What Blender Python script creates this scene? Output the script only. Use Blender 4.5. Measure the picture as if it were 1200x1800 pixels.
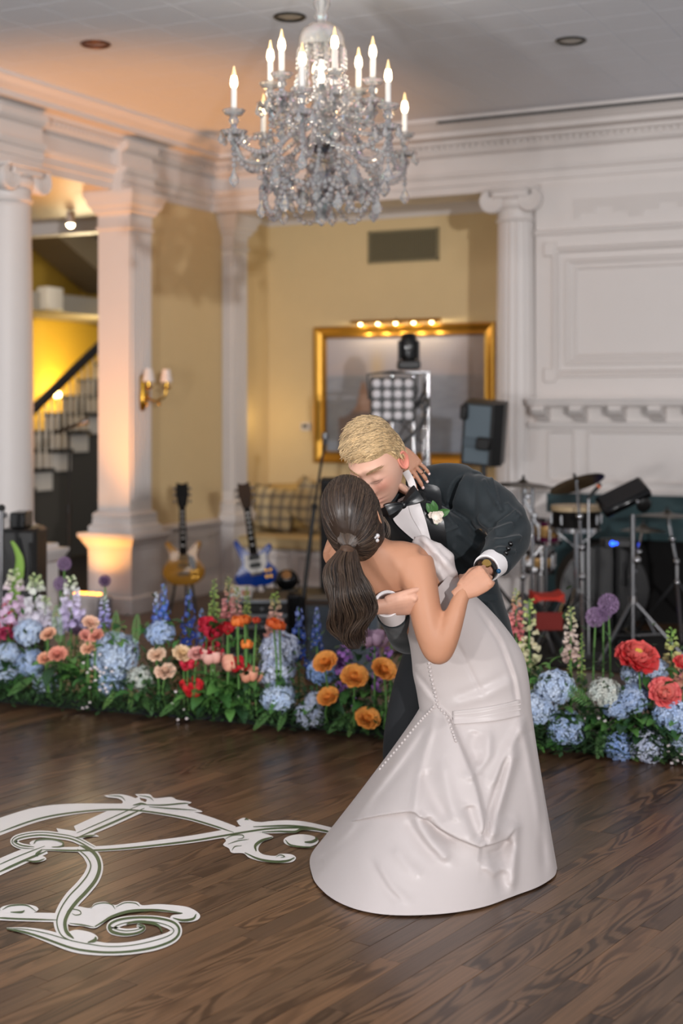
import bpy, bmesh, math, random
import numpy as np
from mathutils import Vector, Matrix, noise
from mathutils.bvhtree import BVHTree
for _o in list(bpy.data.objects): bpy.data.objects.remove(_o)
SC = bpy.context.scene
COL = SC.collection
pi = math.pi
# ------------------------------------------------------------ camera
FPX = 2500.0; HC = 1.43; HOR = 720.0; YAW = math.radians(27)
FW = Vector((-math.sin(YAW), math.cos(YAW), 0)); RT = Vector((math.cos(YAW), math.sin(YAW), 0)); UP = Vector((0, 0, 1))
cam = bpy.data.cameras.new('camera'); camo = bpy.data.objects.new('camera', cam); COL.objects.link(camo)
camo.location = (0, 0, HC); camo.rotation_euler = (pi/2, 0, YAW)
cam.sensor_fit = 'VERTICAL'; cam.sensor_height = 36.0; cam.lens = FPX/1800*36
cam.shift_y = -(900-HOR)/1800
cam.dof.use_dof = True; cam.dof.focus_distance = 4.35; cam.dof.aperture_fstop = 1.9
cam.clip_start = .05
SC.camera = camo
# ------------------------------------------------------------ exposure, world, room lamps
SC.view_settings.view_transform = 'Standard'; SC.view_settings.look = 'None'
SC.view_settings.gamma = 1.0; SC.view_settings.exposure = -0.1; SC.view_settings.use_curve_mapping = False
wd = bpy.data.worlds.new('world'); SC.world = wd; wd.use_nodes = True
wd.node_tree.nodes['Background'].inputs[0].default_value = (.90, .93, .99, 1)
wd.node_tree.nodes['Background'].inputs[1].default_value = .5
SC.cycles.caustics_reflective = False; SC.cycles.caustics_refractive = False
SC.cycles.max_bounces = 10; SC.cycles.transparent_max_bounces = 16
SC.cycles.sample_clamp_indirect = 6.0

def light(name, kind, loc, energy, color=(1, 1, 1), size=.3, target=None, spot=None):
    l = bpy.data.lights.new(name, kind); l.energy = energy; l.color = color
    o = bpy.data.objects.new(name, l); COL.objects.link(o); o.location = loc
    if kind == 'AREA': l.shape = 'DISK'; l.size = size
    else: l.shadow_soft_size = size
    if kind == 'SPOT': l.spot_size = math.radians(spot); l.spot_blend = .8
    if target is not None:
        o.rotation_euler = (Vector(target)-Vector(loc)).to_track_quat('-Z', 'Y').to_euler()
    return o
# the photographer's two flashes on stands, right and left of the camera, and an added upward lamp that lifts the ceiling
light('flash_right', 'AREA', Vector((4.7, -3.6, 2.35)), 700, (1, .97, .97), .22, RT*-.2+FW*6.5+UP*1.7)
light('flash_left', 'AREA', Vector((-1.4, -3.0, 1.8)), 110, (1, .97, .97), .28, RT*.5+FW*7+UP*1.5)
light('ceiling_fill', 'AREA', Vector((-2.6, .2, 1.0)), 165, (1, .98, .97), .5, Vector((-2.9, 1.2, 3.47)))

# ------------------------------------------------------------ helpers
def Pc(px, py, d): return FW*d + RT*((px-600)/FPX*d) + UP*(HC-(py-HOR)/FPX*d)
def PF(px, py, z=0.0): return Pc(px, py, (HC-z)*FPX/(py-HOR))
def PY(px, py, Y):
    t = (px-600)/FPX; return Pc(px, py, Y/(t*math.sin(YAW)+math.cos(YAW)))
def PX(px, py, X):
    t = (px-600)/FPX; return Pc(px, py, X/(t*math.cos(YAW)-math.sin(YAW)))
def Wc(xc, d, z): return FW*d+RT*xc+UP*z
def px_of(v):
    d = v.dot(FW); return 600+v.dot(RT)/d*FPX, HOR-(v.z-HC)/d*FPX, d

def s2l(c):
    c = c/255.0
    return c/12.92 if c <= .04045 else ((c+.055)/1.055)**2.4
def rgb(r, g, b): return (s2l(r), s2l(g), s2l(b), 1)
def hx(h): return rgb(int(h[0:2], 16), int(h[2:4], 16), int(h[4:6], 16))

MATS = {}
def mat(name, col, rough=.5, metal=0.0, noise_amt=0.0, noise_scale=20, bump=0.0, bump_scale=60, spec=.5, sheen=0, emit=None, estr=0, trans=0, coat=0, attr=None, sss=0, ior=1.45, stretch=None):
    if name in MATS: return MATS[name]
    m = bpy.data.materials.new(name); m.use_nodes = True; nt = m.node_tree; N = nt.nodes; L = nt.links
    b = N['Principled BSDF']
    if isinstance(col, str): col = hx(col)
    b.inputs['Base Color'].default_value = col; b.inputs['Roughness'].default_value = rough; b.inputs['Metallic'].default_value = metal
    b.inputs['Specular IOR Level'].default_value = spec; b.inputs['Sheen Weight'].default_value = sheen
    b.inputs['Transmission Weight'].default_value = trans; b.inputs['Coat Weight'].default_value = coat; b.inputs['IOR'].default_value = ior
    if sss:
        b.inputs['Subsurface Weight'].default_value = sss; b.inputs['Subsurface Radius'].default_value = (.012, .005, .003); b.inputs['Subsurface Scale'].default_value = 1
    if emit: b.inputs['Emission Color'].default_value = hx(emit) if isinstance(emit, str) else emit; b.inputs['Emission Strength'].default_value = estr
    csock = None
    if attr:
        a = N.new('ShaderNodeAttribute'); a.attribute_name = attr; csock = a.outputs['Color']; L.new(csock, b.inputs['Base Color'])
    tc = N.new('ShaderNodeTexCoord')
    vec = tc.outputs['Object']
    if stretch:
        mp = N.new('ShaderNodeMapping'); mp.inputs['Scale'].default_value = stretch; L.new(vec, mp.inputs['Vector']); vec = mp.outputs['Vector']
    if noise_amt:
        n = N.new('ShaderNodeTexNoise'); n.inputs['Scale'].default_value = noise_scale; n.inputs['Detail'].default_value = 4; L.new(vec, n.inputs['Vector'])
        mr = N.new('ShaderNodeMapRange'); mr.inputs['To Min'].default_value = 1-noise_amt; mr.inputs['To Max'].default_value = 1+noise_amt; L.new(n.outputs['Fac'], mr.inputs['Value'])
        mx = N.new('ShaderNodeMix'); mx.data_type = 'RGBA'; mx.blend_type = 'MULTIPLY'; mx.inputs[0].default_value = 1; mx.clamp_result = False
        if csock: L.new(csock, mx.inputs[6])
        else: mx.inputs[6].default_value = col
        L.new(mr.outputs['Result'], mx.inputs[7]); L.new(mx.outputs[2], b.inputs['Base Color'])
    if bump:
        n2 = N.new('ShaderNodeTexNoise'); n2.inputs['Scale'].default_value = bump_scale; n2.inputs['Detail'].default_value = 3; L.new(vec, n2.inputs['Vector'])
        bp = N.new('ShaderNodeBump'); bp.inputs['Strength'].default_value = bump; bp.inputs['Distance'].default_value = .01; L.new(n2.outputs['Fac'], bp.inputs['Height']); L.new(bp.outputs['Normal'], b.inputs['Normal'])
    MATS[name] = m; return m

class MB:
    def __init__(s): s.v = []; s.f = []; s.c = None
    def add(s, vs, fs):
        k = len(s.v); s.v.extend([Vector(a) for a in vs]); s.f.extend([tuple(i+k for i in f) for f in fs]); return s
    def merge(s, o): return s.add(o.v, o.f)
    def box(s, c, size, rot=None, bev=0.0):
        x, y, z = [a/2 for a in size]; c = Vector(c)
        if bev > 0:
            bev = min(bev, x*.49, y*.49, z*.49); vs = []; 
            bm = bmesh.new(); bmesh.ops.create_cube(bm, size=1)
            for q in bm.verts: q.co = Vector((q.co.x*2*x, q.co.y*2*y, q.co.z*2*z))
            bmesh.ops.bevel(bm, geom=bm.edges[:], offset=bev, segments=1, affect='EDGES', profile=.5)
            bm.verts.index_update()
            vs = [q.co.copy() for q in bm.verts]; fs = [tuple(v.index for v in f.verts) for f in bm.faces]; bm.free()
        else:
            vs = [Vector((a, b, d)) for a in (-x, x) for b in (-y, y) for d in (-z, z)]
            fs = [(0, 1, 3, 2), (4, 6, 7, 5), (0, 4, 5, 1), (2, 3, 7, 6), (0, 2, 6, 4), (1, 5, 7, 3)]
        if rot is not None: vs = [rot @ v for v in vs]
        return s.add([v+c for v in vs], fs)
    def box2(s, a, b, bev=0):
        a = Vector(a); b = Vector(b); d = b-a
        return s.box((a+b)/2, (abs(d.x), abs(d.y), abs(d.z)), None, bev)
    def loft(s, rings, caps=True, closed=True):
        n = len(rings[0]); k = len(s.v)
        for r in rings: s.v.extend([Vector(p) for p in r])
        for i in range(len(rings)-1):
            for j in range(n if closed else n-1):
                a = k+i*n+j; b = k+i*n+(j+1) % n; s.f.append((a, b, b+n, a+n))
        if caps and closed:
            s.f.append(tuple(k+j for j in reversed(range(n)))); m = k+(len(rings)-1)*n; s.f.append(tuple(m+j for j in range(n)))
        return s
    def tube(s, pts, radii, n=8, caps=True, flat=1.0, flatdir=None):
        pts = [Vector(p) for p in pts]
        if not hasattr(radii, '__len__'): radii = [radii]*len(pts)
        rings = []; prev = None
        for i, p in enumerate(pts):
            t = (pts[min(i+1, len(pts)-1)]-pts[max(i-1, 0)])
            t = t.normalized() if t.length > 1e-9 else Vector((0, 0, 1))
            if flatdir is not None: u = Vector(flatdir)
            elif prev is not None: u = prev
            else: u = Vector((0, 0, 1)) if abs(t.z) < .9 else Vector((1, 0, 0))
            u = (u-t*u.dot(t))
            u = u.normalized() if u.length > 1e-6 else t.orthogonal().normalized()
            w = t.cross(u); prev = u
            rings.append([p+(u*math.cos(2*pi*j/n)*flat+w*math.sin(2*pi*j/n))*radii[i] for j in range(n)])
        return s.loft(rings, caps)
    def lathe(s, prof, c=(0, 0, 0), n=24, axis=None, fl=None, hollow=False):
        c = Vector(c); rot = None
        if axis is not None: rot = Vector((0, 0, 1)).rotation_difference(Vector(axis).normalized())
        rings = []
        for r, z in prof:
            ring = []
            for j in range(n):
                rr = r*(fl(j, n) if fl else 1)
                v = Vector((rr*math.cos(2*pi*j/n), rr*math.sin(2*pi*j/n), z))
                if rot: v = rot @ v
                ring.append(v+c)
            rings.append(ring)
        if hollow: return s.loft(rings+[rings[0]], False)
        return s.loft(rings)
    def ball(s, c, r, nu=10, nv=7, sc=(1, 1, 1), rot=None):
        c = Vector(c); rings = []
        for i in range(nv+1):
            th = pi*i/nv; th = min(max(th, .02), pi-.02)
            ring = []
            for j in range(nu):
                v = Vector((math.sin(th)*math.cos(2*pi*j/nu)*sc[0], math.sin(th)*math.sin(2*pi*j/nu)*sc[1], -math.cos(th)*sc[2]))*r
                if rot is not None: v = rot @ v
                ring.append(c+v)
            rings.append(ring)
        return s.loft(rings)
    def prism(s, poly, off):
        off = Vector(off); n = len(poly); k = len(s.v)
        s.v.extend([Vector(p) for p in poly]); s.v.extend([Vector(p)+off for p in poly])
        s.f.append(tuple(k+i for i in range(n))); s.f.append(tuple(k+n+i for i in reversed(range(n))))
        for i in range(n): s.f.append((k+i, k+n+i, k+n+(i+1) % n, k+(i+1) % n))
        return s
    def xf(s, M):
        s.v = [M @ v for v in s.v]; return s
    def mesh(s, name, m, smooth=True):
        me = bpy.data.meshes.new(name); me.from_pydata([tuple(v) for v in s.v], [], s.f)
        bm = bmesh.new(); bm.from_mesh(me); bmesh.ops.recalc_face_normals(bm, faces=bm.faces[:]); bm.to_mesh(me); bm.free()
        fin(me, m, smooth); return me
def fin(me, m, smooth=True, ang=40):
    if m is not None: me.materials.append(m)
    if smooth:
        me.polygons.foreach_set('use_smooth', [True]*len(me.polygons))
        if smooth != 'all':
            try: me.set_sharp_from_angle(angle=math.radians(ang))
            except Exception: pass
    me.update()
def link(name, me, parent=None, loc=None):
    o = bpy.data.objects.new(name, me); COL.objects.link(o)
    if parent is not None: o.parent = parent
    if loc is not None: o.location = loc
    return o
def thing(name, label, cat, loc=(0, 0, 0), rz=0.0, group=None):
    o = bpy.data.objects.new(name, None); COL.objects.link(o); o.empty_display_size = .1
    o.location = loc; o.rotation_euler = (0, 0, rz); o['label'] = label; o['category'] = cat
    if group: o['group'] = group
    return o
def tag(o, label, cat, group=None, kind=None):
    o['label'] = label; o['category'] = cat
    if group: o['group'] = group
    if kind: o['kind'] = kind
    return o
def wmat(o):
    M = Matrix.Translation(o.location) @ o.rotation_euler.to_matrix().to_4x4()
    return (wmat(o.parent) @ M) if o.parent else M
def part(name, mb, m, parent, world=False, smooth=True, label=None, kind=None):
    """mesh part; world=True: vertices are given in world space"""
    if world: mb.xf(wmat(parent).inverted())
    o = link(name, mb.mesh(name, m, smooth), parent)
    if label: o['label'] = label
    if kind: o['kind'] = kind
    return o
def struct(name, mb, m, smooth=True):
    o = link(name, mb.mesh(name, m, smooth)); o['kind'] = 'structure'; return o
def remesh(mb, vox, it=4, fac=.5):
    me = bpy.data.meshes.new('t'); me.from_pydata([tuple(v) for v in mb.v], [], mb.f)
    bm = bmesh.new(); bm.from_mesh(me); bmesh.ops.recalc_face_normals(bm, faces=bm.faces[:]); bm.to_mesh(me); bm.free()
    o = bpy.data.objects.new('t', me); COL.objects.link(o)
    r = o.modifiers.new('r', 'REMESH'); r.mode = 'VOXEL'; r.voxel_size = vox
    if it:
        sm = o.modifiers.new('s', 'SMOOTH'); sm.factor = fac; sm.iterations = it
    dg = bpy.context.evaluated_depsgraph_get(); ev = o.evaluated_get(dg); m2 = ev.to_mesh()
    out = MB(); out.v = [v.co.copy() for v in m2.vertices]; out.f = [tuple(p.vertices) for p in m2.polygons]
    ev.to_mesh_clear(); bpy.data.objects.remove(o); bpy.data.meshes.remove(me)
    return out
def bvh_of(mb): return BVHTree.FromPolygons([tuple(v) for v in mb.v], mb.f)
def colorize(o, fn, name='Col'):
    me = o.data; a = me.color_attributes.new(name, 'FLOAT_COLOR', 'POINT')
    buf = np.ones((len(me.vertices), 4), dtype=np.float32)
    M = wmat(o)
    for i, v in enumerate(me.vertices): buf[i, :3] = fn(M @ v.co)[:3]
    a.data.foreach_set('color', buf.ravel())
def spline(pts, n):
    """Catmull-Rom through pts, n samples per span"""
    pts = [np.array(p, float) for p in pts]; P = [2*pts[0]-pts[1]]+pts+[2*pts[-1]-pts[-2]]; out = []
    for i in range(1, len(P)-2):
        for k in range(n):
            t = k/n; a, b, c, d = P[i-1], P[i], P[i+1], P[i+2]
            out.append(.5*((2*b)+(-a+c)*t+(2*a-5*b+4*c-d)*t*t+(-a+3*b-3*c+d)*t**3))
    out.append(pts[-1]); return out
def sstep(a, b, x):
    t = min(max((x-a)/(b-a), 0), 1); return t*t*(3-2*t)
def copy_tree(o, parent=None):
    c = o.copy(); COL.objects.link(c)
    if parent is not None: c.parent = parent
    for ch in list(o.children): copy_tree(ch, c)
    return c
RND = random.Random(7)

# ------------------------------------------------------------ shared materials
WHITE = mat('white_painted_wood', 'dcd6d2', .45, noise_amt=.02, noise_scale=6)
WHITEW = mat('white_wainscot_paint', 'd8d2cf', .45, noise_amt=.02, noise_scale=6)
YELLOW = mat('mustard_wall_paint', 'dfc798', .75, noise_amt=.03, noise_scale=8, bump=.08, bump_scale=250)
DYELLOW = mat('hall_wall_paint', 'b99435', .8, noise_amt=.03, noise_scale=5)
CEILM = mat('ceiling_tile_paint', 'e4e8f0', .8, noise_amt=.02, noise_scale=12)
GOLD = mat('gilded_wood', 'b98a35', .35, metal=.7, noise_amt=.15, noise_scale=40)
BRASS = mat('polished_brass', 'c79a3c', .2, metal=1)
CHROME = mat('chrome', 'b4b4b6', .14, metal=1)
STEEL = mat('brushed_steel', '757577', .35, metal=1)
BLACK = mat('black_plastic', '141414', .45)
BLACKG = mat('black_gloss', '0c0c0d', .2)
DKGREY = mat('dark_grey_cloth', '2b2d30', .8)
# ============================================================ ROOM SHELL
HCEIL = 3.47; XL = -5.95; YF = 9.45; YB = 10.33
# --- floor: oak strip boards laid one by one over a dark underlay
def floor_mat():
    m = bpy.data.materials.new('stained_oak_boards'); m.use_nodes = True; N = m.node_tree.nodes; L = m.node_tree.links; b = N['Principled BSDF']
    geo = N.new('ShaderNodeNewGeometry'); at = N.new('ShaderNodeAttribute'); at.attribute_name = 'pk'
    mp = N.new('ShaderNodeMapping'); mp.inputs['Rotation'].default_value = (0, 0, -BA); L.new(geo.outputs['Position'], mp.inputs['Vector'])
    off = N.new('ShaderNodeVectorMath'); off.operation = 'MULTIPLY_ADD'; L.new(at.outputs['Color'], off.inputs[0]); off.inputs[1].default_value = (37, 23, 11); L.new(mp.outputs[0], off.inputs[2])
    def stretched(s, scale, det, dist=0):
        q = N.new('ShaderNodeMapping'); q.inputs['Scale'].default_value = s; L.new(off.outputs[0], q.inputs['Vector'])
        n = N.new('ShaderNodeTexNoise'); n.inputs['Scale'].default_value = scale; n.inputs['Detail'].default_value = det; n.inputs['Distortion'].default_value = dist; L.new(q.outputs[0], n.inputs['Vector']); return n
    big = stretched((1.5, 9, 1), 1.0, 1.5, .3)           # cathedral figure: contour lines of a stretched noise
    mul = N.new('ShaderNodeMath'); mul.operation = 'MULTIPLY'; mul.inputs[1].default_value = 75; L.new(big.outputs['Fac'], mul.inputs[0])
    sn = N.new('ShaderNodeMath'); sn.operation = 'SINE'; L.new(mul.outputs[0], sn.inputs[0])
    rp = N.new('ShaderNodeValToRGB'); rp.color_ramp.elements[0].position = .15; rp.color_ramp.elements[1].position = .75
    ad = N.new('ShaderNodeMapRange'); ad.inputs['From Min'].default_value = -1; L.new(sn.outputs[0], ad.inputs['Value']); L.new(ad.outputs[0], rp.inputs[0])
    fine = stretched((4, 160, 1), 1.0, 5)
    msk = stretched((.9, 5, 1), 1.3, 1)
    m1 = N.new('ShaderNodeMapRange'); m1.inputs['From Min'].default_value = .38; m1.inputs['From Max'].default_value = .58; L.new(msk.outputs['Fac'], m1.inputs['Value'])
    base = N.new('ShaderNodeValToRGB'); e = base.color_ramp.elements
    e[0].color = hx('503b2c'); e[1].color = hx('77573d'); e.new(.5).color = hx('624a36')
    sep = N.new('ShaderNodeSeparateColor'); L.new(at.outputs['Color'], sep.inputs[0]); L.new(sep.outputs[2], base.inputs[0])
    g1 = N.new('ShaderNodeMix'); g1.data_type = 'RGBA'; g1.blend_type = 'MULTIPLY'; L.new(base.outputs[0], g1.inputs[6]); g1.inputs[7].default_value = (.34, .30, .28, 1)
    inv = N.new('ShaderNodeMath'); inv.operation = 'SUBTRACT'; inv.inputs[0].default_value = 1; L.new(rp.outputs[0], inv.inputs[1])
    ff = N.new('ShaderNodeMath'); ff.operation = 'MULTIPLY'; L.new(inv.outputs[0], ff.inputs[0]); L.new(m1.outputs[0], ff.inputs[1])
    L.new(ff.outputs[0], g1.inputs[0])
    g2 = N.new('ShaderNodeMix'); g2.data_type = 'RGBA'; g2.blend_type = 'MULTIPLY'; g2.inputs[0].default_value = 1; L.new(g1.outputs[2], g2.inputs[6])
    fr = N.new('ShaderNodeMapRange'); fr.inputs['From Min'].default_value = .3; fr.inputs['From Max'].default_value = .7; fr.inputs['To Min'].default_value = .72; fr.inputs['To Max'].default_value = 1.2; L.new(fine.outputs['Fac'], fr.inputs['Value']); L.new(fr.outputs[0], g2.inputs[7])
    L.new(g2.outputs[2], b.inputs['Base Color'])
    b.inputs['Roughness'].default_value = .3; b.inputs['Specular IOR Level'].default_value = .45
    bp = N.new('ShaderNodeBump'); bp.inputs['Strength'].default_value = .12; bp.inputs['Distance'].default_value = .002; L.new(fine.outputs['Fac'], bp.inputs['Height']); L.new(bp.outputs[0], b.inputs['Normal'])
    return m
BA = pi/2-math.radians(8)            # boards run almost parallel to the left wall
OAK = floor_mat()
fl = struct('floor', MB().box2((-11, -.8, -.12), (1.5, 13.5, -.012)), mat('floor_underlay', '1c130d', .9), False)
def build_planks():
    u = Vector((math.cos(BA), math.sin(BA), 0)); w = Vector((-u.y, u.x, 0)); pw = .066; r = random.Random(3); allp = []
    rows = range(int(-6.6/pw), int(7.5/pw))
    for k in rows:
        v0 = k*pw; s = -3.0+r.random()*1.2
        while s < 11.5:
            ln = r.choice((.45, .7, .9, 1.1, 1.3, 1.6)); a, b = s, s+ln; s = b
            c = u*((a+b)/2)+w*(v0+pw/2)
            if not (-6.05 < c.x < 1.4 and -.5 < c.y < 10.4): continue
            allp.append((a, b, v0, c))
    def inview(p):
        best = 0
        for t in (0, .25, .5, .75, 1):
            q = u*(p[0]+(p[1]-p[0])*t)+w*(p[2]+pw/2); d = q.dot(FW)
            if d < .5: continue
            x, y, _ = px_of(q)
            if -40 < x < 1240 and y < 1850: best = max(best, 1/d/d)
        return best
    scored = sorted(((inview(p), i) for i, p in enumerate(allp)), reverse=True)
    near = set(i for sc, i in scored[:300] if sc > 0)
    rest = MB(); restc = []
    for i, (a, b, v0, c) in enumerate(allp):
        zt = r.uniform(-.0004, .0004); g = .0003; e = .0007; rk = (r.random(), r.random(), r.random(), 1)
        def ring(inset, z): return [u*x+w*y+UP*z for x, y in ((a+inset, v0+inset), (b-inset, v0+inset), (b-inset, v0+pw-inset), (a+inset, v0+pw-inset))]
        m = MB().loft([ring(g, -.014), ring(g, zt-e*.7), ring(g+e, zt)])
        m.f = [f for f in m.f if f != (3, 2, 1, 0)]
        if i in near:
            m.v = [q-c for q in m.v]; o = link('plank', m.mesh('plank', OAK, False), fl, c)
            at = o.data.color_attributes.new('pk', 'FLOAT_COLOR', 'POINT'); at.data.foreach_set('color', list(rk)*len(m.v))
        else: rest.merge(m); restc += list(rk)*len(m.v)
    o = link('planks_farther_off', rest.mesh('planks_farther_off', OAK, False), fl); o['kind'] = 'stuff'
    at = o.data.color_attributes.new('pk', 'FLOAT_COLOR', 'POINT'); at.data.foreach_set('color', restc)
build_planks()
# --- ceiling: twelve inch tiles under a slab
ce = struct('ceiling', MB().box2((-6.3, -1.5, HCEIL+.012), (3, 9.85, HCEIL+.15)), CEILM, False)
def build_ceiling():
    t = .305; h = t/2-.0007; e = .0025; m = MB().loft([[(-h, -h, .012), (h, -h, .012), (h, h, .012), (-h, h, .012)], [(-h, -h, .0015), (h, -h, .0015), (h, h, .0015), (-h, h, .0015)], [(-h+e, -h+e, 0), (h-e, -h+e, 0), (h-e, h-e, 0), (-h+e, h-e, 0)]])
    me = m.mesh('ceiling_tile', CEILM, False); L = []
    for i in range(-20, 10):
        for j in range(-4, 32):
            c = Vector((i*t+.1, j*t+.05, HCEIL)); d = c.dot(FW); sc = 0
            if d > 1:
                x, y, _ = px_of(c)
                if -60 < x < 1260 and y > -80: sc = 1/d
            if c.y < 9.5 and c.x > -6.1: L.append((sc, c))
    L.sort(key=lambda q: -q[0]); rest = MB()
    for k, (sc, c) in enumerate(L):
        if k < 300 and sc > 0: link('ceiling_tile', me, ce, c)
        else: rest.add([v+c for v in m.v], m.f)
    o = link('ceiling_tiles_farther_off', rest.mesh('tiles', CEILM, False), ce); o['kind'] = 'stuff'
build_ceiling()
# --- sweep a profile (out, z) along a polyline in plan; 'out' is to the right-hand side of travel when side=+1
def sweep(mb, prof, path, side=1, closed=False):
    path = [Vector((p[0], p[1], 0)) for p in path]; rings = []
    for i, p in enumerate(path):
        if i == 0: t0 = t1 = (path[1]-p).normalized()
        elif i == len(path)-1: t0 = t1 = (p-path[i-1]).normalized()
        else: t0 = (p-path[i-1]).normalized(); t1 = (path[i+1]-p).normalized()
        n0 = Vector((t0.y, -t0.x, 0))*side; n1 = Vector((t1.y, -t1.x, 0))*side; n = n0+n1; n = n/(n.dot(n0)) if n.length > 1e-6 else n0
        rings.append([p+n*o+UP*z for o, z in prof])
    return mb.loft(rings, True, True)
ENT = [(-.34, 2.97), (0, 2.97), (0, 3.025), (.014, 3.03), (.014, 3.085), (.03, 3.09), (.045, 3.12), (.045, 3.13), (0, 3.135), (0, 3.235), (.02, 3.24), (.045, 3.262), (.05, 3.28), (.05, 3.312), (.075, 3.318), (.085, 3.345), (.19, 3.35), (.19, 3.385), (.205, 3.39), (.23, 3.405), (.262, 3.435), (.285, 3.445), (.285, 3.4699), (-.34, 3.4699)]
o = struct('trim_1', sweep(MB(), ENT, [(XL, 2.0), (XL, YF), (2.9, YF)]), WHITE)
# breaks of the entablature over the columns
def ressaut(parent, c, half, along, out=.075):
    pr = [(-.34, 2.968), (out, 2.968), (out, 3.025), (out+.014, 3.03), (out+.014, 3.085), (out+.03, 3.09), (out+.045, 3.12), (out+.045, 3.13), (out, 3.135), (out, 3.235), (out+.02, 3.24), (out+.045, 3.262), (out+.05, 3.28), (out+.05, 3.31), (-.34, 3.31)]
    p = [(c[0], c[1]-half), (c[0], c[1]+half)] if along == 'Y' else [(c[0]-half, c[1]), (c[0]+half, c[1])]
    part('entablature_break', sweep(MB(), pr, p), WHITE, parent)
tr = bpy.data.objects['trim_1']
ressaut(tr, (XL, 7.06), .23, 'Y'); ressaut(tr, (XL, 8.34), .19, 'Y'); ressaut(tr, (XL, 9.7), .17, 'Y', .06)
mb = MB()
for i in range(128): mb.box((-5.9+.0475*i+.03, YF-.062, 3.297), (.026, .03, .026))
for i in range(120): mb.box((XL+.062, 3.8+.0475*i, 3.297), (.03, .026, .026))
part('dentil_course', mb, WHITE, tr, kind='stuff')
# the black air slot in the cornice on the right
a = PY(768, 222, YF-.29); b = PY(1290, 178, YF-.29)
mb = MB().box2((a.x, YF-.2855, 3.424), (1.2, YF-.289, 3.445)); part('air_slot', mb, mat('slot_black', '20211f', .8), tr)
part('slot_lip', MB().box2((a.x, YF-.285, 3.418), (1.2, YF-.293, 3.4235)), WHITE, tr)
# --- left wall (mustard panel between the square pier and the corner pilaster), with wainscot
struct('wall_left', MB().box2((XL-.2, 8.3, 0), (XL, YB+.12, 2.972)), YELLOW, False)
wl = struct('trim_2', sweep(MB(), [(0, .12), (.012, .125), (.012, .515), (.03, .525), (.045, .545), (.045, .558), (.02, .575), (0, .58)], [(XL, 8.44), (XL, 9.62)]), WHITEW)
for y0, y1 in ((8.55, 9.0), (9.06, 9.52)):
    fr = MB()
    for a, b in (((XL+.011, y0, .2), (XL+.022, y0+.02, .47)), ((XL+.011, y1-.02, .2), (XL+.022, y1, .47)), ((XL+.011, y0, .2), (XL+.022, y1, .22)), ((XL+.011, y0, .45), (XL+.022, y1, .47))): fr.box2(a, b)
    part('panel_molding', fr, WHITEW, wl)
struct('baseboard_left', sweep(MB(), [(0, 0), (.03, 0), (.03, .095), (.018, .115), (.012, .13), (0, .13)], [(XL, 8.44), (XL, 9.62)]), WHITEW)
# --- alcove behind the beam
struct('wall_back', MB().box2((XL-.2, YB, 0), (-3.05, YB+.15, 3.2)), YELLOW, False)
struct('wall_alcove_right', MB().box2((-3.22, YF+.2, 0), (-3.05, YB+.02, 3.2)), YELLOW, False)
struct('ceiling_alcove', MB().box2((XL-.2, YF+.3, 3.06), (-3.05, YB+.15, 3.14)), WHITE, False)
struct('trim_3', sweep(MB(), [(0, 2.96), (.012, 2.96), (.02, 2.985), (.05, 3.02), (.06, 3.04), (.06, 3.065), (0, 3.065)], [(XL, 9.8), (XL, YB), (-3.22, YB), (-3.22, YF+.3)]), WHITE)
# --- corner pilaster
def pilaster(name, label, x0, x1, y0, y1, zb, fl_x=True, fl_y=True, group=None):
    t = thing(name, label, 'pilaster', ((x0+x1)/2, (y0+y1)/2, 0), 0, group); cx, cy = (x0+x1)/2, (y0+y1)/2; hx_, hy = (x1-x0)/2, (y1-y0)/2
    sh = MB(); e = .004
    def grooves(axis):
        n = 7; w = 2*(hx_ if axis == 'x' else hy); pitch = (w-.04)/n
        for i in range(n):
            s = -w/2+.02+pitch*(i+.5)
            if axis == 'x': sh.box((s, -hy-.004, (zb+2.72)/2+.08), (pitch*.55, .012, 2.72-zb-.3), None, .004)
            else: sh.box((hx_+.004, s, (zb+2.72)/2+.08), (.012, pitch*.55, 2.72-zb-.3), None, .004)
    sh.box2((-hx_, -hy, zb), (hx_, hy, 2.9))
    if fl_x: grooves('x')
    if fl_y: grooves('y')
    part('shaft', sh, WHITE, t)
    def sq(prof): 
        m = MB(); m.loft([[(-hx_-o, -hy-o, z), (hx_+o, -hy-o, z), (hx_+o, hy+o, z), (-hx_-o, hy+o, z)] for o, z in prof]); return m
    part('base', sq([(.05, zb-.0005), (.05, zb+.045), (.045, zb+.05), (.03, zb+.06), (.03, zb+.10), (.022, zb+.105), (.03, zb+.115), (.03, zb+.13), (.01, zb+.15), (.002, zb+.152)]), WHITE, t)
    part('capital', sq([(.002, 2.695), (.012, 2.7), (.014, 2.715), (.002, 2.73), (.002, 2.8), (.012, 2.81), (.03, 2.83), (.03, 2.845), (.05, 2.865), (.06, 2.89), (.06, 2.905), (.075, 2.925), (.08, 2.95), (.08, 2.967)]), WHITE, t)
    return t, sq
t, sq = pilaster('pilaster', 'white fluted corner pilaster between the mustard wall and the window seat alcove', -6.0, -5.85, 9.6, 9.82, .56)
part('pedestal', sq([(.03, 0), (.03, .12), (.01, .13), (.01, .51), (.03, .525), (.045, .545), (.045, .56)]), WHITEW, t)
t, sq = pilaster('pier', 'square white pier glowing orange above the uplight, brass sconce on its side', -6.12, -5.85, 8.21, 8.48, .56, False)
part('pedestal', sq([(.07, 0), (.07, .11), (.05, .125), (.05, .45), (.06, .455), (.06, .47), (.075, .485), (.09, .52), (.105, .53), (.105, .56)]), WHITEW, t)
PIER = t
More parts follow.
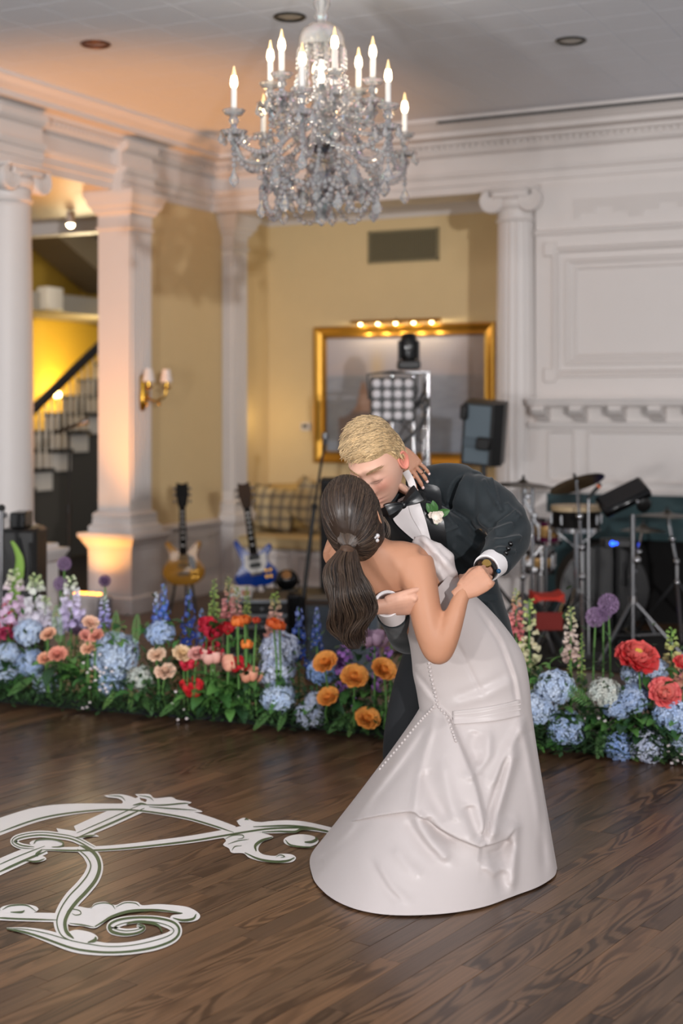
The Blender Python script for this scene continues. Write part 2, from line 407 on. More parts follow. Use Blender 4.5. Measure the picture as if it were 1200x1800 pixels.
# --- round Ionic columns
def ionic(name, label, cx, cy, r, zped, flutes, turn, group=None):
    t = thing(name, label, 'column', (cx, cy, 0)); z0 = zped
    n = 96 if flutes else 40
    def flu(j, n): 
        ph = (j*20/n) % 1; return 1-.055*max(0, math.sin(pi*ph))**.7 if flutes else 1
    prof = [(r, z0+.13), (r, z0+.16), (r, z0+.5), (r*.985, z0+1.0), (r*.955, z0+1.5), (r*.9, 2.70), (r*.89, 2.74)]
    part('shaft', MB().lathe(prof, n=n, fl=flu if flutes else None), WHITE, t, smooth='all' if not flutes else True)
    part('base', MB().lathe([(r*1.36, z0), (r*1.36, z0+.03), (r*1.38, z0+.045), (r*1.34, z0+.062), (r*1.18, z0+.068), (r*1.16, z0+.085), (r*1.2, z0+.09), (r*1.25, z0+.103), (r*1.2, z0+.118), (r*1.06, z0+.122), (r*1.03, z0+.14), (r, z0+.15)], n=40), WHITE, t)
    cap = MB().lathe([(r*.9, 2.735), (r*.95, 2.74), (r*.98, 2.75), (r*.95, 2.762), (r*.9, 2.765), (r*.9, 2.82), (r*1.0, 2.83), (r*1.08, 2.86), (r*1.08, 2.88), (r*.95, 2.90)], n=36)
    part('capital_necking', cap, WHITE, t)
    ro = Matrix.Rotation(turn, 4, 'Z')
    sp = MB().box((0, 0, 2.93), (r*2.1, r*2.0, .05), None, .008).box((0, 0, 2.957), (r*2.5, r*2.4, .021), None, .006); sp.xf(ro); part('abacus', sp, WHITE, t)
    for sx in (-1, 1):
        v = MB(); ax = Vector((0, 1, 0)); c = Vector((sx*r*.88, 0, 2.878)); R0 = .084
        v.lathe([(R0*.96, -r*1.0), (R0, -r*.96), (R0*.93, -r*.6), (R0*.72, 0), (R0*.93, r*.6), (R0, r*.96), (R0*.96, r*1.0)], c, 28, ax)
        v.xf(ro); vo = part('volute', v, WHITE, t)
        for sy in (-1, 1):          # raised spiral fillet on the face of the scroll
            pts = []
            for k in range(50):
                th = k/50*2.4*2*pi; rr = R0*.93*(1-k/50)**.8+.008
                pts.append(c+Vector((sx*rr*math.sin(th), sy*r*1.0, rr*math.cos(th))))
            s = MB().tube(pts, [.009*(1-.6*k/50) for k in range(50)], 5); s.xf(ro); part('spiral', s, WHITE, vo)
    b = MB().box((0, -r*.93, 2.925), (r*1.76, .05, .055), None, .012); b.xf(ro); part('volute_band', b, WHITE, t)
    q = r*1.36
    def sq2(prof):
        m = MB(); m.loft([[(-q-o, -q-o, z), (q+o, -q-o, z), (q+o, q+o, z), (-q-o, q+o, z)] for o, z in prof]); return m
    part('pedestal', sq2([(.05, 0), (.05, .11), (.03, .125), (.0, .14), (.0, zped-.12), (.01, zped-.115), (.02, zped-.1), (.045, zped-.055), (.05, zped-.045), (.05, zped-.03), (.02, zped-.028), (.0, zped-.027), (.0, zped)]), WHITEW, t)
    return t
ionic('column', 'smooth round white Ionic column on a pedestal at the left edge', -5.99, 7.08, .168, .575, False, pi/2)
cr = PY(909, 500, YF)
ionic('column', 'fluted white Ionic column beside the fireplace wall, speaker shadow on it', cr.x, YF+.0, .155, .56, True, 0)
# --- fireplace wall
xf0 = PY(945, 500, YF).x
wr = struct('wall_fireplace', MB().box2((xf0, YF+.02, 0), (2.9, YF+.3, 3.1)), WHITE, False)
struct('wall_alcove_left_return', MB().box2((XL-.2, YF+.33, 0), (XL-.01, YB+.1, 3.2)), YELLOW, False)
fp = thing('fireplace', 'wide white carved fireplace with panelled overmantel and dark green marble surround', 'fireplace', (-1.95, YF, 0))
xr = -3.9-xf0          # mirror about the fireplace axis at X=-1.95
YM = YF-.06
def frame(parent, name, x0, x1, z0, z1, w, dep, y, m, ear=0):
    mb = MB(); pr = [(0, 0), (dep, w*.1), (dep, w*.3), (dep*.5, w*.45), (dep*.8, w*.75), (dep*.3, w), (0, w)]
    if ear: P = [(x0-ear, z0), (x0-ear, z0+.2), (x0, z0+.2), (x0, z1-.2), (x0-ear, z1-.2), (x0-ear, z1), (x1+ear, z1), (x1+ear, z1-.2), (x1, z1-.2), (x1, z0+.2), (x1+ear, z0+.2), (x1+ear, z0)]
    else: P = [(x0, z0), (x0, z1), (x1, z1), (x1, z0)]
    n = len(P); rings = []
    for i in range(n):
        p = Vector(P[i]); a = (p-Vector(P[i-1])).normalized(); b = (Vector(P[(i+1) % n])-p).normalized()
        n0 = Vector((a.y, -a.x)); n1 = Vector((b.y, -b.x)); q = n0+n1; q = q/q.dot(n0)
        rings.append([Vector((p.x+q.x*k, y-o, p.y+q.y*k)) for o, k in pr])
    rings.append(rings[0]); mb.loft(rings, False); return part(name, mb, m, parent, world=True)
part('breast', MB().box2((xf0+.002, YM, .86), (xr, YF+.1, 2.965)), WHITE, fp, world=True, smooth=False)
z_of = lambda py, d=9.75: HC+(HOR-py)/FPX*d
frame(fp, 'overmantel_outer_molding', PY(972, 500, YM).x, -3.9-PY(972, 500, YM).x, z_of(664), z_of(432), .05, .03, YM, WHITE, .0)
frame(fp, 'overmantel_inner_molding', PY(994, 500, YM).x, -3.9-PY(994, 500, YM).x, z_of(642), z_of(454), .045, .022, YM, WHITE)
frame(fp, 'overmantel_field_molding', PY(1010, 500, YM).x, -3.9-PY(1010, 500, YM).x, z_of(628), z_of(470), .02, .012, YM, WHITE)
for sx in (PY(960, 500, YM).x, -3.9-PY(960, 500, YM).x):
    for zc in (z_of(659), z_of(437)):
        part('crossette', MB().box((sx+(.03 if sx < -1.95 else -.03), YM-.012, zc), (.09, .03, .1), None, .01), WHITE, fp, world=True)
fr = MB(); rr = random.Random(5)
x = PY(1010, 360, YM).x
while x < -3.9-PY(1010, 360, YM).x:
    k = int((x+20)/.11) % 4; h = (.06, .1, .14, .1)[k]
    fr.box((x, YM-.006, 2.87-h/2), (.012, .012, h)); x += .0275
part('reeded_frieze', fr, WHITE, fp, world=True, kind='stuff')
part('frieze_rail', sweep(MB(), [(0, 2.63), (.02, 2.635), (.03, 2.66), (.0, 2.67)], [(xf0, YM), (xr, YM)]), WHITE, fp, world=True)
xs0 = PY(925, 700, YF-.26).x; xs1 = -3.9-xs0
part('mantel_shelf', sweep(MB(), [(-.3, 1.452), (-.03, 1.452), (-.03, 1.458), (.0, 1.462), (.01, 1.49), (.02, 1.495), (.02, 1.512), (-.3, 1.512)], [(xs0, YF-.24), (xs1, YF-.24)]), WHITE, fp, world=True)
YN = YF-.1
part('frieze', MB().box2((xf0-.03, YN, .86), (xr+.03, YF, 1.452)), WHITE, fp, world=True, smooth=False)
bxs = [PY(p, 725, YN-.1).x for p in (949, 1016, 1083, 1153)]; st = (bxs[3]-bxs[0])/3
xb = bxs[0]
while xb < xs1-.1:
    pr = [(0, 1.452), (-.16, 1.452), (-.165, 1.43), (-.15, 1.405), (-.1, 1.385), (-.06, 1.375), (-.045, 1.355), (0, 1.35)]
    c = MB().loft([[Vector((xb+s, YN+o+.002, z)) for o, z in pr] for s in (-.042, .042)]); part('corbel', c, WHITE, fp, world=True); xb += st
part('bed_molding', sweep(MB(), [(-.005, 1.30), (.018, 1.305), (.03, 1.325), (.03, 1.345), (-.005, 1.35)], [(xf0-.03, YN), (xr+.03, YN)]), WHITE, fp, world=True)
xa, xbb = PY(962, 800, YN).x, PY(1012, 800, YN).x; xc, xd = PY(1032, 800, YN).x, -3.9-PY(1032, 800, YN).x
for x0, x1 in ((xa, xbb), (xc, xd), (-3.9-xbb, -3.9-xa)): frame(fp, 'frieze_panel_molding', x0, x1, z_of(848), z_of(755), .025, .016, YN, WHITE)
part('lower_rail', sweep(MB(), [(-.005, .86), (.012, .86), (.02, .88), (.0, .9)], [(xf0-.03, YN), (xr+.03, YN)]), WHITE, fp, world=True)
xm = PY(960, 900, YN).x; xm2 = -3.9-xm
for x0, x1 in ((xf0-.03, xm), (xm2, xr+.03)): part('leg', MB().box2((x0, YN, 0), (x1, YF, .86)), WHITE, fp, world=True, smooth=False)
MARB = mat('green_marble', '33474a', .25, noise_amt=.35, noise_scale=9)
xo = xm+.28; xo2 = xm2-.28
part('marble_lintel', MB().box2((xm, YN+.01, .56), (xm2, YF+.02, .86)), MARB, fp, world=True, smooth=False)
for x0, x1 in ((xm, xo), (xo2, xm2)): part('marble_jamb', MB().box2((x0, YN+.01, 0), (x1, YF+.02, .56)), MARB, fp, world=True, smooth=False)
SOOT_SHADE = mat('soot_and_shade_black', '0b0a0a', .95)
part('firebox', MB().box2((xo, YF+.0, .0), (xo2, YF+.019, .56)), SOOT_SHADE, fp, world=True, smooth=False)  # flat panel; soot and the shade of the recess both in its black
# --- recessed downlights
for (px, py, lab, is_copper) in ((168, 77, 'recessed copper-coloured ceiling downlight at the far left of the ceiling', 1), (509, 29, 'recessed ceiling downlight just left of the chandelier stem', 0), (1003, 71, 'recessed dark-rimmed ceiling downlight to the right, above the fireplace', 0)):
    d = (HCEIL-HC)*FPX/(HOR-py); c = Pc(px, py, d); c.z = HCEIL
    t = thing('downlight', lab, 'light', c)
    part('rim', MB().lathe([(.085, 0), (.085, -.006), (.078, -.01), (.066, -.006), (.066, -.001)], n=28), mat('downlight_bronze', '6b4430', .4, metal=.6) if is_copper else mat('downlight_black', '25241f', .4), t)
    part('lens', MB().lathe([(.064, -.0008), (.06, -.003), (.03, -.006), (.005, -.007)], n=24), mat('downlight_lens_warm', '8a5a40', .3) if is_copper else mat('downlight_lens', 'a09a90', .3), t)  # leftmost fixture has copper-toned rim and lens colours
# ============================================================ STAIR HALL beyond the colonnade
struct('wall_hall', MB().box2((-10.0, 7.5, -.0), (-9.85, 16.5, 5.2)), DYELLOW, False)
struct('wall_hall_end', MB().box2((-10.0, 15.2, -.0), (-6.2, 15.4, 5.2)), DYELLOW, False)
struct('ceiling_hall', MB().box2((-10.0, 7.0, 3.0), (-6.35, 9.6, 3.1)), WHITE, False)
struct('trim_4', MB().box2((-10, 9.55, 2.9), (-6.35, 9.68, 3.1), .01), WHITE)
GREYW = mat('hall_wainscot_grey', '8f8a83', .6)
STW = mat('stair_white_paint', 'd8d0c4', .5); TRD = mat('dark_stained_tread', '150d08', .65); CARP = mat('black_stair_runner', '15130f', .95, noise_amt=.3, noise_scale=80)
st = thing('staircase', 'white staircase with dark treads and a dark sloping handrail between the column and the pier', 'staircase', (-8.6, 9.5, 0))
xo_ = -8.6; xi_ = -9.15; run = .28; rise = .175
for k in range(1, 15):
    y = 9.42+run*(k-1)
    part('tread', MB().box2((xi_, y-.03, rise*k-.035), (xo_+.04, y+run, rise*k), .008), TRD, st, world=True)
    part('riser', MB().box2((xi_, y, rise*(k-1)), (xo_, y+.02, rise*k-.036)), STW, st, world=True, smooth=False)
    part('runner', MB().box2((xi_+.22, y-.034, rise*(k-1)), (xo_-.22, y-.0305, rise*k+.004)), CARP, st, world=True, smooth=False)
    part('step_end', MB().box2((xo_-.03, y+.021, rise*k-.21), (xo_, y+run-.001, rise*k-.036)), STW, st, world=True, smooth=False)
    for q in (.05, .145, .24):
        part('baluster', MB().lathe([(.017, rise*k+.001), (.017, rise*k+.12), (.011, rise*k+.15), (.017, rise*k+.3), (.01, rise*k+.42), (.01, rise*k+.45+q/run*rise)], (xo_-.05, y+q, 0), 8), STW, st, world=True)
hp = [Vector((xo_-.05, 9.42+s, .52+s*rise/run+rise)) for s in (-.1, 3.9)]
part('handrail', MB().tube(hp, .042, 10, flat=1.2), TRD, st, world=True)
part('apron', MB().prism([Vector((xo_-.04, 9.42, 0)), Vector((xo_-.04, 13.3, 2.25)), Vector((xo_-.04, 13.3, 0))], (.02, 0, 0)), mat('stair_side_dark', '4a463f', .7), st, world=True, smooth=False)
# landing and upper flight above
ul = thing('upper_stair', 'pale underside of the upper stair flight seen high between column and pier', 'staircase', (-9.2, 11, 2.3))
a0, a1 = PX(58, 545, -9.0), PX(185, 515, -9.0)
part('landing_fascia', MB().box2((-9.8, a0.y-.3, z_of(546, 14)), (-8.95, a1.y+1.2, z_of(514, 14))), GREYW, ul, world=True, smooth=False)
part('newel_block', MB().box2((-9.0, PX(78, 500, -8.9).y, z_of(545, 14)), (-8.86, PX(106, 500, -8.9).y, z_of(505, 14)), .01), STW, ul, world=True)
q0, q1 = PX(92, 372, -9.3), PX(190, 372, -9.3)
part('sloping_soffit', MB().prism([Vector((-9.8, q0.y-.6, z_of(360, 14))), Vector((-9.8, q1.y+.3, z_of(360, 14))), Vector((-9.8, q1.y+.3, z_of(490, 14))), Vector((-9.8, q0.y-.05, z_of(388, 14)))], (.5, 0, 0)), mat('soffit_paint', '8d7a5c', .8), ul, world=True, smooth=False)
for i in range(7):
    p = PX(119+i*9, 372, -9.2); part('upper_baluster', MB().box2((-9.22, p.y-.012, z_of(380+max(0, i-3)*6, 14)), (-9.19, p.y+.012, z_of(352, 14))), TRD, ul, world=True)
# glowing arch-headed niche wall
mb = MB(); cy = PX(112, 600, -9.8).y; poly = []
for k in range(25):
    th = pi*k/24; poly.append(Vector((-9.82, cy+1.0*math.cos(th), z_of(600, 14.3)+.32*math.sin(th))))
poly += [Vector((-9.82, cy-1.0, .2)), Vector((-9.82, cy+1.0, .2))]
part('arched_panel', mb.prism(poly, (-.028, 0, 0)), mat('arch_yellow', 'd0ac3c', .7), bpy.data.objects['wall_hall'], world=True, smooth=False)
lp = PX(101, 694, -9.74)
t = thing('hall_lamp', 'small glowing wall lamp seen through the stair balusters', 'lamp', (-9.85, lp.y, lp.z))
part('bulb', MB().ball((.11, 0, 0), .036, 12, 8), mat('hall_bulb', 'fff0cc', .4, emit='ffdf9a', estr=22), t)
part('bracket', MB().tube([(.0, 0, -.08), (.08, 0, -.08), (.11, 0, -.035)], .009, 8), BRASS, t); part('backplate', MB().box((.008, 0, -.06), (.016, .06, .12), None, .004), BRASS, t)
light('hall_lamp_light', 'POINT', lp+Vector((.2, 0, .05)), 16, (1, .72, .3), .06)
light('hall_ambient', 'POINT', Vector((-9.0, PX(112, 600, -9.8).y-.3, 2.15)), 28, (1, .74, .32), .25)  # added source with no fixture, brightens the arched panel
sp = Pc(124, 330, 11.2)
t = thing('spotlight', 'tiny bright spotlight under the beam between column and pier', 'light', (sp.x, sp.y, 2.99))
part('can', MB().lathe([(.035, 0), (.035, -.09), (.03, -.1)], n=14), WHITE, t); part('lamp', MB().ball((0, 0, -.1), .03, 10, 6), mat('spot_lamp', 'fff0d8', .4, emit='ffe2b0', estr=30), t)

light('hall_fill', 'POINT', Vector((-7.9, 10.4, 2.6)), 26, (1, .8, .5), .2)  # added fill, no lamp hangs here; lights the near side of the balusters
# ============================================================ UPLIGHT on the floor before the pier
uc = PF(183, 1069); uc.y = 7.93; uc.x = -6.02
ub = thing('uplight', 'white battery uplight box glowing orange at the foot of the pier', 'uplight', (uc.x, uc.y, 0))
UW = mat('uplight_white', 'c9c4c4', .4); UL = mat('uplight_led', 'ffb060', .4, emit='ff9a3c', estr=9)
part('housing', MB().box((0, 0, .086), (.32, .17, .152), None, .012), UW, ub)
part('end_plate', MB().box((.1655, 0, .075), (.012, .16, .12), None, .004), mat('uplight_grey', '8d8f98', .5), ub)
for i in range(5): part('led', MB().lathe([(.022, .1625), (.022, .169), (.012, .172), (.002, .172)], (-.11+.055*i, 0, 0), 12), UL, ub)
for i in range(3): part('button', MB().lathe([(.011, -.0855), (.011, -.089), (.002, -.0895)], (-.1+.035*i, 0, .085), 10, (0, 1, 0)) if False else MB().ball((-.1+.04*i, -.086, .085), .010 if i else .015, 8, 6, (1, .4, 1)), BLACK, ub)
for sx in (-.12, .12):
    for sy in (-.06, .06): part('foot', MB().lathe([(.012, 0), (.012, .012)], (sx, sy, 0), 8), BLACK, ub)
light('uplight_beam', 'SPOT', Vector((uc.x, uc.y-.02, .185)), 22, (1, .43, .10), .05, Vector((uc.x+.02, uc.y+.75, 3.2)), 125)
light('uplight_hidden', 'SPOT', Vector((-5.78, 7.68, .1)), 270, (1, .37, .06), .06, Vector((-5.66, 7.9, 3.4)), 70)

# ============================================================ WALL SCONCE on the pier
sc_ = PX(243, 680, -5.845); sc_.y = 8.345
s = thing('wall_sconce', 'brass two-arm wall sconce with white candle shades on the pier', 'sconce', (-5.846, 8.345, z_of(690, 10.1)))
part('backplate', MB().lathe([(.012, -.13), (.03, -.09), (.035, -.02), (.022, .03), (.03, .09), (.01, .13)], (.012, 0, 0), 14), BRASS, s)
for sy in (-1, 1):
    arm = MB().tube(spline([(.02, sy*.01, -.02), (.08, sy*.05, -.06), (.13, sy*.1, -.03), (.14, sy*.11, .03)], 6), .008, 8); ao = part('arm', arm, BRASS, s)
    part('cup', MB().lathe([(.01, .02), (.03, .03), (.034, .042), (.012, .045), (.012, .1)], (.14, sy*.11, 0), 14), BRASS, s)
    part('shade', MB().lathe([(.045, .075), (.028, .165), (.026, .165), (.043, .075)], (.14, sy*.11, 0), 18), mat('sconce_shade', 'e8ded6', .6), s)
    part('drop', MB().ball((.1, sy*.075, -.08), .014, 10, 7), BRASS, s)

# ============================================================ ALCOVE: painting, grille, thermostat, window seat, pillows
YP = YB-.002
xl_, xr_ = PY(552, 700, YP-.06).x, PY(868, 700, YP-.06).x; zt, zb = z_of(571, 11.3), z_of(816, 11.3)
pt = thing('painting', 'large seascape painting in a wide gilt frame lit by a brass picture light', 'painting', ((xl_+xr_)/2, YP, zb))
pw2, ph = (xr_-xl_)/2, zt-zb; fwid = .095
pr = [(0, 0), (.0, .07), (.015, .075), (.03, .06), (.06, .045), (.08, .05), (fwid, .02), (fwid, 0)]
corners = [(-pw2, 0), (-pw2, ph), (pw2, ph), (pw2, 0)]
for i in range(4):
    a, b = corners[i], corners[(i+1) % 4]; rings = []
    for (x, z) in (a, b):
        sx = 1 if x < 0 else -1; sz = 1 if z == 0 else -1
        rings.append([Vector((x+sx*o, -.001-dp, z+sz*o)) for o, dp in pr])
    part('frame_rail', MB().loft(rings), GOLD, pt)
nx, nz = 90, 64; mbv = MB(); cols = []
def paint(u, v):
    n1 = noise.noise(Vector((u*5, v*9, 1.3))); n2 = noise.noise(Vector((u*14, v*40, 4))); hor = .66
    if v > hor:
        t = (v-hor)/(1-hor); c = np.array([.50, .47, .50])*(1-t)+np.array([.62, .58, .60])*t; c = c+np.array([.08, .04, 0])*max(0, n1)*1.2
    else:
        t = v/hor; c = np.array([.30, .34, .40])*(1-t)+np.array([.38, .40, .45])*t+.05*n2
    k = math.exp(-((u-.33)/.05)**2-((v-.74)/.12)**2); c = c*(1-.7*k)+np.array([.65, .50, .30])*.7*k
    rock = .30+.18*math.exp(-((u-.27)/.09)**2)+.14*math.exp(-((u-.24)/.03)**2)+.03*n1
    if v < rock and .08 < u < .42: c = np.array([.26, .21, .20])+.05*n2+(np.array([.16, .08, .03]) if v > .35 else 0)
    if u > .78: 
        k = sstep(.78, 1, u)*sstep(.2, .5, v)*.5; c = c*(1-k)+np.array([.42, .32, .26])*k
    return np.clip(c, 0, 1)
ix, iz = pw2-fwid+.005, ph-2*fwid+.01
for j in range(nz+1):
    for i in range(nx+1):
        u, v = i/nx, j/nz; mbv.v.append(Vector((-ix+2*ix*u, -.02, fwid-.005+iz*v))); cols.append(paint(u, v))
for j in range(nz):
    for i in range(nx): a = j*(nx+1)+i; mbv.f.append((a, a+1, a+nx+2, a+nx+1))
cv = part('canvas', mbv, mat('oil_paint', 'ffffff', .5, attr='Col'), pt)
ca = cv.data.color_attributes.new('Col', 'FLOAT_COLOR', 'POINT'); ca.data.foreach_set('color', np.array([[c[0]**1.15, c[1]**1.15, c[2]**1.15, 1] for c in cols], dtype=np.float32).ravel())
part('picture_light_hood', MB().loft([[Vector((x, -.1+.03*math.cos(th), ph+.015+.028*math.sin(th))) for th in [pi*k/8 for k in range(9)]] for x in (-.42, .35)]), BRASS, pt)
part('picture_light_arm', MB().tube([(-.03, -.01, ph-.06), (-.03, -.09, ph+.05), (-.03, -.1, ph+.03)], .008, 8), BRASS, pt)
for i in range(5):
    x = -.34+i*.155
    part('picture_bulb', MB().ball((x, -.1, ph+.012), .014, 8, 6), mat('picture_bulb', 'fff0d0', .4, emit='ffdc9a', estr=10), pt)
    light('picture_light_lamp', 'POINT', wmat(pt) @ Vector((x, -.13, ph-.005)), .9, (1, .8, .5), .012)
# vent grille
gx0, gx1 = PY(648, 430, YP).x, PY(772, 430, YP).x; gz0, gz1 = z_of(461, 11.35), z_of(404, 11.35)
gr = thing('vent_grille', 'dull bronze vent grille high on the mustard wall above the painting', 'vent', ((gx0+gx1)/2, YB, gz0)); w2 = (gx1-gx0)/2; gh = gz1-gz0
GRM = mat('grille_bronze', '8d8468', .5, metal=.2)
part('backing', MB().box((0, -.003, gh/2), (2*w2-.01, .004, gh-.01)), mat('grille_dark', '2e2b22', .8), gr, smooth=False)
for (c, sz) in (((0, -.012, .009), (2*w2, .024, .018)), ((0, -.012, gh-.009), (2*w2, .024, .018)), ((-w2+.009, -.012, gh/2), (.018, .024, gh)), ((w2-.009, -.012, gh/2), (.018, .024, gh))): part('rim', MB().box(c, sz, None, .003), GRM, gr)
for i in range(34): part('slat', MB().box((-w2+.025+i*(2*w2-.05)/33, -.012, gh/2), (.007, .016, gh-.036)), GRM, gr, smooth=False)
th = PY(538, 750, YB-.001)
t = thing('thermostat', 'small white thermostat with a dark display left of the painting', 'thermostat', th)
part('case', MB().box((0, -.012, 0), (.085, .022, .065), None, .004), WHITE, t); part('display', MB().box((0, -.0245, .004), (.05, .003, .028), None, .001), BLACKG, t)
# window seat
ws = thing('window_seat', 'built-in white window seat with a cream cushion in the alcove', 'bench', (-5.0, 9.98, 0))
part('seat_base', MB().box2((XL+.01, 9.68, .0), (-3.3, YB-.005, .335)), WHITEW, ws, world=True, smooth=False)
for i in range(5): frame(ws, 'seat_panel', XL+.12+i*.52, XL+.56+i*.52, .07, .29, .02, .012, 9.68, WHITEW)
CREAM = mat('cream_upholstery', 'cbb78c', .85, noise_amt=.06, noise_scale=60, bump=.1, bump_scale=200)
cu = MB().box2((XL+.02, 9.66, .337), (-3.31, YB-.01, .43), .025); part('seat_cushion', cu, CREAM, ws, world=True)
part('piping', MB().tube([(XL+.03, 9.658, .42), (-3.32, 9.658, .42)], .006, 6).tube([(XL+.03, 9.658, .35), (-3.32, 9.658, .35)], .006, 6), CREAM, ws, world=True)
def plaid_mat():
    m = mat('plaid_fabric', 'c9b78f', .9); N = m.node_tree.nodes; L = m.node_tree.links; b = N['Principled BSDF']; tc = N.new('ShaderNodeTexCoord'); sp = N.new('ShaderNodeSeparateXYZ'); L.new(tc.outputs['Object'], sp.inputs[0])
    prev = None
    for ax, sc in (('X', 70), ('Z', 70)):
        mu = N.new('ShaderNodeMath'); mu.operation = 'MULTIPLY'; mu.inputs[1].default_value = sc; L.new(sp.outputs[ax], mu.inputs[0])
        sn = N.new('ShaderNodeMath'); sn.operation = 'SINE'; L.new(mu.outputs[0], sn.inputs[0])
        gt = N.new('ShaderNodeMath'); gt.operation = 'GREATER_THAN'; gt.inputs[1].default_value = .45; L.new(sn.outputs[0], gt.inputs[0])
        mx = N.new('ShaderNodeMix'); mx.data_type = 'RGBA'; mx.blend_type = 'MIX'; L.new(gt.outputs[0], mx.inputs[0])
        sca = N.new('ShaderNodeMath'); sca.operation = 'MULTIPLY'; sca.inputs[1].default_value = .6; L.new(gt.outputs[0], sca.inputs[0]); L.new(sca.outputs[0], mx.inputs[0])
        if prev is None: mx.inputs[6].default_value = hx('c9b78f')
        else: L.new(prev, mx.inputs[6])
        mx.inputs[7].default_value = hx('5a5a5c'); prev = mx.outputs[2]
    L.new(prev, b.inputs['Base Color']); return m
PLAID = plaid_mat(); CUSHY = mat('tan_pillow_fabric', 'c2a468', .9, noise_amt=.08, noise_scale=50)
def pillow(label, px, py, Y, w, h, m, tilt, roll):
    t = thing('pillow', label, 'pillow', (PY(px, py, Y).x, Y, .435), 0, 'pillows on the window seat'); mb = MB(); n = 14
    vs = {}
    for s in (-1, 1):
        for i in range(n+1):
            for j in range(n+1):
                u, v = i/n*2-1, j/n*2-1; k = (1-u*u)**.45*(1-v*v)**.45; pin = 1-.07*(abs(u)*abs(v))**2
                if s == 1 and k < 1e-6: vs[(s, i, j)] = vs[(-1, i, j)]; continue
                vs[(s, i, j)] = len(mb.v); mb.v.append(Vector((u*w/2*(1-.06*(1-abs(v))), s*k*.065, v*h/2*(1-.06*(1-abs(u))))))
    for s in (-1, 1):
        for i in range(n):
            for j in range(n): mb.f.append((vs[(s, i, j)], vs[(s, i+1, j)], vs[(s, i+1, j+1)], vs[(s, i, j+1)]))
    c, s_ = abs(math.cos(roll)), abs(math.sin(roll))
    mb.xf(Matrix.Translation((0, 0, (h*c+w*s_)/2*.93)) @ Matrix.Rotation(tilt, 4, 'X') @ Matrix.Rotation(roll, 4, 'Y')); part('cover', mb, m, t, smooth='all'); return t
pillow('plaid grey and cream pillow leaning at the left end of the window seat', 478, 920, 10.08, .44, .36, PLAID, -.25, .12)
pillow('plain tan pillow leaning in the middle of the window seat', 512, 905, 10.17, .44, .40, CUSHY, -.2, -.1)
pillow('plaid pillow turned on its corner at the right of the window seat', 545, 920, 10.08, .40, .34, PLAID, -.28, .5)
pillow('small tan pillow in the corner behind the blue guitar neck', 448, 905, 10.2, .38, .36, CUSHY, -.15, .1)
light('alcove_lamp', 'POINT', Vector((-5.8, 10.0, 1.35)), 1.6, (1, .72, .32), .2)
# ============================================================ BAND GEAR
def cthing(name, label, cat, px, d, z=0.0, rz=0.0, group=None):
    """thing standing at height z under image column px at depth d, turned to face the dance floor"""
    p = Wc((px-600)/FPX*d, d, z); return thing(name, label, cat, p, YAW+rz, group)
def zz(py, d): return HC-(py-HOR)/FPX*d
# --- truss tower with blinder and moving head
D = 9.2; k = D/FPX
tt = cthing('truss_tower', 'silver aluminium truss tower behind the groom, carrying stage lamps', 'truss', 706, D, 0)
xs = ((690-706)*k, (727-706)*k, (753-706)*k); ztop = zz(657, D)
pts = [(xs[1], -.02), (xs[2], .03), (xs[0], .10), (xs[2]-.02, .16)]
for x, y in pts: part('chord', MB().tube([(x, y, .012), (x, y, ztop)], .014, 10), CHROME, tt)
for i in range(7):
    z0 = .1+i*.22
    for a, b in ((0, 1), (1, 3), (3, 2), (2, 0)):
        part('brace', MB().tube([(pts[a][0], pts[a][1], z0), (pts[b][0], pts[b][1], z0+.2)], .006, 6), STEEL, tt)
part('base_plate', MB().box((.03, .07, .006), (.42, .42, .012)), BLACK, tt); part('top_plate', MB().box((.03, .07, ztop+.008), (.3, .26, .016), None, .003), STEEL, tt)
bl = cthing('blinder_lamp', 'square stage blinder with sixteen round lamps hung on the truss', 'stage light', 690, D-.16, zz(741, D-.16)); hw = .135
part('housing', MB().box((0, .05, .14), (.285, .09, .285), None, .006), BLACK, bl)
LENS = mat('blinder_lens', 'd8d4d6', .25, noise_amt=.08, noise_scale=90)
for i in range(4):
    for j in range(4):
        c = (-.102+.068*i, 0, .038+.068*j)
        part('lamp_lens', MB().lathe([(.029, .004), (.027, -.004), (.018, -.012), (.003, -.015)], c, 18, (0, 1, 0)), LENS, bl)
part('yoke', MB().tube([(.15, .05, .14), (.16, .05, .3), (.0, .05, .32), (-.16, .05, .3), (-.15, .05, .14)], .008, 6), BLACK, bl)
part('clamp', MB().box((.14, .1, .2), (.05, .14, .05), None, .008), BLACK, bl)
mh = cthing('moving_head', 'black moving head stage lamp on top of the truss', 'stage light', 718, D+.05, zz(655, D)+.02)
part('base', MB().box((0, 0, .03), (.15, .15, .06), None, .012), BLACK, mh)
for sx in (-1, 1): part('yoke_arm', MB().box((sx*.062, 0, .12), (.016, .06, .14), None, .006), BLACK, mh)
part('head', MB().lathe([(.03, .06), (.05, .065), (.056, .09), (.056, .18), (.05, .215), (.035, .238), (.01, .24)], (0, 0, 0), 18), BLACKG, mh)
part('lens', MB().lathe([(.03, -.052), (.028, -.058), (.01, -.062)], (0, 0, .15), 16, (0, 1, 0)), mat('dark_lens', '30302f', .1), mh)
# hanging cables
c = Pc(735, 760, D-.1); tag(link('cable', MB().tube(spline([Pc(745, 690, D-.1), Pc(728, 718, D-.14), Pc(752, 700, D-.14), Pc(740, 745, D-.13), Pc(715, 772, D-.13), Pc(700, 790, D-.1), Pc(690, 850, D-.1)], 8), .010, 6).mesh('cable', BLACK)), 'black cable looped around the truss under the blinder', 'cable')
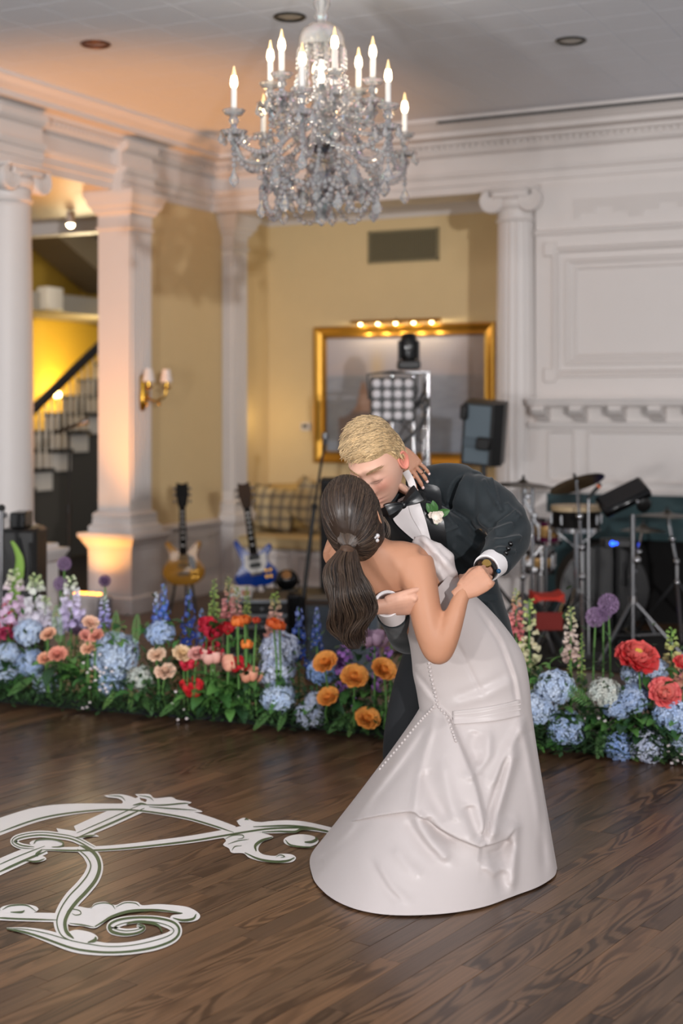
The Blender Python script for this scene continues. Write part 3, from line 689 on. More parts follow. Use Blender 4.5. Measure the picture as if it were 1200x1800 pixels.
# --- speaker on its pole, back panel towards us
d = 9.0; s1 = cthing('speaker', 'tilted grey-backed black loudspeaker on a pole in front of the gilt frame', 'speaker', 846, d, 0, math.radians(-16))
zb = zz(820, d); R6 = Matrix.Translation((0, 0, zb+.2)) @ Matrix.Rotation(math.radians(5), 4, 'Y') @ Matrix.Rotation(math.radians(8), 4, 'X')
m = MB().loft([[(-.125, -.0, z), (.07, -.0, z), (.125, .05, z), (.125, .2, z), (-.125, .2, z)] for z in (-.2, .2)]); m.xf(R6); part('cabinet', m, BLACK, s1)
m = MB().box((-.028, -.004, 0), (.16, .012, .37), None, .004); m.xf(R6); part('back_panel', m, mat('speaker_grey', '5b6870', .55), s1)
m = MB().box((.02, -.03, -.05), (.09, .05, .08), None, .01); m.xf(R6); part('bracket', m, BLACK, s1)
m = MB().box((-.06, -.016, -.05), (.1, .02, .06), None, .004); m.xf(R6); part('plate', m, mat('speaker_grey2', '4c5860', .5), s1)
m = MB().box((-.115, -.02, .14), (.05, .05, .1), None, .015); m.xf(R6); part('corner_handle', m, BLACK, s1)
part('pole', MB().tube([(0, .06, .3), (0, .08, zb+.03)], .018, 10), BLACK, s1)
for a in range(3): part('stand_leg', MB().tube([(0, .06, .42), (.33*math.cos(a*2.1+.5), .06+.33*math.sin(a*2.1+.5), .015)], .012, 8), BLACK, s1)
# --- big black cabinet behind the couple
d = 9.1; z1 = zz(841, d); w = .3
s2 = cthing('speaker_cabinet', 'tall black loudspeaker cabinet standing behind the bride in front of the window seat', 'speaker', 602, d, 0)
part('cabinet', MB().box((0, .16, z1/2), (.29, .3, z1-.01), None, .012), mat('cabinet_black', '0f0f10', .7), s2); part('grille', MB().box((0, .005, z1/2), (.26, .012, z1-.06), None, .004), mat('grille_black', '131314', .9, bump=.3, bump_scale=600), s2)
# --- low black case with the little par lamp on it
d = 8.75; zc = zz(1046, d)
cs = cthing('road_case', 'low black road case behind the flowers with a par lamp standing on it', 'case', 520, d, 0)
part('body', MB().box((0, .2, zc/2), (.42, .4, zc-.004), None, .006), BLACK, cs)
part('edge_trim', MB().box((0, .0, zc-.012), (.42, .012, .02), None, .002), DKGREY, cs); part('latch', MB().box((.08, -.008, zc*.6), (.05, .01, .06), None, .002), STEEL, cs)
pl = cthing('par_lamp', 'squat round black par lamp on the low road case by the microphone stand', 'stage light', 504, d+.16, zc)
part('can', MB().ball((0, 0, .075), .07, 18, 12, (1.05, .8, .95)), BLACKG, pl); part('yoke', MB().tube([(-.08, 0, .07), (-.07, 0, .0085), (.07, 0, .0085), (.08, 0, .07)], .008, 6), BLACK, pl)
part('lens', MB().lathe([(.03, 0), (.028, -.008), (.005, -.012)], (0, -.05, .11), 14, (0, .8, -.5)), mat('amber_gel', '9a6a3a', .3), pl)
# --- silver rack case with a white paper box on it
d = 8.2; zt = zz(1054, d)
rk = cthing('rack_case', 'silver-edged open rack case of audio gear behind the orange tulips', 'case', 448, d, 0)
part('shell', MB().box((0, .2, zt/2+.01), (.36, .36, zt-.03), None, .004), mat('rack_dark', '2a2523', .6), rk)
for z in (zt-.012, zt-.095, zt-.16): part('aluminium_edge', MB().box((0, .012, z), (.37, .03, .022), None, .004), mat('dull_aluminium', '8d9298', .3, metal=.7), rk)
for i, z in enumerate((zt-.055, zt-.128)): 
    part('rack_unit', MB().box((0, .018, z), (.33, .02, .042), None, .003), BLACK if i == 0 else mat('rack_grey', '4a4a4c', .4, metal=.4), rk)
    for q in range(4): part('knob', MB().lathe([(.01, 0), (.009, -.014), (.002, -.014)], (-.12+.08*q, .008, z), 10, (0, 1, 0)), STEEL, rk)
part('bottom_edge', MB().box((0, .012, .012), (.37, .03, .024), None, .004), STEEL, rk)
pb = cthing('paper_box', 'small white cardboard box lying on the silver rack case', 'box', 424, d+.12, zt-.004)
part('carton', MB().box((0, 0, .034), (.125, .1, .062), None, .002), mat('white_card', 'ddd8d2', .7), pb); part('printed_stripe', MB().box((.03, -.0505, .034), (.05, .001, .03)), mat('box_print', 'c9826a', .7), pb)
# --- floor monitor wedge
d = 7.55; zt = zz(1060, d)
fm = cthing('floor_monitor', 'dark floor monitor wedge with a grey mesh grille right behind the blue delphiniums', 'speaker', 602, d, 0)
zt = max(zt, .35)
m = MB().loft([[(x, 0, .01), (x, .06, zt-.02), (x, .09, zt), (x, .32, zt), (x, .38, .01)] for x in (-.2, .2)]); part('cabinet', m, BLACK, fm)
m = MB().loft([[(x, -.004, .03), (x, .052, zt-.03), (x, .06, zt-.03), (x, .01, .03)] for x in (-.185, .185)]); part('grille', m, mat('mesh_grille', '3c444c', .6, bump=.4, bump_scale=500), fm)
m = MB().box((0, .2, zt+.003), (.38, .2, .006)); part('top_panel', m, mat('monitor_top', '4a4a4a', .5), fm)
# --- black gear at the left edge
d = 7.7
g = cthing('gear_rack', 'black stack of stage gear at the left edge behind the pink foxglove', 'gear', 24, d, 0); z1, z2 = zz(930, d), zz(902, d)
part('lower_cabinet', MB().box((.02, .16, z1/2), (.2, .3, z1-.004), None, .02), BLACK, g); part('upper_box', MB().box((.01, .14, (z1+z2)/2), (.085, .2, z2-z1), None, .008), BLACKG, g)
part('handle', MB().tube([(.09, .0, z1*.9), (.1, -.03, z1*.85), (.1, -.03, z1*.6), (.09, 0, z1*.55)], .01, 8), BLACK, g); part('cable', MB().tube(spline([(.03, .005, z1-.05), (.06, -.03, z1*.7), (.0, -.03, z1*.5), (.05, 0, z1*.2)], 8), .007, 6), BLACKG, g)
d = 7.45
pstand = cthing('pole_stand', 'grey metal pole stand at the very left edge', 'stand', 3, d, 0)
part('pole', MB().tube([(0, 0, .01), (0, 0, zz(893, d))], .012, 10), STEEL, pstand); part('knob', MB().ball((.02, -.01, zz(905, d)), .014, 8, 6), STEEL, pstand); part('base', MB().lathe([(.12, 0), (.12, .012), (.02, .02)], n=20), BLACK, pstand); part('cap', MB().ball((0, 0, zz(893, d)), .02, 8, 6), BLACK, pstand)
# --- microphone stands
d = 10.2
ms = cthing('microphone_stand', 'black microphone stand with a short boom in front of the staircase', 'mic stand', 121, d, 0); zt = zz(760, d)
part('pole', MB().tube([(0, 0, .02), (0, 0, zt*.55)], .014, 10).tube([(0, 0, zt*.55), (0, 0, zt)], .009, 8), BLACK, ms); part('clutch', MB().lathe([(.02, zt*.53), (.022, zt*.57), (.012, zt*.6)], n=10), BLACK, ms)
part('boom', MB().tube([(-.095, 0, zt-.0), (.085, 0, zt+.065)], .013, 8), BLACK, ms); part('microphone', MB().tube([(.06, 0, zt+.055), (.1, 0, zt+.07), (.101, 0, zt+.07), (.14, 0, zt+.085)], [.012, .016, .024, .02], 12), STEEL, ms); part('base', MB().lathe([(.14, 0), (.14, .015), (.03, .028), (.014, .03)], n=24), BLACK, ms)
d = 8.62
m2 = cthing('microphone_stand', 'slanting black microphone stand left of the bride with its microphone before the painting', 'mic stand', 524, d, 0); x1 = (571-524)*d/FPX; zt = zz(775, d)
part('pole', MB().tube([(0, 0, .02), (x1*.6, 0, zt*.6+.1)], .013, 10).tube([(x1*.6, 0, zt*.6+.1), (x1, 0, zt)], .008, 8), BLACK, m2); part('microphone', MB().tube([(x1-.002, 0, zt-.02), (x1, -.005, zt+.015), (x1+.001, -.006, zt+.016), (x1+.003, -.01, zt+.05)], [.012, .015, .022, .02], 12), STEEL, m2)
part('clutch', MB().ball((x1*.6, 0, zt*.6+.1), .02, 8, 6), BLACK, m2); part('base', MB().lathe([(.13, 0), (.13, .015), (.03, .03), (.013, .035)], n=24), BLACK, m2)
# --- guitars on stands
def guitar(name, label, px_h, py_h, px_b, py_b, d, half, m_body, outline, m_guard, blk, tilt):
    hp = Pc(px_h, py_h, d); bp = Pc(px_b, py_b, d-.02); t = thing(name, label, 'guitar', bp, YAW)
    v = hp-bp; ln = v.length; M = Matrix.Rotation(math.atan2(v.dot(RT), v.z), 4, 'Y') @ Matrix.Rotation(-.12, 4, 'X')
    def P(nm, mb, m): mb.xf(M); return part(nm, mb, m, t)
    o = [(x*half, z*half) for x, z in outline]; o = [tuple(p) for p in spline(o+[o[0]], 4)][:-1]
    cx = sum(p[0] for p in o)/len(o); cz = sum(p[1] for p in o)/len(o); rings = []
    for f, y in ((.95, .024), (1, .018), (1, -.018), (.95, -.024)): rings.append([((x-cx)*f+cx, y, (z-cz)*f+cz) for x, z in o])
    P('body', MB().loft(rings), m_body)
    gz = half*.55
    P('neck', MB().loft([[(-w, -.03, z), (w, -.03, z), (w*.7, -.008, z), (-w*.7, -.008, z)] for w, z in ((.027, half*.45), (.021, ln-.17))]), mat('neck_dark', '2a1c14', .7, spec=.2))
    P('fretboard', MB().box((0, -.032, (gz+ln-.17)/2), (.045, .005, ln-.17-gz)), mat('fretboard', '14100e', .8, spec=.15))
    for i in range(7): P('fret_inlay', MB().box((0, -.0355, gz+.05+(ln-.26-gz)*(i/6)**.85), (.02, .003, .012)), mat('pearl_inlay', 'c8c4bc', .3))
    P('headstock', MB().loft([[(-.03, y, ln-.17), (.03, y, ln-.17), (.045, y, ln-.08), (.04, y, ln), (.01, y, ln-.012), (-.01, y, ln-.012), (-.04, y, ln), (-.045, y, ln-.08)] for y in (-.03, -.012)]), blk)
    for sx in (-1, 1):
        for q in range(3): P('tuner', MB().ball((sx*.055, -.02, ln-.045-.045*q), .012, 8, 6), CHROME)
    for q in (.18, -.18): P('pickup', MB().box((0, -.03, half*q+.02), (.075, .014, .035), None, .004), m_guard[1])
    P('bridge', MB().box((0, -.03, -half*.45), (.08, .014, .018), None, .003), mat('bridge_dull', '6a6459', .6))
    g = [(x*half, z*half) for x, z in m_guard[2]]; P('pickguard', MB().prism([(x, -.0285, z) for x, z in g], (0, .003, 0)), m_guard[0])
    for q in range(4): P('knob', MB().lathe([(.012, 0), (.01, -.014), (.002, -.014)], (half*(.45+.2*(q % 2)), -.026, -half*(.35+.28*(q//2))), 10, (0, 1, 0)), GOLD)
    st = MB(); foot = -(bp.z-.004)
    for q in range(6): P('string', MB().tube([(-.017+.0068*q, -.04, -half*.45), (-.015+.006*q, -.037, ln-.1)], .0005, 3), mat('string_dark', '3a3836', .6))
    for sx in (-1, 1):
        st.tube([(sx*.09, -.06, foot), (sx*.06, -.0, -half*.95), (0, .05, half*.2)], .009, 6); st.tube([(sx*.06, .0, -half*.97), (sx*.06, -.07, -half*.99)], .01, 6)
    st.tube([(0, .05, half*.5), (0, .1, -half*.3), (0, .2, foot)], .009, 6)
    s = thing('guitar_stand', 'black tripod stand holding the '+label.split(' leaning')[0].split(' on a')[0], 'stand', bp, YAW); part('frame', st, BLACK, s)
    return t
OUT1 = [(0, -1), (.5, -.95), (.9, -.65), (1, -.25), (.8, .1), (.66, .35), (.72, .62), (.86, .98), (.7, 1.08), (.4, .8), (.2, .62), (-.2, .62), (-.4, .8), (-.7, 1.08), (-.86, .98), (-.72, .62), (-.66, .35), (-.8, .1), (-1, -.25), (-.9, -.65), (-.5, -.95)]
guitar('guitar', 'honey gold double-cutaway electric guitar leaning at the wall beside the pier', 319, 848, 323, 992, 10.1, .148, mat('honey_maple', 'c08a30', .25, noise_amt=.2, noise_scale=15, stretch=(1, 1, 4)), OUT1, (mat('guard_dark', '2a1d14', .3), mat('pickup_gold', '8a6a30', .5), [(.12, .55), (.5, .3), (.62, -.1), (.5, -.35), (.3, -.1)]), mat('headstock_black', '0d0c0b', .7, spec=.2), 0)
OUT2 = [(0, -1), (.55, -1), (.95, -.7), (.9, -.3), (.66, 0), (.62, .3), (.85, .6), (.8, .85), (.55, .75), (.25, .5), (-.2, .55), (-.5, .9), (-.72, 1.25), (-.85, 1.05), (-.7, .5), (-.62, .1), (-.85, -.2), (-1.05, -.6), (-.7, -.98)]
guitar('guitar', 'bright blue electric guitar with a white pickguard on a stand in the alcove corner', 427, 848, 449, 992, 9.55, .145, mat('blue_lacquer', '0f3f9c', .2, coat=.4), OUT2, (mat('guard_white', 'd5cfc6', .3), BLACK, [(-.45, .5), (-.1, .45), (.3, .42), (.55, .5), (.55, .05), (.35, -.35), (-.2, -.45), (-.5, -.1)]), mat('headstock_maple', '3a2a1e', .7, spec=.2), 0)

# ============================================================ DRUM KIT in front of the fireplace
CYM = mat('dark_cymbal', '3c3428', .35, metal=.8, noise_amt=.15, noise_scale=30); HEADC = mat('drum_head_cream', 'c9b596', .7)
def cymbal(name, label, px, py, d, r, tilt, tdir, post, mtl=None, legs=True):
    z = zz(py, d); t = cthing(name, label, 'cymbal', px, d, 0)
    m = MB().lathe([(.004, .028), (.018, .026), (.03, .014), (.04, .01), (r*.6, .004), (r, -.012), (r, -.015), (r*.6, 0), (.03, .008), (.004, .01)], n=40)
    R = Matrix.Translation((0, 0, z)) @ Matrix.Rotation(tdir, 4, 'Z') @ Matrix.Rotation(tilt, 4, 'Y') @ Matrix.Rotation(-tdir, 4, 'Z'); m.xf(R)
    part('plate', m, mtl or CYM, t); 
    wn = MB().lathe([(.008, .02), (.01, .03), (.008, .045), (.003, .055)], n=10); wn.xf(R); part('wing_nut', wn, BLACK, t)
    x0, y0 = post
    part('pole', MB().tube([(x0, y0, .3), (x0, y0, z*.62)], .014, 10).tube([(x0, y0, z*.6), (0, 0, z+.01)], .009, 8), CHROME, t)
    for q in (.45, .62, .8): part('clamp', MB().ball((x0*(1-max(0, (q-.6)/.4)), y0*(1-max(0, (q-.6)/.4))-.012, z*q), .021, 10, 7), CHROME, t)
    if legs:
        for a in range(3):
            an = a*2.094+.4; part('leg', MB().tube([(x0, y0, .36), (x0+.28*math.cos(an), y0+.28*math.sin(an), .014)], .01, 6), STEEL, t); part('foot', MB().ball((x0+.28*math.cos(an), y0+.28*math.sin(an), .014), .014, 8, 6), BLACK, t)
    return t
cymbal('cymbal', 'flat dark cymbal on a chrome stand just right of the groom', 919, 851, 8.35, .19, .05, 0.2, (.0, .02))
cymbal('cymbal', 'steeply tilted dark crash cymbal, centre of the drum kit', 1013, 847, 8.3, .165, .42, 2.2, (.03, .0))
cymbal('cymbal', 'dark cymbal at the right edge of the drum kit', 1172, 905, 8.9, .2, .06, 1, (.06, .0))
cymbal('cymbal', 'low dark cymbal under the electronic pad', 1130, 930, 8.7, .14, .05, 1, (-.05, .05), None, False)
sn = cthing('snare_drum', 'cream-headed snare drum under the crash cymbal', 'drum', 1012, 8.55, 0); zt = zz(890, 8.55); r = .145
part('shell', MB().lathe([(r*.98, zt-.14), (r*.98, zt-.01)], n=32), mat('shell_black', '0f0c0a', .7, spec=.2), sn); part('hoop', MB().lathe([(r, zt-.025), (r*1.03, zt-.025), (r*1.03, zt+.006), (r, zt+.006)], n=32), mat('wood_hoop', 'c0a884', .5), sn); part('head', MB().lathe([(r, zt), (r*.5, zt+.001), (.003, zt+.001)], n=32), HEADC, sn); part('bottom_hoop', MB().lathe([(r, zt-.15), (r*1.03, zt-.15), (r*1.03, zt-.125), (r, zt-.125)], n=32), CHROME, sn)
for a in range(8): part('lug', MB().box((r*1.03*math.cos(a*pi/4), r*1.03*math.sin(a*pi/4), zt-.075), (.016, .016, .06), None, .004), CHROME, sn)
part('stand', MB().tube([(0, 0, .3), (0, 0, zt-.16)], .014, 8).tube([(-.12, 0, zt-.15), (0, 0, zt-.25), (.12, 0, zt-.15)], .008, 6), CHROME, sn)
for a in range(3): part('leg', MB().tube([(0, 0, .36), (.26*math.cos(a*2.1), .26*math.sin(a*2.1), .012)], .01, 6), CHROME, sn)
def tom(label, px, py, d, r, h, shell, rx):
    t = cthing('tom_drum', label, 'drum', px, d, 0); z0 = zz(py, d); M = Matrix.Translation((0, 0, z0)) @ Matrix.Rotation(rx, 4, 'X')
    def P(nm, mb, m): mb.xf(M); part(nm, mb, m, t)
    P('shell', MB().lathe([(r*.97, -h/2), (r*.97, h/2)], n=30), shell); P('head', MB().lathe([(r, h/2+.004), (.003, h/2+.005)], n=30), HEADC)
    for z in (-h/2, h/2): P('hoop', MB().lathe([(r, z-.012), (r*1.05, z-.012), (r*1.05, z+.012), (r, z+.012)], n=30), CHROME)
    P('shell_band', MB().lathe([(r*.975, -h*.22), (r*.985, -h*.2), (r*.985, h*.2), (r*.975, h*.22)], n=30), mat('shell_gold', 'b08a55', .25, metal=.4))
    for a in range(8): P('lug', MB().box((r*1.04*math.cos(a*pi/4), r*1.04*math.sin(a*pi/4), 0), (.02, .02, h*.75), None, .005), CHROME)
    part('stand', MB().tube([(-.0, .1, .02), (0, .1, z0-h*.3)], .013, 8), CHROME, t); part('stand_arm', MB().tube([(0, .1, z0-h*.4), (0, r*.9, z0)], .011, 8), CHROME, t)
PURP = mat('plum_lacquer', '4c1230', .2, coat=.3)
tom('plum and gold tom drum with chrome lugs on the left of the kit', 962, 930, 8.7, .085, .15, PURP, .15)
tom('smaller tom drum below the plum one, mostly in shadow', 948, 985, 8.9, .09, .13, mat('tom_dark', '2c1a1a', .3), .1)
hw_ = cthing('drum_hardware', 'cluster of chrome clamps and rods on the stand between groom and tom drum', 'stand', 935, 8.5, 0)
part('pole', MB().tube([(0, 0, .02), (0, 0, zz(850, 8.5))], .013, 10), CHROME, hw_)
for (px, py) in ((920, 862), (926, 872), (938, 905), (930, 940), (928, 990), (938, 1000), (920, 1010)): part('clamp', MB().box(((px-935)/FPX*8.5, -.02, zz(py, 8.5)), (.035, .04, .03), None, .006), CHROME, hw_)
part('rod', MB().tube([(-.06, -.02, zz(870, 8.5)), (.03, -.02, zz(925, 8.5))], .009, 6), CHROME, hw_); part('rod', MB().tube([(-.03, 0, zz(990, 8.5)), (.06, 0, zz(960, 8.5))], .008, 6), CHROME, hw_)
for a in range(3): part('leg', MB().tube([(0, 0, .34), (.25*math.cos(a*2.1+.9), .25*math.sin(a*2.1+.9), .012)], .01, 6), STEEL, hw_)
dm = cthing('drum_microphone', 'small black clip microphone with an orange band between the cymbals and the pad', 'microphone', 1043, 8.2, 0)
part('body', MB().tube([(-.04, 0, zz(878, 8.2)), (.02, 0, zz(858, 8.2)), (.04, 0, zz(850, 8.2))], [.008, .013, .012], 10), BLACK, dm); part('band', MB().tube([(.024, 0, zz(856.5, 8.2)), (.032, 0, zz(853.5, 8.2))], .0145, 10), mat('orange_band', 'd86a3a', .5), dm); part('stand', MB().tube([(-.03, 0, .02), (-.03, 0, zz(875, 8.2))], .007, 6), STEEL, dm); part('base', MB().lathe([(.1, 0), (.1, .012), (.01, .02)], n=16), BLACK, dm)
ep = cthing('drum_pad', 'black electronic drum pad tilted on a chrome tripod stand at the right', 'drum pad', 1113, 8.1, 0); d = 8.1
M = Matrix.Translation(((1095-1113)/FPX*d, 0, zz(874, d))) @ Matrix.Rotation(math.radians(-26), 4, 'Y') @ Matrix.Rotation(.55, 4, 'X')
m = MB().box((0, 0, 0), (.29, .17, .055), None, .015); m.xf(M); part('body', m, BLACKG, ep); m = MB().box((.0, -.0, .03), (.25, .13, .008), None, .003); m.xf(M); part('pad_surface', m, mat('pad_rubber', '1d1d1f', .7), ep)
m = MB().ball((.05, -.09, .0), .012, 8, 6); m.xf(M); part('knob', m, CHROME, ep); m = MB().ball((.08, -.08, -.05), .05, 14, 10, (.9, .4, 1)); m.xf(M); part('mount', m, BLACK, ep)
part('pole', MB().tube([(0, .02, .1), (0, .02, zz(905, d))], .015, 10), STEEL, ep); part('clamp', MB().ball((.02, 0, zz(985, d)), .024, 10, 7), CHROME, ep); part('collar', MB().lathe([(.024, zz(1055, d)-.02), (.026, zz(1055, d)+.02)], (0, .02, 0), 12), CHROME, ep)
for a in range(3):
    an = a*2.094-.35; f = (.3*math.cos(an), .02+.3*math.sin(an)); part('leg', MB().tube([(0, .02, zz(1055, d)), (f[0], f[1], .02)], .009, 8), STEEL, ep); part('brace', MB().tube([(0, .02, .14), (f[0]*.6, .02+(f[1]-.02)*.6, .16)], .006, 6), STEEL, ep); part('foot', MB().ball((f[0], f[1], .016), .016, 8, 6), BLACK, ep)
sm = cthing('sound_module', 'black sound module with a glowing blue light in front of the firebox', 'electronics', 1088, 8.8, 0); z = zz(955, 8.8)
part('case', MB().box((0, .05, z), (.2, .12, .05), None, .006), BLACK, sm); part('blue_light', MB().ball((-.045, -.013, z), .015, 10, 7).ball((-.02, -.012, z), .009, 8, 6), mat('blue_led', '2050ff', .3, emit='1e50ff', estr=6), sm); part('stand', MB().tube([(0, .05, .02), (0, .05, z-.02)], .012, 8), BLACK, sm); part('base', MB().lathe([(.14, 0), (.14, .014), (.012, .022)], (0, .05, 0), 18), BLACK, sm)
bd = cthing('bass_drum', 'black bass drum on its side in the dark behind the chrome stands', 'drum', 1062, 8.95, 0); r = .27
part('shell', MB().lathe([(r*.97, -.02), (r*.97, .32)], (0, 0, r+.03), 36, (0, 1, 0)), mat('shell_black', '0f0c0a', .7, spec=.2), bd); part('front_head', MB().lathe([(r*.95, -.016), (r*.5, -.02), (.003, -.02)], (0, 0, r+.03), 36, (0, 1, 0)), mat('black_drum_head', '080808', .9, spec=.1), bd); part('hoop', MB().lathe([(r*.97, -.03), (r*1.02, -.03), (r*1.02, .01), (r*.97, .01)], (0, 0, r+.03), 36, (0, 1, 0)), BLACKG, bd)
for sx in (-1, 1): part('spur', MB().tube([(sx*.24, .1, .2), (sx*.32, .0, .01)], .009, 6), CHROME, bd)
so = cthing('folding_stool', 'red folding stool with crossed legs in front of the fireplace', 'stool', 960, 8.0, 0); d = 8.0; REDF = mat('red_canvas', 'b02a18', .8); zt = zz(1040, d)
part('seat', MB().loft([[(-.085, y, zt), (-.04, y, zt-.018), (.04, y, zt-.018), (.085, y, zt), (.085, y, zt-.05), (.04, y, zt-.035), (-.04, y, zt-.035), (-.085, y, zt-.05)] for y in (-.11, .11)]), REDF, so)
part('side_panel', MB().box((0, -.115, zt-.15), (.15, .01, .1), None, .004), mat('dark_red_canvas', '6e1a12', .8), so)
for y in (-.1, .1):
    for s in (-1, 1): part('leg', MB().tube([(s*.08, y, zt-.02), (-s*.13, y, .012)], .011, 8), BLACK, so)
# ============================================================ CRYSTAL CHANDELIER
def crystal_mat():
    m = bpy.data.materials.new('cut_crystal'); m.use_nodes = True; N = m.node_tree.nodes; L = m.node_tree.links; out = N['Material Output']; b = N['Principled BSDF']
    b.inputs['Base Color'].default_value = (.97, .96, .95, 1); b.inputs['Roughness'].default_value = .04; b.inputs['Transmission Weight'].default_value = .77; b.inputs['IOR'].default_value = 1.6; b.inputs['Specular IOR Level'].default_value = .9
    b.inputs['Coat Weight'].default_value = .6; b.inputs['Coat Roughness'].default_value = .03; b.inputs['Thin Film Thickness'].default_value = 380
    return m
CRY = crystal_mat(); CANDLE = mat('candle_sleeve', 'ece8e2', .5); BULB = mat('flame_bulb', 'fff2d8', .2, emit='ffd9a0', estr=16); BTIP = mat('bulb_glass_tip', 'f6dfae', .15, emit='ffca7a', estr=1.1)
CD = 6.4; cc = Pc(565, 400, CD); ch = thing('chandelier', 'large crystal chandelier with electric candles and hanging drops', 'chandelier', (cc.x, cc.y, 0), YAW)
def zc_(py): return zz(py, CD)
S = CD/FPX
body = [(.012, zc_(385)), (.03, zc_(375)), (.045, zc_(360)), (.04, zc_(345)), (.014, zc_(332)), (.012, zc_(318)), (.05, zc_(306)), (.075, zc_(292)), (.03, zc_(284)), (.014, zc_(276)), (.02, zc_(268)), (.06, zc_(262)), (.08, zc_(250)), (.075, zc_(242)), (.03, zc_(236)), (.022, zc_(222)), (.045, zc_(205)), (.05, zc_(190)), (.025, zc_(175)), (.018, zc_(160)), (.04, zc_(140)), (.035, zc_(125)), (.016, zc_(110)), (.014, zc_(60)), (.02, zc_(48))]
fl8 = lambda j, n: 1+.07*math.cos(8*2*pi*j/n)
part('central_stem', MB().lathe(body, n=32, fl=fl8), CRY, ch)
part('chrome_bowl', MB().lathe([(.015, zc_(272)), (.05, zc_(268)), (.07, zc_(258)), (.06, zc_(250)), (.02, zc_(248))], n=20), CHROME, ch)
part('lower_bowl', MB().lathe([(.03, zc_(300)), (.075, zc_(316)), (.085, zc_(333)), (.08, zc_(333)), (.07, zc_(318)), (.028, zc_(303))], n=24, fl=fl8), CRY, ch)
part('upper_stem', MB().lathe([(.016, zc_(40)), (.03, zc_(30)), (.022, zc_(20)), (.036, zc_(8)), (.03, zc_(-8)), (.045, zc_(-25)), (.016, zc_(-34)), (.012, HCEIL-.03)], n=20, fl=fl8), CRY, ch)
part('ceiling_canopy', MB().lathe([(.075, HCEIL), (.075, HCEIL-.01), (.04, HCEIL-.03), (.012, HCEIL-.04)], n=24), CHROME, ch)
R = 41*S
part('glass_dome', MB().lathe([(.018, zc_(38)), (R*.55, zc_(44)), (R*.85, zc_(54)), (R*.98, zc_(66)), (R, zc_(78)), (R*1.02, zc_(84)), (R*.99, zc_(84)), (R*.96, zc_(76)), (R*.92, zc_(66)), (R*.8, zc_(56)), (R*.5, zc_(47)), (.02, zc_(42))], n=40), CRY, ch)
drop_me = {}
def drop(L_, name='crystal_drop'):
    key = round(L_, 3)
    if key not in drop_me:
        mb = MB(); n = 6; w = L_*.27
        rings = [[(rr*w*math.cos(2*pi*j/n+o), rr*w*.7*math.sin(2*pi*j/n+o), -z*L_) for j in range(n)] for rr, z, o in ((.12, 0, 0), (.5, .3, .5), (1, .62, 0), (.75, .85, .5), (.1, 1, 0))]
        mb.loft(rings); drop_me[key] = mb.mesh('crystal_drop', CRY, False)
    return drop_me[key]
bead = MB().ball((0, 0, 0), .0115, 6, 4)
def beads(mb, pts, step=.025, s=1.0):
    pts = [Vector(p) for p in pts]; acc = 0; last = pts[0]
    for p in pts[1:]:
        seg = (p-last).length; 
        while acc+seg >= step:
            t = (step-acc)/seg; last = last.lerp(p, t); seg = (p-last).length; acc = 0
            mb.add([v*s+last for v in bead.v], bead.f)
        acc += seg; last = p
def swag(a, b, sag, n=14):
    a, b = Vector(a), Vector(b); return [a.lerp(b, i/n)-Vector((0, 0, sag*4*(i/n)*(1-i/n))) for i in range(n+1)]
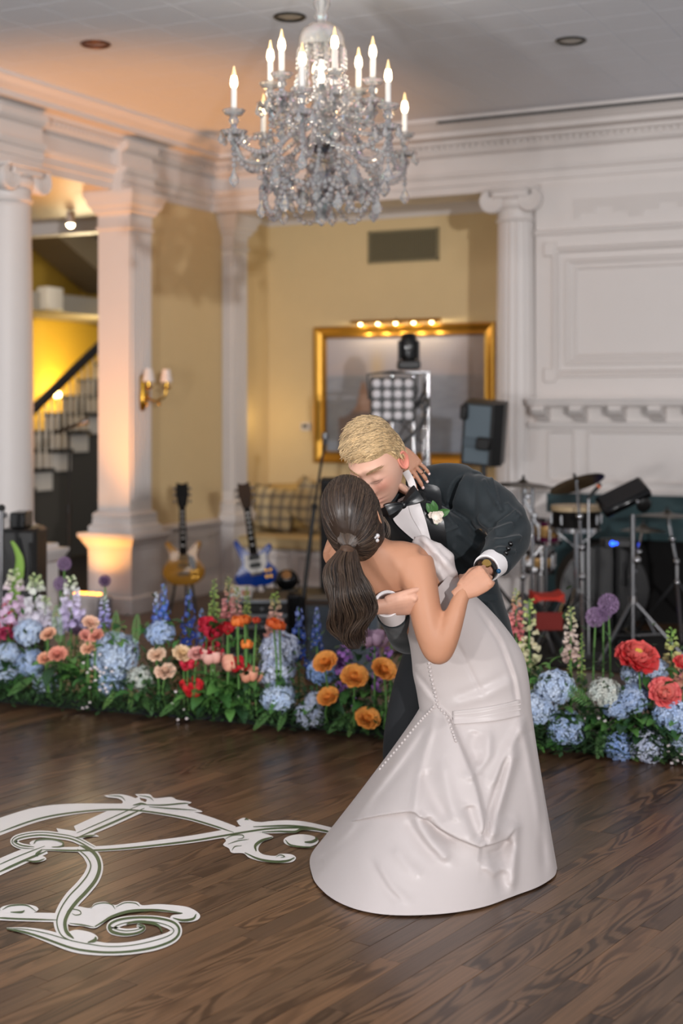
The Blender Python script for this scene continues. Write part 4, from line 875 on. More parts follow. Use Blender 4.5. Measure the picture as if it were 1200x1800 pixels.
# candle positions: (lateral, depth, base height) from the hub
cands = []
for px, py, dz, tier in ((411, 200, 1.29, 0), (531, 163, 1.31, 0), (682, 190, 1.29, 0), (711, 240, 1.29, 0), (495, 135, 1.45, 1), (475, 152, 1.45, 1), (588, 131, 1.45, 1), (630, 163, 1.45, 1), (655, 146, 1.45, 1)):
    dd = dz*FPX/(HOR-py); cands.append(((px-600)/FPX*dd-(565-600)/FPX*CD, dd-CD, HC+dz, tier))
cands += [(-.28, .34, HC+1.29, 0), (.05, .44, HC+1.29, 0), (-.03, .26, HC+1.45, 1)]
chain = MB(); cups = []
for (x, y, zb, tier) in cands:
    r = math.hypot(x, y); u = Vector((x/r, y/r, 0)); hub = zc_(262) if tier == 0 else zc_(225)
    low = (zb-.16) if tier == 0 else zb-.13
    path = [u*.05+UP*hub, u*(r*.35)+UP*(hub+.05 if tier == 0 else hub+.04), u*(r*.62)+UP*(low-.03 if tier == 0 else low-.02), u*(r*.88)+UP*(low-.035), u*(r*1.01)+UP*(low+.04), u*r+UP*(zb-.07)]
    sp = spline(path, 6)
    ar = part('arm', MB().tube(sp, .0105, 8), CRY, ch)
    c = u*r
    part('candle_cup', MB().lathe([(.008, zb-.09), (.022, zb-.07), (.012, zb-.05), (.025, zb-.03), (.018, zb-.015), (.013, zb-.002)], c, 14), CRY, ch)
    part('bobeche', MB().lathe([(.012, zb-.012), (.035, zb-.006), (.05, zb+.016), (.047, zb+.016), (.032, zb-.002), (.012, zb-.006)], c, 20, None, lambda j, n: 1+.05*math.cos(10*2*pi*j/n)), CRY, ch)
    part('lower_bobeche', MB().lathe([(.01, zb-.098), (.045, zb-.095), (.06, zb-.075), (.057, zb-.075), (.043, zb-.09), (.01, zb-.092)], c, 20, None, lambda j, n: 1+.05*math.cos(10*2*pi*j/n)), CRY, ch)
    cd = part('candle', MB().lathe([(.0125, zb-.004), (.0125, zb+.108), (.011, zb+.112)], c, 14), CANDLE, ch)
    part('bulb', MB().lathe([(.008, zb+.11), (.0145, zb+.122), (.0165, zb+.135), (.0135, zb+.155), (.0105, zb+.165)], c, 14), BULB, cd); part('bulb_tip', MB().lathe([(.0105, zb+.1645), (.0065, zb+.183), (.0025, zb+.205), (.0015, zb+.208)], c, 10), BTIP, cd)
    for q in range(6):
        a = q*pi/3+.3; link('crystal_drop', drop(.05), ch, c+Vector((.058*math.cos(a), .058*math.sin(a), zb-.085)))
    link('crystal_drop', drop(.085), ch, c+Vector((0, 0, zb-.235 if tier == 0 else zb-.2)))
    chain.tube([c+UP*(zb-.09), c+UP*(zb-.235)], .002, 4); beads(chain, [c+UP*(zb-.1), c+UP*(zb-.235)])
    cups.append((math.atan2(y, x), c+UP*(zb-.1), tier, u, r))
    beads(chain, [Vector(p)-UP*.028 for p in sp[8:30]])
for tier in (0, 1):
    L = sorted([c for c in cups if c[2] == tier], key=lambda c: c[0])
    for i in range(len(L)):
        a, b = L[i][1], L[(i+1) % len(L)][1]; beads(chain, swag(a, b, .10 if tier == 0 else .06))
        mid = (a+b)/2; mid.z = L[i][1].z-.02; 
        beads(chain, swag(a, Vector((0, 0, zc_(190) if tier == 0 else zc_(150))), .05))
for i in range(14):            # strings under the dome
    a = 2*pi*i/14; p0 = Vector((R*math.cos(a), R*math.sin(a), zc_(82))); beads(chain, [p0, p0*.98-UP*.02+Vector((0, 0, zc_(82)*.02)), Vector((R*1.0*math.cos(a), R*1.0*math.sin(a), zc_(128)))], .02)
    beads(chain, swag((R*.95*math.cos(a), R*.95*math.sin(a), zc_(126)), (.16*math.cos(a), .16*math.sin(a), zc_(178)), .03)); beads(chain, swag((R*.8*math.cos(a), R*.8*math.sin(a), zc_(60)), (R*.3*math.cos(a+.6), R*.3*math.sin(a+.6), zc_(105)), .03), .02)
    link('crystal_drop', drop(.045), ch, (R*.98*math.cos(a), R*.98*math.sin(a), zc_(128)))
for i in range(10):            # lower garlands
    a = 2*pi*i/10+.2; b = a+2*pi/10; p = Vector((.2*math.cos(a), .2*math.sin(a), zc_(315))); q = Vector((.2*math.cos(b), .2*math.sin(b), zc_(315)))
    beads(chain, swag(p, q, .07)); beads(chain, swag(Vector((.07*math.cos(a), .07*math.sin(a), zc_(262))), p, .03)); beads(chain, [p, p-UP*.06]); link('crystal_drop', drop(.06), ch, p-UP*.07)
    if i % 5 == 0: beads(chain, swag(p, Vector((.02*math.cos(a), .02*math.sin(a), zc_(350))), .05))
    link('crystal_drop', drop(.085 if i % 2 else .065), ch, p-UP*.005); link('crystal_drop', drop(.05), ch, Vector((.083*math.cos(a), .083*math.sin(a), zc_(333))))
    if i % 2 == 0:
        p2 = Vector((.29*math.cos(a), .29*math.sin(a), zc_(300))); beads(chain, swag(p2, p, .05)); beads(chain, swag(p2, Vector((.06*math.cos(a), .06*math.sin(a), zc_(240))), .02)); link('crystal_drop', drop(.1), ch, p2-UP*.01); beads(chain, swag(p2, Vector((.29*math.cos(b+.6), .29*math.sin(b+.6), zc_(300))), .1))
for q in range(14):
    a = q*2.4; link('crystal_drop', drop(.06), ch, (.12*math.cos(a), .12*math.sin(a), zc_(205+5*(q % 5))))
link('crystal_pendant', drop(.11), ch, (0, 0, zc_(355))); link('crystal_ball', MB().ball((0, 0, zc_(362)), .042, 12, 8).mesh('crystal_ball', CRY, False), ch)
for i in range(7):            # long low swags with their end drops
    a = 2*pi*i/7+.5; b = a+2*pi/7; p = Vector((.27*math.cos(a), .27*math.sin(a), zc_(322))); q = Vector((.27*math.cos(b), .27*math.sin(b), zc_(322)))
    beads(chain, swag(p, q, .15), .027, 1.15); beads(chain, [p, p-UP*.07], .027, 1.15); link('crystal_drop', drop(.085), ch, p-UP*.075); beads(chain, swag(p, Vector((.3*math.cos(a), .3*math.sin(a), zc_(270))), .02))
    link('crystal_drop', drop(.07), ch, (.14*math.cos(a), .14*math.sin(a), zc_(345)))
part('bead_chains', chain, CRY, ch, smooth=False, kind='stuff')
for (x, y, z) in ((-.2, -.2, zz(110, CD)), (.25, -.05, zz(120, CD)), (0, .1, zz(150, CD))):
    light('chandelier_glow', 'POINT', wmat(ch) @ Vector((x, y, z+.05)), 3.6, (1, .88, .72), .12)
# ============================================================ FLOWER HEDGE along the dance floor
def ybase(px): return 1238+px/1200*105
def drow(px): return HC*FPX/(ybase(px)-HOR)
LEAFM = [mat('leaf_green_a', '3f6b35', .45, noise_amt=.2, noise_scale=30), mat('leaf_green_b', '5b8a45', .45, noise_amt=.2, noise_scale=30), mat('leaf_green_c', '2b4a2c', .5, noise_amt=.2, noise_scale=30), mat('leaf_green_d', '75a050', .5, noise_amt=.15, noise_scale=30)]
STEMM = mat('flower_stem', '5f8a48', .5)
def vcm(name, rough=.6): return mat(name, 'ffffff', rough, attr='Col', sss=0)
PETAL = vcm('petal', .6)
def cmesh(mb, cols, name, m=None, smooth=True):
    me = mb.mesh(name, m or PETAL, smooth); a = me.color_attributes.new('Col', 'FLOAT_COLOR', 'POINT'); buf = np.ones((len(mb.v), 4), dtype=np.float32); buf[:, :3] = np.array(cols, dtype=np.float32)[:, :3]; a.data.foreach_set('color', buf.ravel()); return me
def mixc(a, b, t): return tuple(a[i]*(1-t)+b[i]*t for i in range(3))
_C = {}
def petal_grid(L_, W_, cup, curl, n=4, m=4, tip=.5, ruffle=0, r=None):
    """petal along +x from origin, rising z"""
    vs = []; fs = []
    for i in range(n+1):
        t = i/n; w = W_*(math.sin(pi*min(t*.62+.08, 1))**.8) if tip < 1 else W_*(t**.5)*(1 if t < .9 else .8)
        for j in range(m+1):
            s = j/m*2-1; x = L_*t*(1-.12*s*s*t); y = w*s*.5; z = L_*(cup*t*t*.8+curl*t)-(-1)*abs(s)**2*w*.35
            if ruffle and r: z += r.uniform(-1, 1)*ruffle*t
            vs.append(Vector((x, y, z)))
    for i in range(n):
        for j in range(m): a = i*(m+1)+j; fs.append((a, a+1, a+m+2, a+m+1))
    return vs, fs
def hydrangea(c1, c2, seed):
    key = ('hyd', c1, c2, seed)
    if key in _C: return _C[key]
    r = random.Random(seed); mb = MB(); cols = []; a = hx(c1); b = hx(c2); N_ = 125
    for i in range(N_):
        z = 1-1.55*(i+.5)/N_; th = i*2.39996+r.uniform(-.2, .2); q = math.sqrt(max(0, 1-z*z)); nrm = Vector((q*math.cos(th), q*math.sin(th), z))
        R = .43+r.uniform(-.035, .045); ctr = nrm*R; ctr.z *= .82
        ax = nrm.orthogonal().normalized(); ay = nrm.cross(ax); sp = r.uniform(0, pi); sz = r.uniform(.068, .1); col = mixc(a, b, r.random()); tilt = Vector((r.uniform(-.35, .35), r.uniform(-.35, .35), 0))
        for k in range(4):
            an = sp+k*pi/2; d = ax*math.cos(an)+ay*math.sin(an); e = ax*-math.sin(an)+ay*math.cos(an); lift = tilt.x*math.cos(an)+tilt.y*math.sin(an)
            pts = [ctr, ctr+d*sz*.55+e*sz*.42+nrm*(sz*.18+lift*sz*.5), ctr+d*sz*1.05+nrm*(lift*sz), ctr+d*sz*.55-e*sz*.42+nrm*(sz*.18+lift*sz*.5)]
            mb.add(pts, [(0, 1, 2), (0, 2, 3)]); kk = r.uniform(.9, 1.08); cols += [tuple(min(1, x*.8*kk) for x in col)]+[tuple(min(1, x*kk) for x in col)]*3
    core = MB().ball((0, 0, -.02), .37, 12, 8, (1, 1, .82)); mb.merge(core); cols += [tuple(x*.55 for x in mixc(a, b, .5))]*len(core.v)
    _C[key] = cmesh(mb, cols, 'bloom', smooth=False); return _C[key]
def rose(c_in, c_out, seed, layers=6, open_=.9, tipc=None):
    key = ('rose', c_in, c_out, seed, layers, open_, tipc)
    if key in _C: return _C[key]
    r = random.Random(seed); mb = MB(); cols = []; ci, co = hx(c_in), hx(c_out); ct = hx(tipc) if tipc else co
    for l in range(layers):
        f = l/(layers-1); n = 4+l; L_ = .16+.36*f; elev = 1.95-1.6*f*open_; rad = .03+.07*f
        for k in range(n):
            vs, fs = petal_grid(L_, L_*1.15, .0, 0, 4, 4, ruffle=.03, r=r); an = 2*pi*k/n+l*.7+r.uniform(-.1, .1)
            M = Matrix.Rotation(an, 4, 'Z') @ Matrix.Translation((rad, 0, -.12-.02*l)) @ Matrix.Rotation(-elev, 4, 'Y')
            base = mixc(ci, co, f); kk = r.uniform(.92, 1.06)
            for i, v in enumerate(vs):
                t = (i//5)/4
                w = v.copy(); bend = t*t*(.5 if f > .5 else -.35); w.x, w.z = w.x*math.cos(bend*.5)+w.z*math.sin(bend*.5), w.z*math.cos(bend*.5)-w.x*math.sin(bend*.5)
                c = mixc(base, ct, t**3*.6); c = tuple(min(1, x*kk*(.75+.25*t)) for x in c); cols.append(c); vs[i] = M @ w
            mb.add(vs, fs)
    core = MB().ball((0, 0, .0), .11, 8, 6); mb.merge(core); cols += [tuple(x*.85 for x in ci[:3])]*len(core.v)
    _C[key] = cmesh(mb, cols, 'bloom'); return _C[key]
def tulip(c1, c2, seed, n=6, open_=.35):
    key = ('tul', c1, c2, seed, n, open_)
    if key in _C: return _C[key]
    r = random.Random(seed); mb = MB(); cols = []; a, b = hx(c1), hx(c2)
    for k in range(n):
        vs, fs = petal_grid(.75, .52, 0, 0, 5, 4); an = 2*pi*k/n+r.uniform(-.1, .1); el = 1.35-open_*(.6 if k % 2 else 1.0)
        M = Matrix.Rotation(an, 4, 'Z') @ Matrix.Translation((.05, 0, -.35)) @ Matrix.Rotation(-el, 4, 'Y')
        for i, v in enumerate(vs):
            t = (i//5)/5; v.z += .28*math.sin(pi*t)*-1; cols.append(mixc(a, b, t*r.uniform(.7, 1.1) if t < .9 else t)); vs[i] = M @ v
        mb.add(vs, fs)
    _C[key] = cmesh(mb, cols, 'bloom'); return _C[key]
def peony(seed):
    key = ('peony', seed)
    if key in _C: return _C[key]
    r = random.Random(seed); mb = MB(); cols = []; co, ci = hx('e8484e'), hx('f08478'); ye = hx('e8c050')
    for l in range(4):
        n = 7+l; f = l/3; L_ = .34+.2*f; el = 1.25-.95*f
        for k in range(n):
            vs, fs = petal_grid(L_, L_*.95, 0, 0, 5, 4, ruffle=.035, r=r); M = Matrix.Rotation(2*pi*k/n+l*.4+r.uniform(-.1, .1), 4, 'Z') @ Matrix.Translation((.05+.05*f, 0, -.18-.03*l)) @ Matrix.Rotation(-el-r.uniform(-.12, .12), 4, 'Y')
            kk = r.uniform(.85, 1.1)
            for i, v in enumerate(vs):
                t = (i//5)/5; v.z += -.12*math.sin(pi*t*.8); cols.append(tuple(min(1, x*kk) for x in mixc(mixc(co, ci, .5*(1-f)), ci, max(0, t-.6)))); vs[i] = M @ v
            mb.add(vs, fs)
    for k in range(30):
        an = k*2.4; q = .10*math.sqrt(k/30); s = MB().ball((q*math.cos(an), q*math.sin(an), .02), .03, 5, 4); mb.merge(s); cols += [ye[:3]]*len(s.v)
    _C[key] = cmesh(mb, cols, 'bloom'); return _C[key]
def allium(seed, c='9a7ba0'):
    key = ('all', seed, c)
    if key in _C: return _C[key]
    r = random.Random(seed); mb = MB(); cols = []; a = hx(c)
    for i in range(110):
        z = 1-2*(i+.5)/110; th = i*2.39996; q = math.sqrt(1-z*z); n = Vector((q*math.cos(th), q*math.sin(th), z)); ax = n.orthogonal().normalized(); ay = n.cross(ax); kk = r.uniform(.75, 1.25)
        for k in range(5):
            an = k*2*pi/5+r.random(); d = ax*math.cos(an)+ay*math.sin(an); e = n.cross(d); p = n*.38
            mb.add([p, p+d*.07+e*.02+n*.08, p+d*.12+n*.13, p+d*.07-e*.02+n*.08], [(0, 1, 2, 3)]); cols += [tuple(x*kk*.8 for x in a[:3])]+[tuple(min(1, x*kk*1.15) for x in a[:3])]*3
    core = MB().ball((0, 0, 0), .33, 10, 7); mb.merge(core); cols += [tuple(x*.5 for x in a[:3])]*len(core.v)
    _C[key] = cmesh(mb, cols, 'bloom', smooth=False); return _C[key]
def spike(kind, seed, cb, cm, ct, n=34, fat=.2):
    """flower spike of unit height along z: bells (snapdragon, foxglove) or flat stars (delphinium)"""
    key = ('spk', kind, seed, cb, cm, ct, n, fat)
    if key in _C: return _C[key]
    r = random.Random(seed); mb = MB(); cols = []; B, M_, T = hx(cb), hx(cm), hx(ct)
    for i in range(n):
        t = i/(n-1); z = t*.98; th = i*2.39996; u = Vector((math.cos(th), math.sin(th), 0)); s = fat*(1-.78*t)**.8*r.uniform(.8, 1.15)
        c = mixc(B, M_, min(1, t*1.8)) if t < .55 else mixc(M_, T, min(1, (t-.55)/.35)); kk = r.uniform(.85, 1.12); c = tuple(min(1, x*kk) for x in c)
        p = Vector((0, 0, z))+u*fat*.25*(1-.6*t)
        if kind == 'star': s = .165*(1-.5*t)*r.uniform(.8, 1.15); p = Vector((0, 0, z))+u*(.16*(1-.75*t))*r.uniform(.5, 1.2)-u*fat*.25*(1-t)
        if kind == 'bell':
            ax = (u+Vector((0, 0, .35 if t > .6 else -.35))).normalized(); b = MB().lathe([(s*.06, 0), (s*.2, s*.15), (s*.22, s*.5), (s*.36, s*.72), (s*.30, s*.68), (s*.05, s*.35)], p, 6, ax); mb.merge(b); cols += [c]*len(b.v)
        else:
            ax = (u+Vector((0, 0, .15))).normalized(); e1 = ax.orthogonal().normalized(); e2 = ax.cross(e1); p = p+u*fat*.25*(1-t)
            for k in range(5):
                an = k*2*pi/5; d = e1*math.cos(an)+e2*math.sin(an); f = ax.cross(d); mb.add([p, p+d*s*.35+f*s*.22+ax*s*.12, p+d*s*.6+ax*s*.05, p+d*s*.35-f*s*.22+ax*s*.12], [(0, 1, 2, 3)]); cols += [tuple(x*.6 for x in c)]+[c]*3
            q = MB().ball(p+ax*s*.06, s*.1, 5, 4); mb.merge(q); cols += [(.75, .72, .68)]*len(q.v)
    st = MB().tube([(0, 0, -.25), (0, 0, 1)], [.018, .008], 5); mb.merge(st); cols += [hx('5f8a48')[:3]]*len(st.v)
    _C[key] = cmesh(mb, cols, 'blossoms', smooth=False); return _C[key]
def cluster(seed, c1, c2, n=46):
    key = ('clu', seed, c1, c2, n)
    if key in _C: return _C[key]
    r = random.Random(seed); mb = MB(); cols = []; a, b = hx(c1), hx(c2)
    for i in range(n):
        z = r.uniform(-.45, .5); rad = .32*math.sqrt(max(0, 1-(z/.55)**2))*r.uniform(.5, 1); th = r.uniform(0, 2*pi); p = Vector((rad*math.cos(th), rad*math.sin(th), z)); ax = (p*Vector((1, 1, .4)).length+Vector((0, 0, .1))).normalized(); e1 = ax.orthogonal().normalized(); e2 = ax.cross(e1); c = mixc(a, b, r.random()); s = r.uniform(.1, .15)
        for k in range(5):
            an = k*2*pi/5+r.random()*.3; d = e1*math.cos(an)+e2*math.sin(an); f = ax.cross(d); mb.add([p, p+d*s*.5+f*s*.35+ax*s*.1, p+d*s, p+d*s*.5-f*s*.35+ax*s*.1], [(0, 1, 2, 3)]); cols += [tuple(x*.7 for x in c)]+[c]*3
    _C[key] = cmesh(mb, cols, 'blossoms', smooth=False); return _C[key]
def leaf_mesh(L_, W_, seed, mi, droop=.5):
    key = ('leaf', L_, W_, seed, mi, droop)
    if key in _C: return _C[key]
    mb = MB(); n = 6
    for i in range(n+1):
        t = i/n; w = W_*math.sin(pi*(t*.9+.06))**.9*.5; x = L_*t*(1-.25*droop*t); z = L_*(.35*t-droop*t*t)
        for s in (-1, -.5, 0, .5, 1): mb.v.append(Vector((x, w*s, z+abs(s)*w*.35)))
    for i in range(n):
        for j in range(4): a = i*5+j; mb.f.append((a, a+1, a+6, a+5))
    _C[key] = mb.mesh('leaf', LEAFM[mi]); return _C[key]
def fern_mesh(seed, mi):
    key = ('fern', seed, mi)
    if key in _C: return _C[key]
    mb = MB(); mb.tube([(t/10, 0, .25*(t/10)-.32*(t/10)**2) for t in range(11)], [.012*(1-t/12) for t in range(11)], 4)
    for i in range(2, 20):
        t = i/20; b = Vector((t, 0, .25*t-.32*t*t)); l = .19*math.sin(pi*(t*.85+.12))**.9
        for s in (-1, 1):
            d = Vector((.42, s, -.12)).normalized(); e = Vector((1, -s*.42, 0)).normalized()
            mb.add([b, b+d*l*.4+e*.015, b+d*l, b+d*l*.4-e*.015], [(0, 1, 2, 3)])
    _C[key] = mb.mesh('frond', LEAFM[mi]); return _C[key]
FL = 0
def flower(name, cat, label, px, py, size, me, dd=0.1, group=None, tilt=(0, 0), stem=True, leaves=0, part_name='bloom'):
    """bloom whose centre projects to (px,py), `size` px wide; its stem runs down into the trough"""
    global FL; FL += 1; r = random.Random(FL*13+1)
    d = drow(px)+dd; s = size*d/FPX; c = Pc(px, py, d); base = Wc((px-600)/FPX*d, d+.05, .05)
    if c.z < .1: base = Vector((c.x, c.y, .02))+FW*.08
    t = thing(name, label, cat, base, YAW, group); M = wmat(t).inverted()
    o = link(part_name, me, t, M @ c); o.scale = (s, s, s); o.rotation_euler = (Matrix.Rotation(tilt[0], 3, 'X') @ Matrix.Rotation(tilt[1], 3, 'Y') @ Matrix.Rotation(r.uniform(0, 6.28), 3, 'Z')).to_euler()
    if stem and c.z > .12:
        e = M @ (c-UP*s*.3); part('stem', MB().tube(spline([(0, 0, 0), (e.x*.5+r.uniform(-.015, .015), e.y*.5, e.z*.5), tuple(e)], 4), .0045, 5), STEMM, t)
        for q in range(leaves):
            l = link('leaf', leaf_mesh(.13, .06, 0, (FL+q) % 2), t, (e.x*.5, e.y*.5, e.z*(.3+.2*q))); l.rotation_euler = (0, -.3, r.uniform(-2.6, -.5))
    return t
def spikef(name, cat, label, px, ytop, ybot, me, wob=0.0, dd=.2, lean=0.0, group=None):
    global FL; FL += 1
    d = drow(px)+dd; b = Pc(px, ybot, d); h = (ybot-ytop)*d/FPX; base = Vector((b.x, b.y, .04))
    t = thing(name, label, cat, base, YAW, group); z = b.z-.04
    o = link('blossoms', me, t, (0, 0, z)); o.scale = (h, h, h); o.rotation_euler = (0, lean, FL*1.7)
    if z > .05: part('stem', MB().tube([(0, 0, 0), (0, 0, z)], .005, 5), STEMM, t)
    return t
BLU = [('a9c4ee', 'c9dbf6'), ('bcd2f2', 'd8e6f8'), ('9db6de', 'b9cbe8'), ('c6d2ee', 'e0e6f6'), ('8fb2ee', 'b6cef6'), ('eeeee2', 'e0eae2')]
H = [  # px, py, size, colour, label
 (50, 1112, 46, 1, 'light blue hydrangea high at the far left, behind the first peach ranunculus'), (12, 1150, 42, 1, 'light blue hydrangea cut by the left edge, upper one'), (54, 1165, 46, 0, 'pale blue hydrangea at the far left, right of the two at the edge'), (10, 1182, 44, 1, 'light blue hydrangea cut by the left edge, lower one'),
 (82, 1199, 42, 1, 'pale blue hydrangea low to the floor at the left end of the hedge'), (200, 1150, 80, 1, 'biggest light blue hydrangea, left half of the hedge'), (196, 1196, 58, 0, 'light blue hydrangea directly below the biggest one'), (247, 1193, 46, 5, 'greenish white hydrangea right of the biggest blue one'),
 (282, 1113, 46, 0, 'pale blue hydrangea at the foot of the left blue delphiniums'), (492, 1140, 62, 3, 'greyish lavender hydrangea, top of the column of three left of the bride'), (486, 1180, 62, 3, 'lavender white hydrangea, middle of the column of three left of the bride'), (490, 1226, 56, 1, 'light blue hydrangea, bottom of the column of three left of the bride'),
 (546, 1256, 50, 3, 'pale hydrangea low left of the orange roses'), (553, 1232, 34, 3, 'small pale hydrangea tucked behind the low left orange rose'), (566, 1180, 50, 4, 'blue hydrangea half hidden behind the topmost orange rose'), (692, 1264, 36, 5, 'cream hydrangea beside the groom\'s trouser leg'), (695, 1240, 26, 5, 'tiny cream hydrangea above the cream one by the trouser leg'),
 (945, 1243, 62, 1, 'light blue hydrangea touching the bride\'s skirt on the right'), (976, 1208, 62, 1, 'light blue hydrangea crossed by a fern frond, right of the skirt'), (996, 1280, 60, 0, 'round blue hydrangea standing alone near the floor, right of the skirt'), (1063, 1218, 52, 5, 'cream white hydrangea under the tall alliums'),
 (1084, 1243, 46, 0, 'blue hydrangea right below the cream white one'), (1112, 1228, 48, 0, 'blue hydrangea left of the lower coral peony'), (1112, 1186, 38, 1, 'light blue hydrangea under the upper coral peony, left side'), (1150, 1178, 44, 1, 'light blue hydrangea under the upper coral peony, right side'), (1184, 1256, 64, 0, 'blue hydrangea cut by the right edge below the coral peony'),
 (1088, 1308, 56, 4, 'deep blue hydrangea near the floor, left of the pale one'), (1136, 1310, 60, 3, 'pale bluish white hydrangea near the floor at the right'), (1200, 1305, 40, 1, 'sliver of pale hydrangea at the right edge near the floor')]
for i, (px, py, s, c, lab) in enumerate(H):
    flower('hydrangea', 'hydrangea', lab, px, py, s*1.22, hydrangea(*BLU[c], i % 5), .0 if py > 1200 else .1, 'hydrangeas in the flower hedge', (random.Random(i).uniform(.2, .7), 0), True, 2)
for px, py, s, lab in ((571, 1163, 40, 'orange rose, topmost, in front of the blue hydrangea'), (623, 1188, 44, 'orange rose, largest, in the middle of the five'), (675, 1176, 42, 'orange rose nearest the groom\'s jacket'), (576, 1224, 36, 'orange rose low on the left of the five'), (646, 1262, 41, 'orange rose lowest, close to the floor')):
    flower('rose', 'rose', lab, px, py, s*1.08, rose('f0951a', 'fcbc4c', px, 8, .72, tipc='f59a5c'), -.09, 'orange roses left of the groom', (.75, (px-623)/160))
for px, py, s, a, b, lab in ((160, 1093, 25, 'eba98c', 'f2c8ac', 'peach rose below the small mauve allium at the left'), (84, 1113, 24, 'e89c7c', 'eebc9c', 'peach ranunculus beside the far left hydrangeas'), (168, 1116, 24, 'e08a78', 'eaa48e', 'pink peach rose above the biggest hydrangea'), (155, 1138, 24, 'eaa482', 'f0c0a0', 'peach rose left of the biggest hydrangea, lower one'), (153, 1116, 22, 'e2887c', 'e8a090', 'salmon rose left of the biggest hydrangea, upper one'),
  (101, 1148, 28, 'e07e72', 'eca088', 'salmon ranunculus, right one of the low pair at the left'), (80, 1156, 24, 'e4906e', 'eeb090', 'peach ranunculus, left one of the low pair at the left'), (275, 1149, 27, 'eebc96', 'f2d2b6', 'cream rose above another cream rose, left of centre'), (290, 1178, 31, 'eeb896', 'f3d0b6', 'cream rose, lower of the two left of centre'), (321, 1147, 30, 'eebf72', 'f0d2ac', 'cream rose with a yellow heart beside the pink tulip'), (345, 1147, 25, 'd98a84', 'e6aaa0', 'dusty pink rose right of the yellow-hearted rose')):
    flower('rose', 'rose', lab, px, py, s*1.08, rose(a, b, px), -.05, 'peach and cream roses', (.6, (px % 7-3)/10))
for px, py, s, a, b, n, op, lab in ((372, 1152, 33, 'e29a8c', 'eebcae', 6, .55, 'pink tulip with drooping petals in the middle of the left hedge'), (402, 1166, 29, 'dd8f80', 'e9b08e', 6, .25, 'peach tulip bud lying sideways beside the red one'), (440, 1183, 29, 'da7f62', 'e9a88a', 6, .8, 'open peach tulip left of the lavender hydrangeas'), (418, 1092, 21, 'e8662a', 'f08238', 6, .5, 'orange poppy, left of the pair above the tulips'), (430, 1089, 18, 'e85c24', 'f07c34', 6, .5, 'orange poppy, right of the pair above the tulips'), (481, 1095, 20, 'e65a24', 'ee6c30', 6, .6, 'vivid orange poppy on the peach snapdragon, left one'), (491, 1099, 17, 'e05a24', 'e86a2c', 6, .6, 'vivid orange poppy on the peach snapdragon, right one'), (433, 1132, 17, 'e8702c', 'f08a3c', 6, .6, 'small orange poppy above the open peach tulip'),
  (364, 1096, 24, 'd8203c', 'e8405a', 7, .9, 'red anemone, upper left of the touching pair'), (373, 1107, 25, 'd61f3e', 'ea3e58', 7, .9, 'red anemone, lower right of the touching pair'), (372, 1141, 26, 'c81e3a', 'e03c50', 7, .9, 'crimson anemone behind the drooping pink tulip'), (330, 1163, 22, 'd4203e', 'ea4058', 7, .9, 'red anemone below the dusty pink rose'), (338, 1204, 27, 'cf1628', 'e83036', 7, 1, 'bright red anemone low and alone over dark leaves'), (420, 1166, 23, 'b8142a', 'd02a34', 7, .9, 'dark red anemone right of the tulip bud'), (400, 1103, 18, 'a8141e', 'c42430', 7, .8, 'dark red anemone below the orange poppies'), (658, 1120, 34, '8e6f86', 'ae8fa4', 6, .7, 'dusky mauve tulip under the ends of the ponytail'), (450, 1090, 12, 'c23a20', 'd85030', 6, .6, 'tiny red-orange bud beside the rack case')):
    flower('tulip' if n == 6 else 'anemone', 'flower', lab, px, py, s*1.2, tulip(a, b, px, n, op), -.06, None, (.5 if n == 7 else .15, .15 if px != 402 else 1.3))
for px, py, s, lab, tl in ((1122, 1146, 62, 'coral peony, upper one, wide open with a yellow centre', .55), (1168, 1218, 54, 'coral peony, lower one, cupped', .9), (1203, 1160, 30, 'coral pink peony cut by the right edge', .5)):
    flower('peony', 'peony', lab, px, py, s*1.05, peony(px) if tl < .9 else rose('f0a890', 'ea4c52', 5, 6, .75, 'f28a84'), -.02, 'coral peonies at the right', (tl, .1), True, 2)
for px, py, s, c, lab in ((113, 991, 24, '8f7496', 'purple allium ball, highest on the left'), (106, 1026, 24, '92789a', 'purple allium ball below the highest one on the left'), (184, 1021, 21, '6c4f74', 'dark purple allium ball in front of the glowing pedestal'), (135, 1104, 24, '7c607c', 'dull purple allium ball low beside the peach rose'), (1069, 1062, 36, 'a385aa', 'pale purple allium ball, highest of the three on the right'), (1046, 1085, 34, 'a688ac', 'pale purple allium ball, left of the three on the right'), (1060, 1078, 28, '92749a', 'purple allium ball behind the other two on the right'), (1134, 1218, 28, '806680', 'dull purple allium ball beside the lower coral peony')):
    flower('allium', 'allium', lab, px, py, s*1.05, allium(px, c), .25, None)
for px, py, s, lab in ((605, 1157, 34, 'purple stock cluster above the middle orange rose'), (597, 1176, 26, 'purple stock sprig beside the topmost orange rose'), (655, 1146, 32, 'purple stock cluster between the middle and right orange roses'), (662, 1199, 28, 'purple stock cluster below the right orange rose'), (600, 1215, 32, 'purple stock cluster beside the low left orange rose'), (622, 1233, 20, 'small purple stock sprig under the middle orange rose'), (688, 1112, 24, 'purple stock cluster high beside the jacket hem'), (682, 1148, 20, 'purple stock sprig above the right orange rose')):
    flower('stock', 'flower', lab, px, py, s*1.35, cluster(px, '9a5ab8', 'c48cd8'), .0, None, part_name='blossoms')
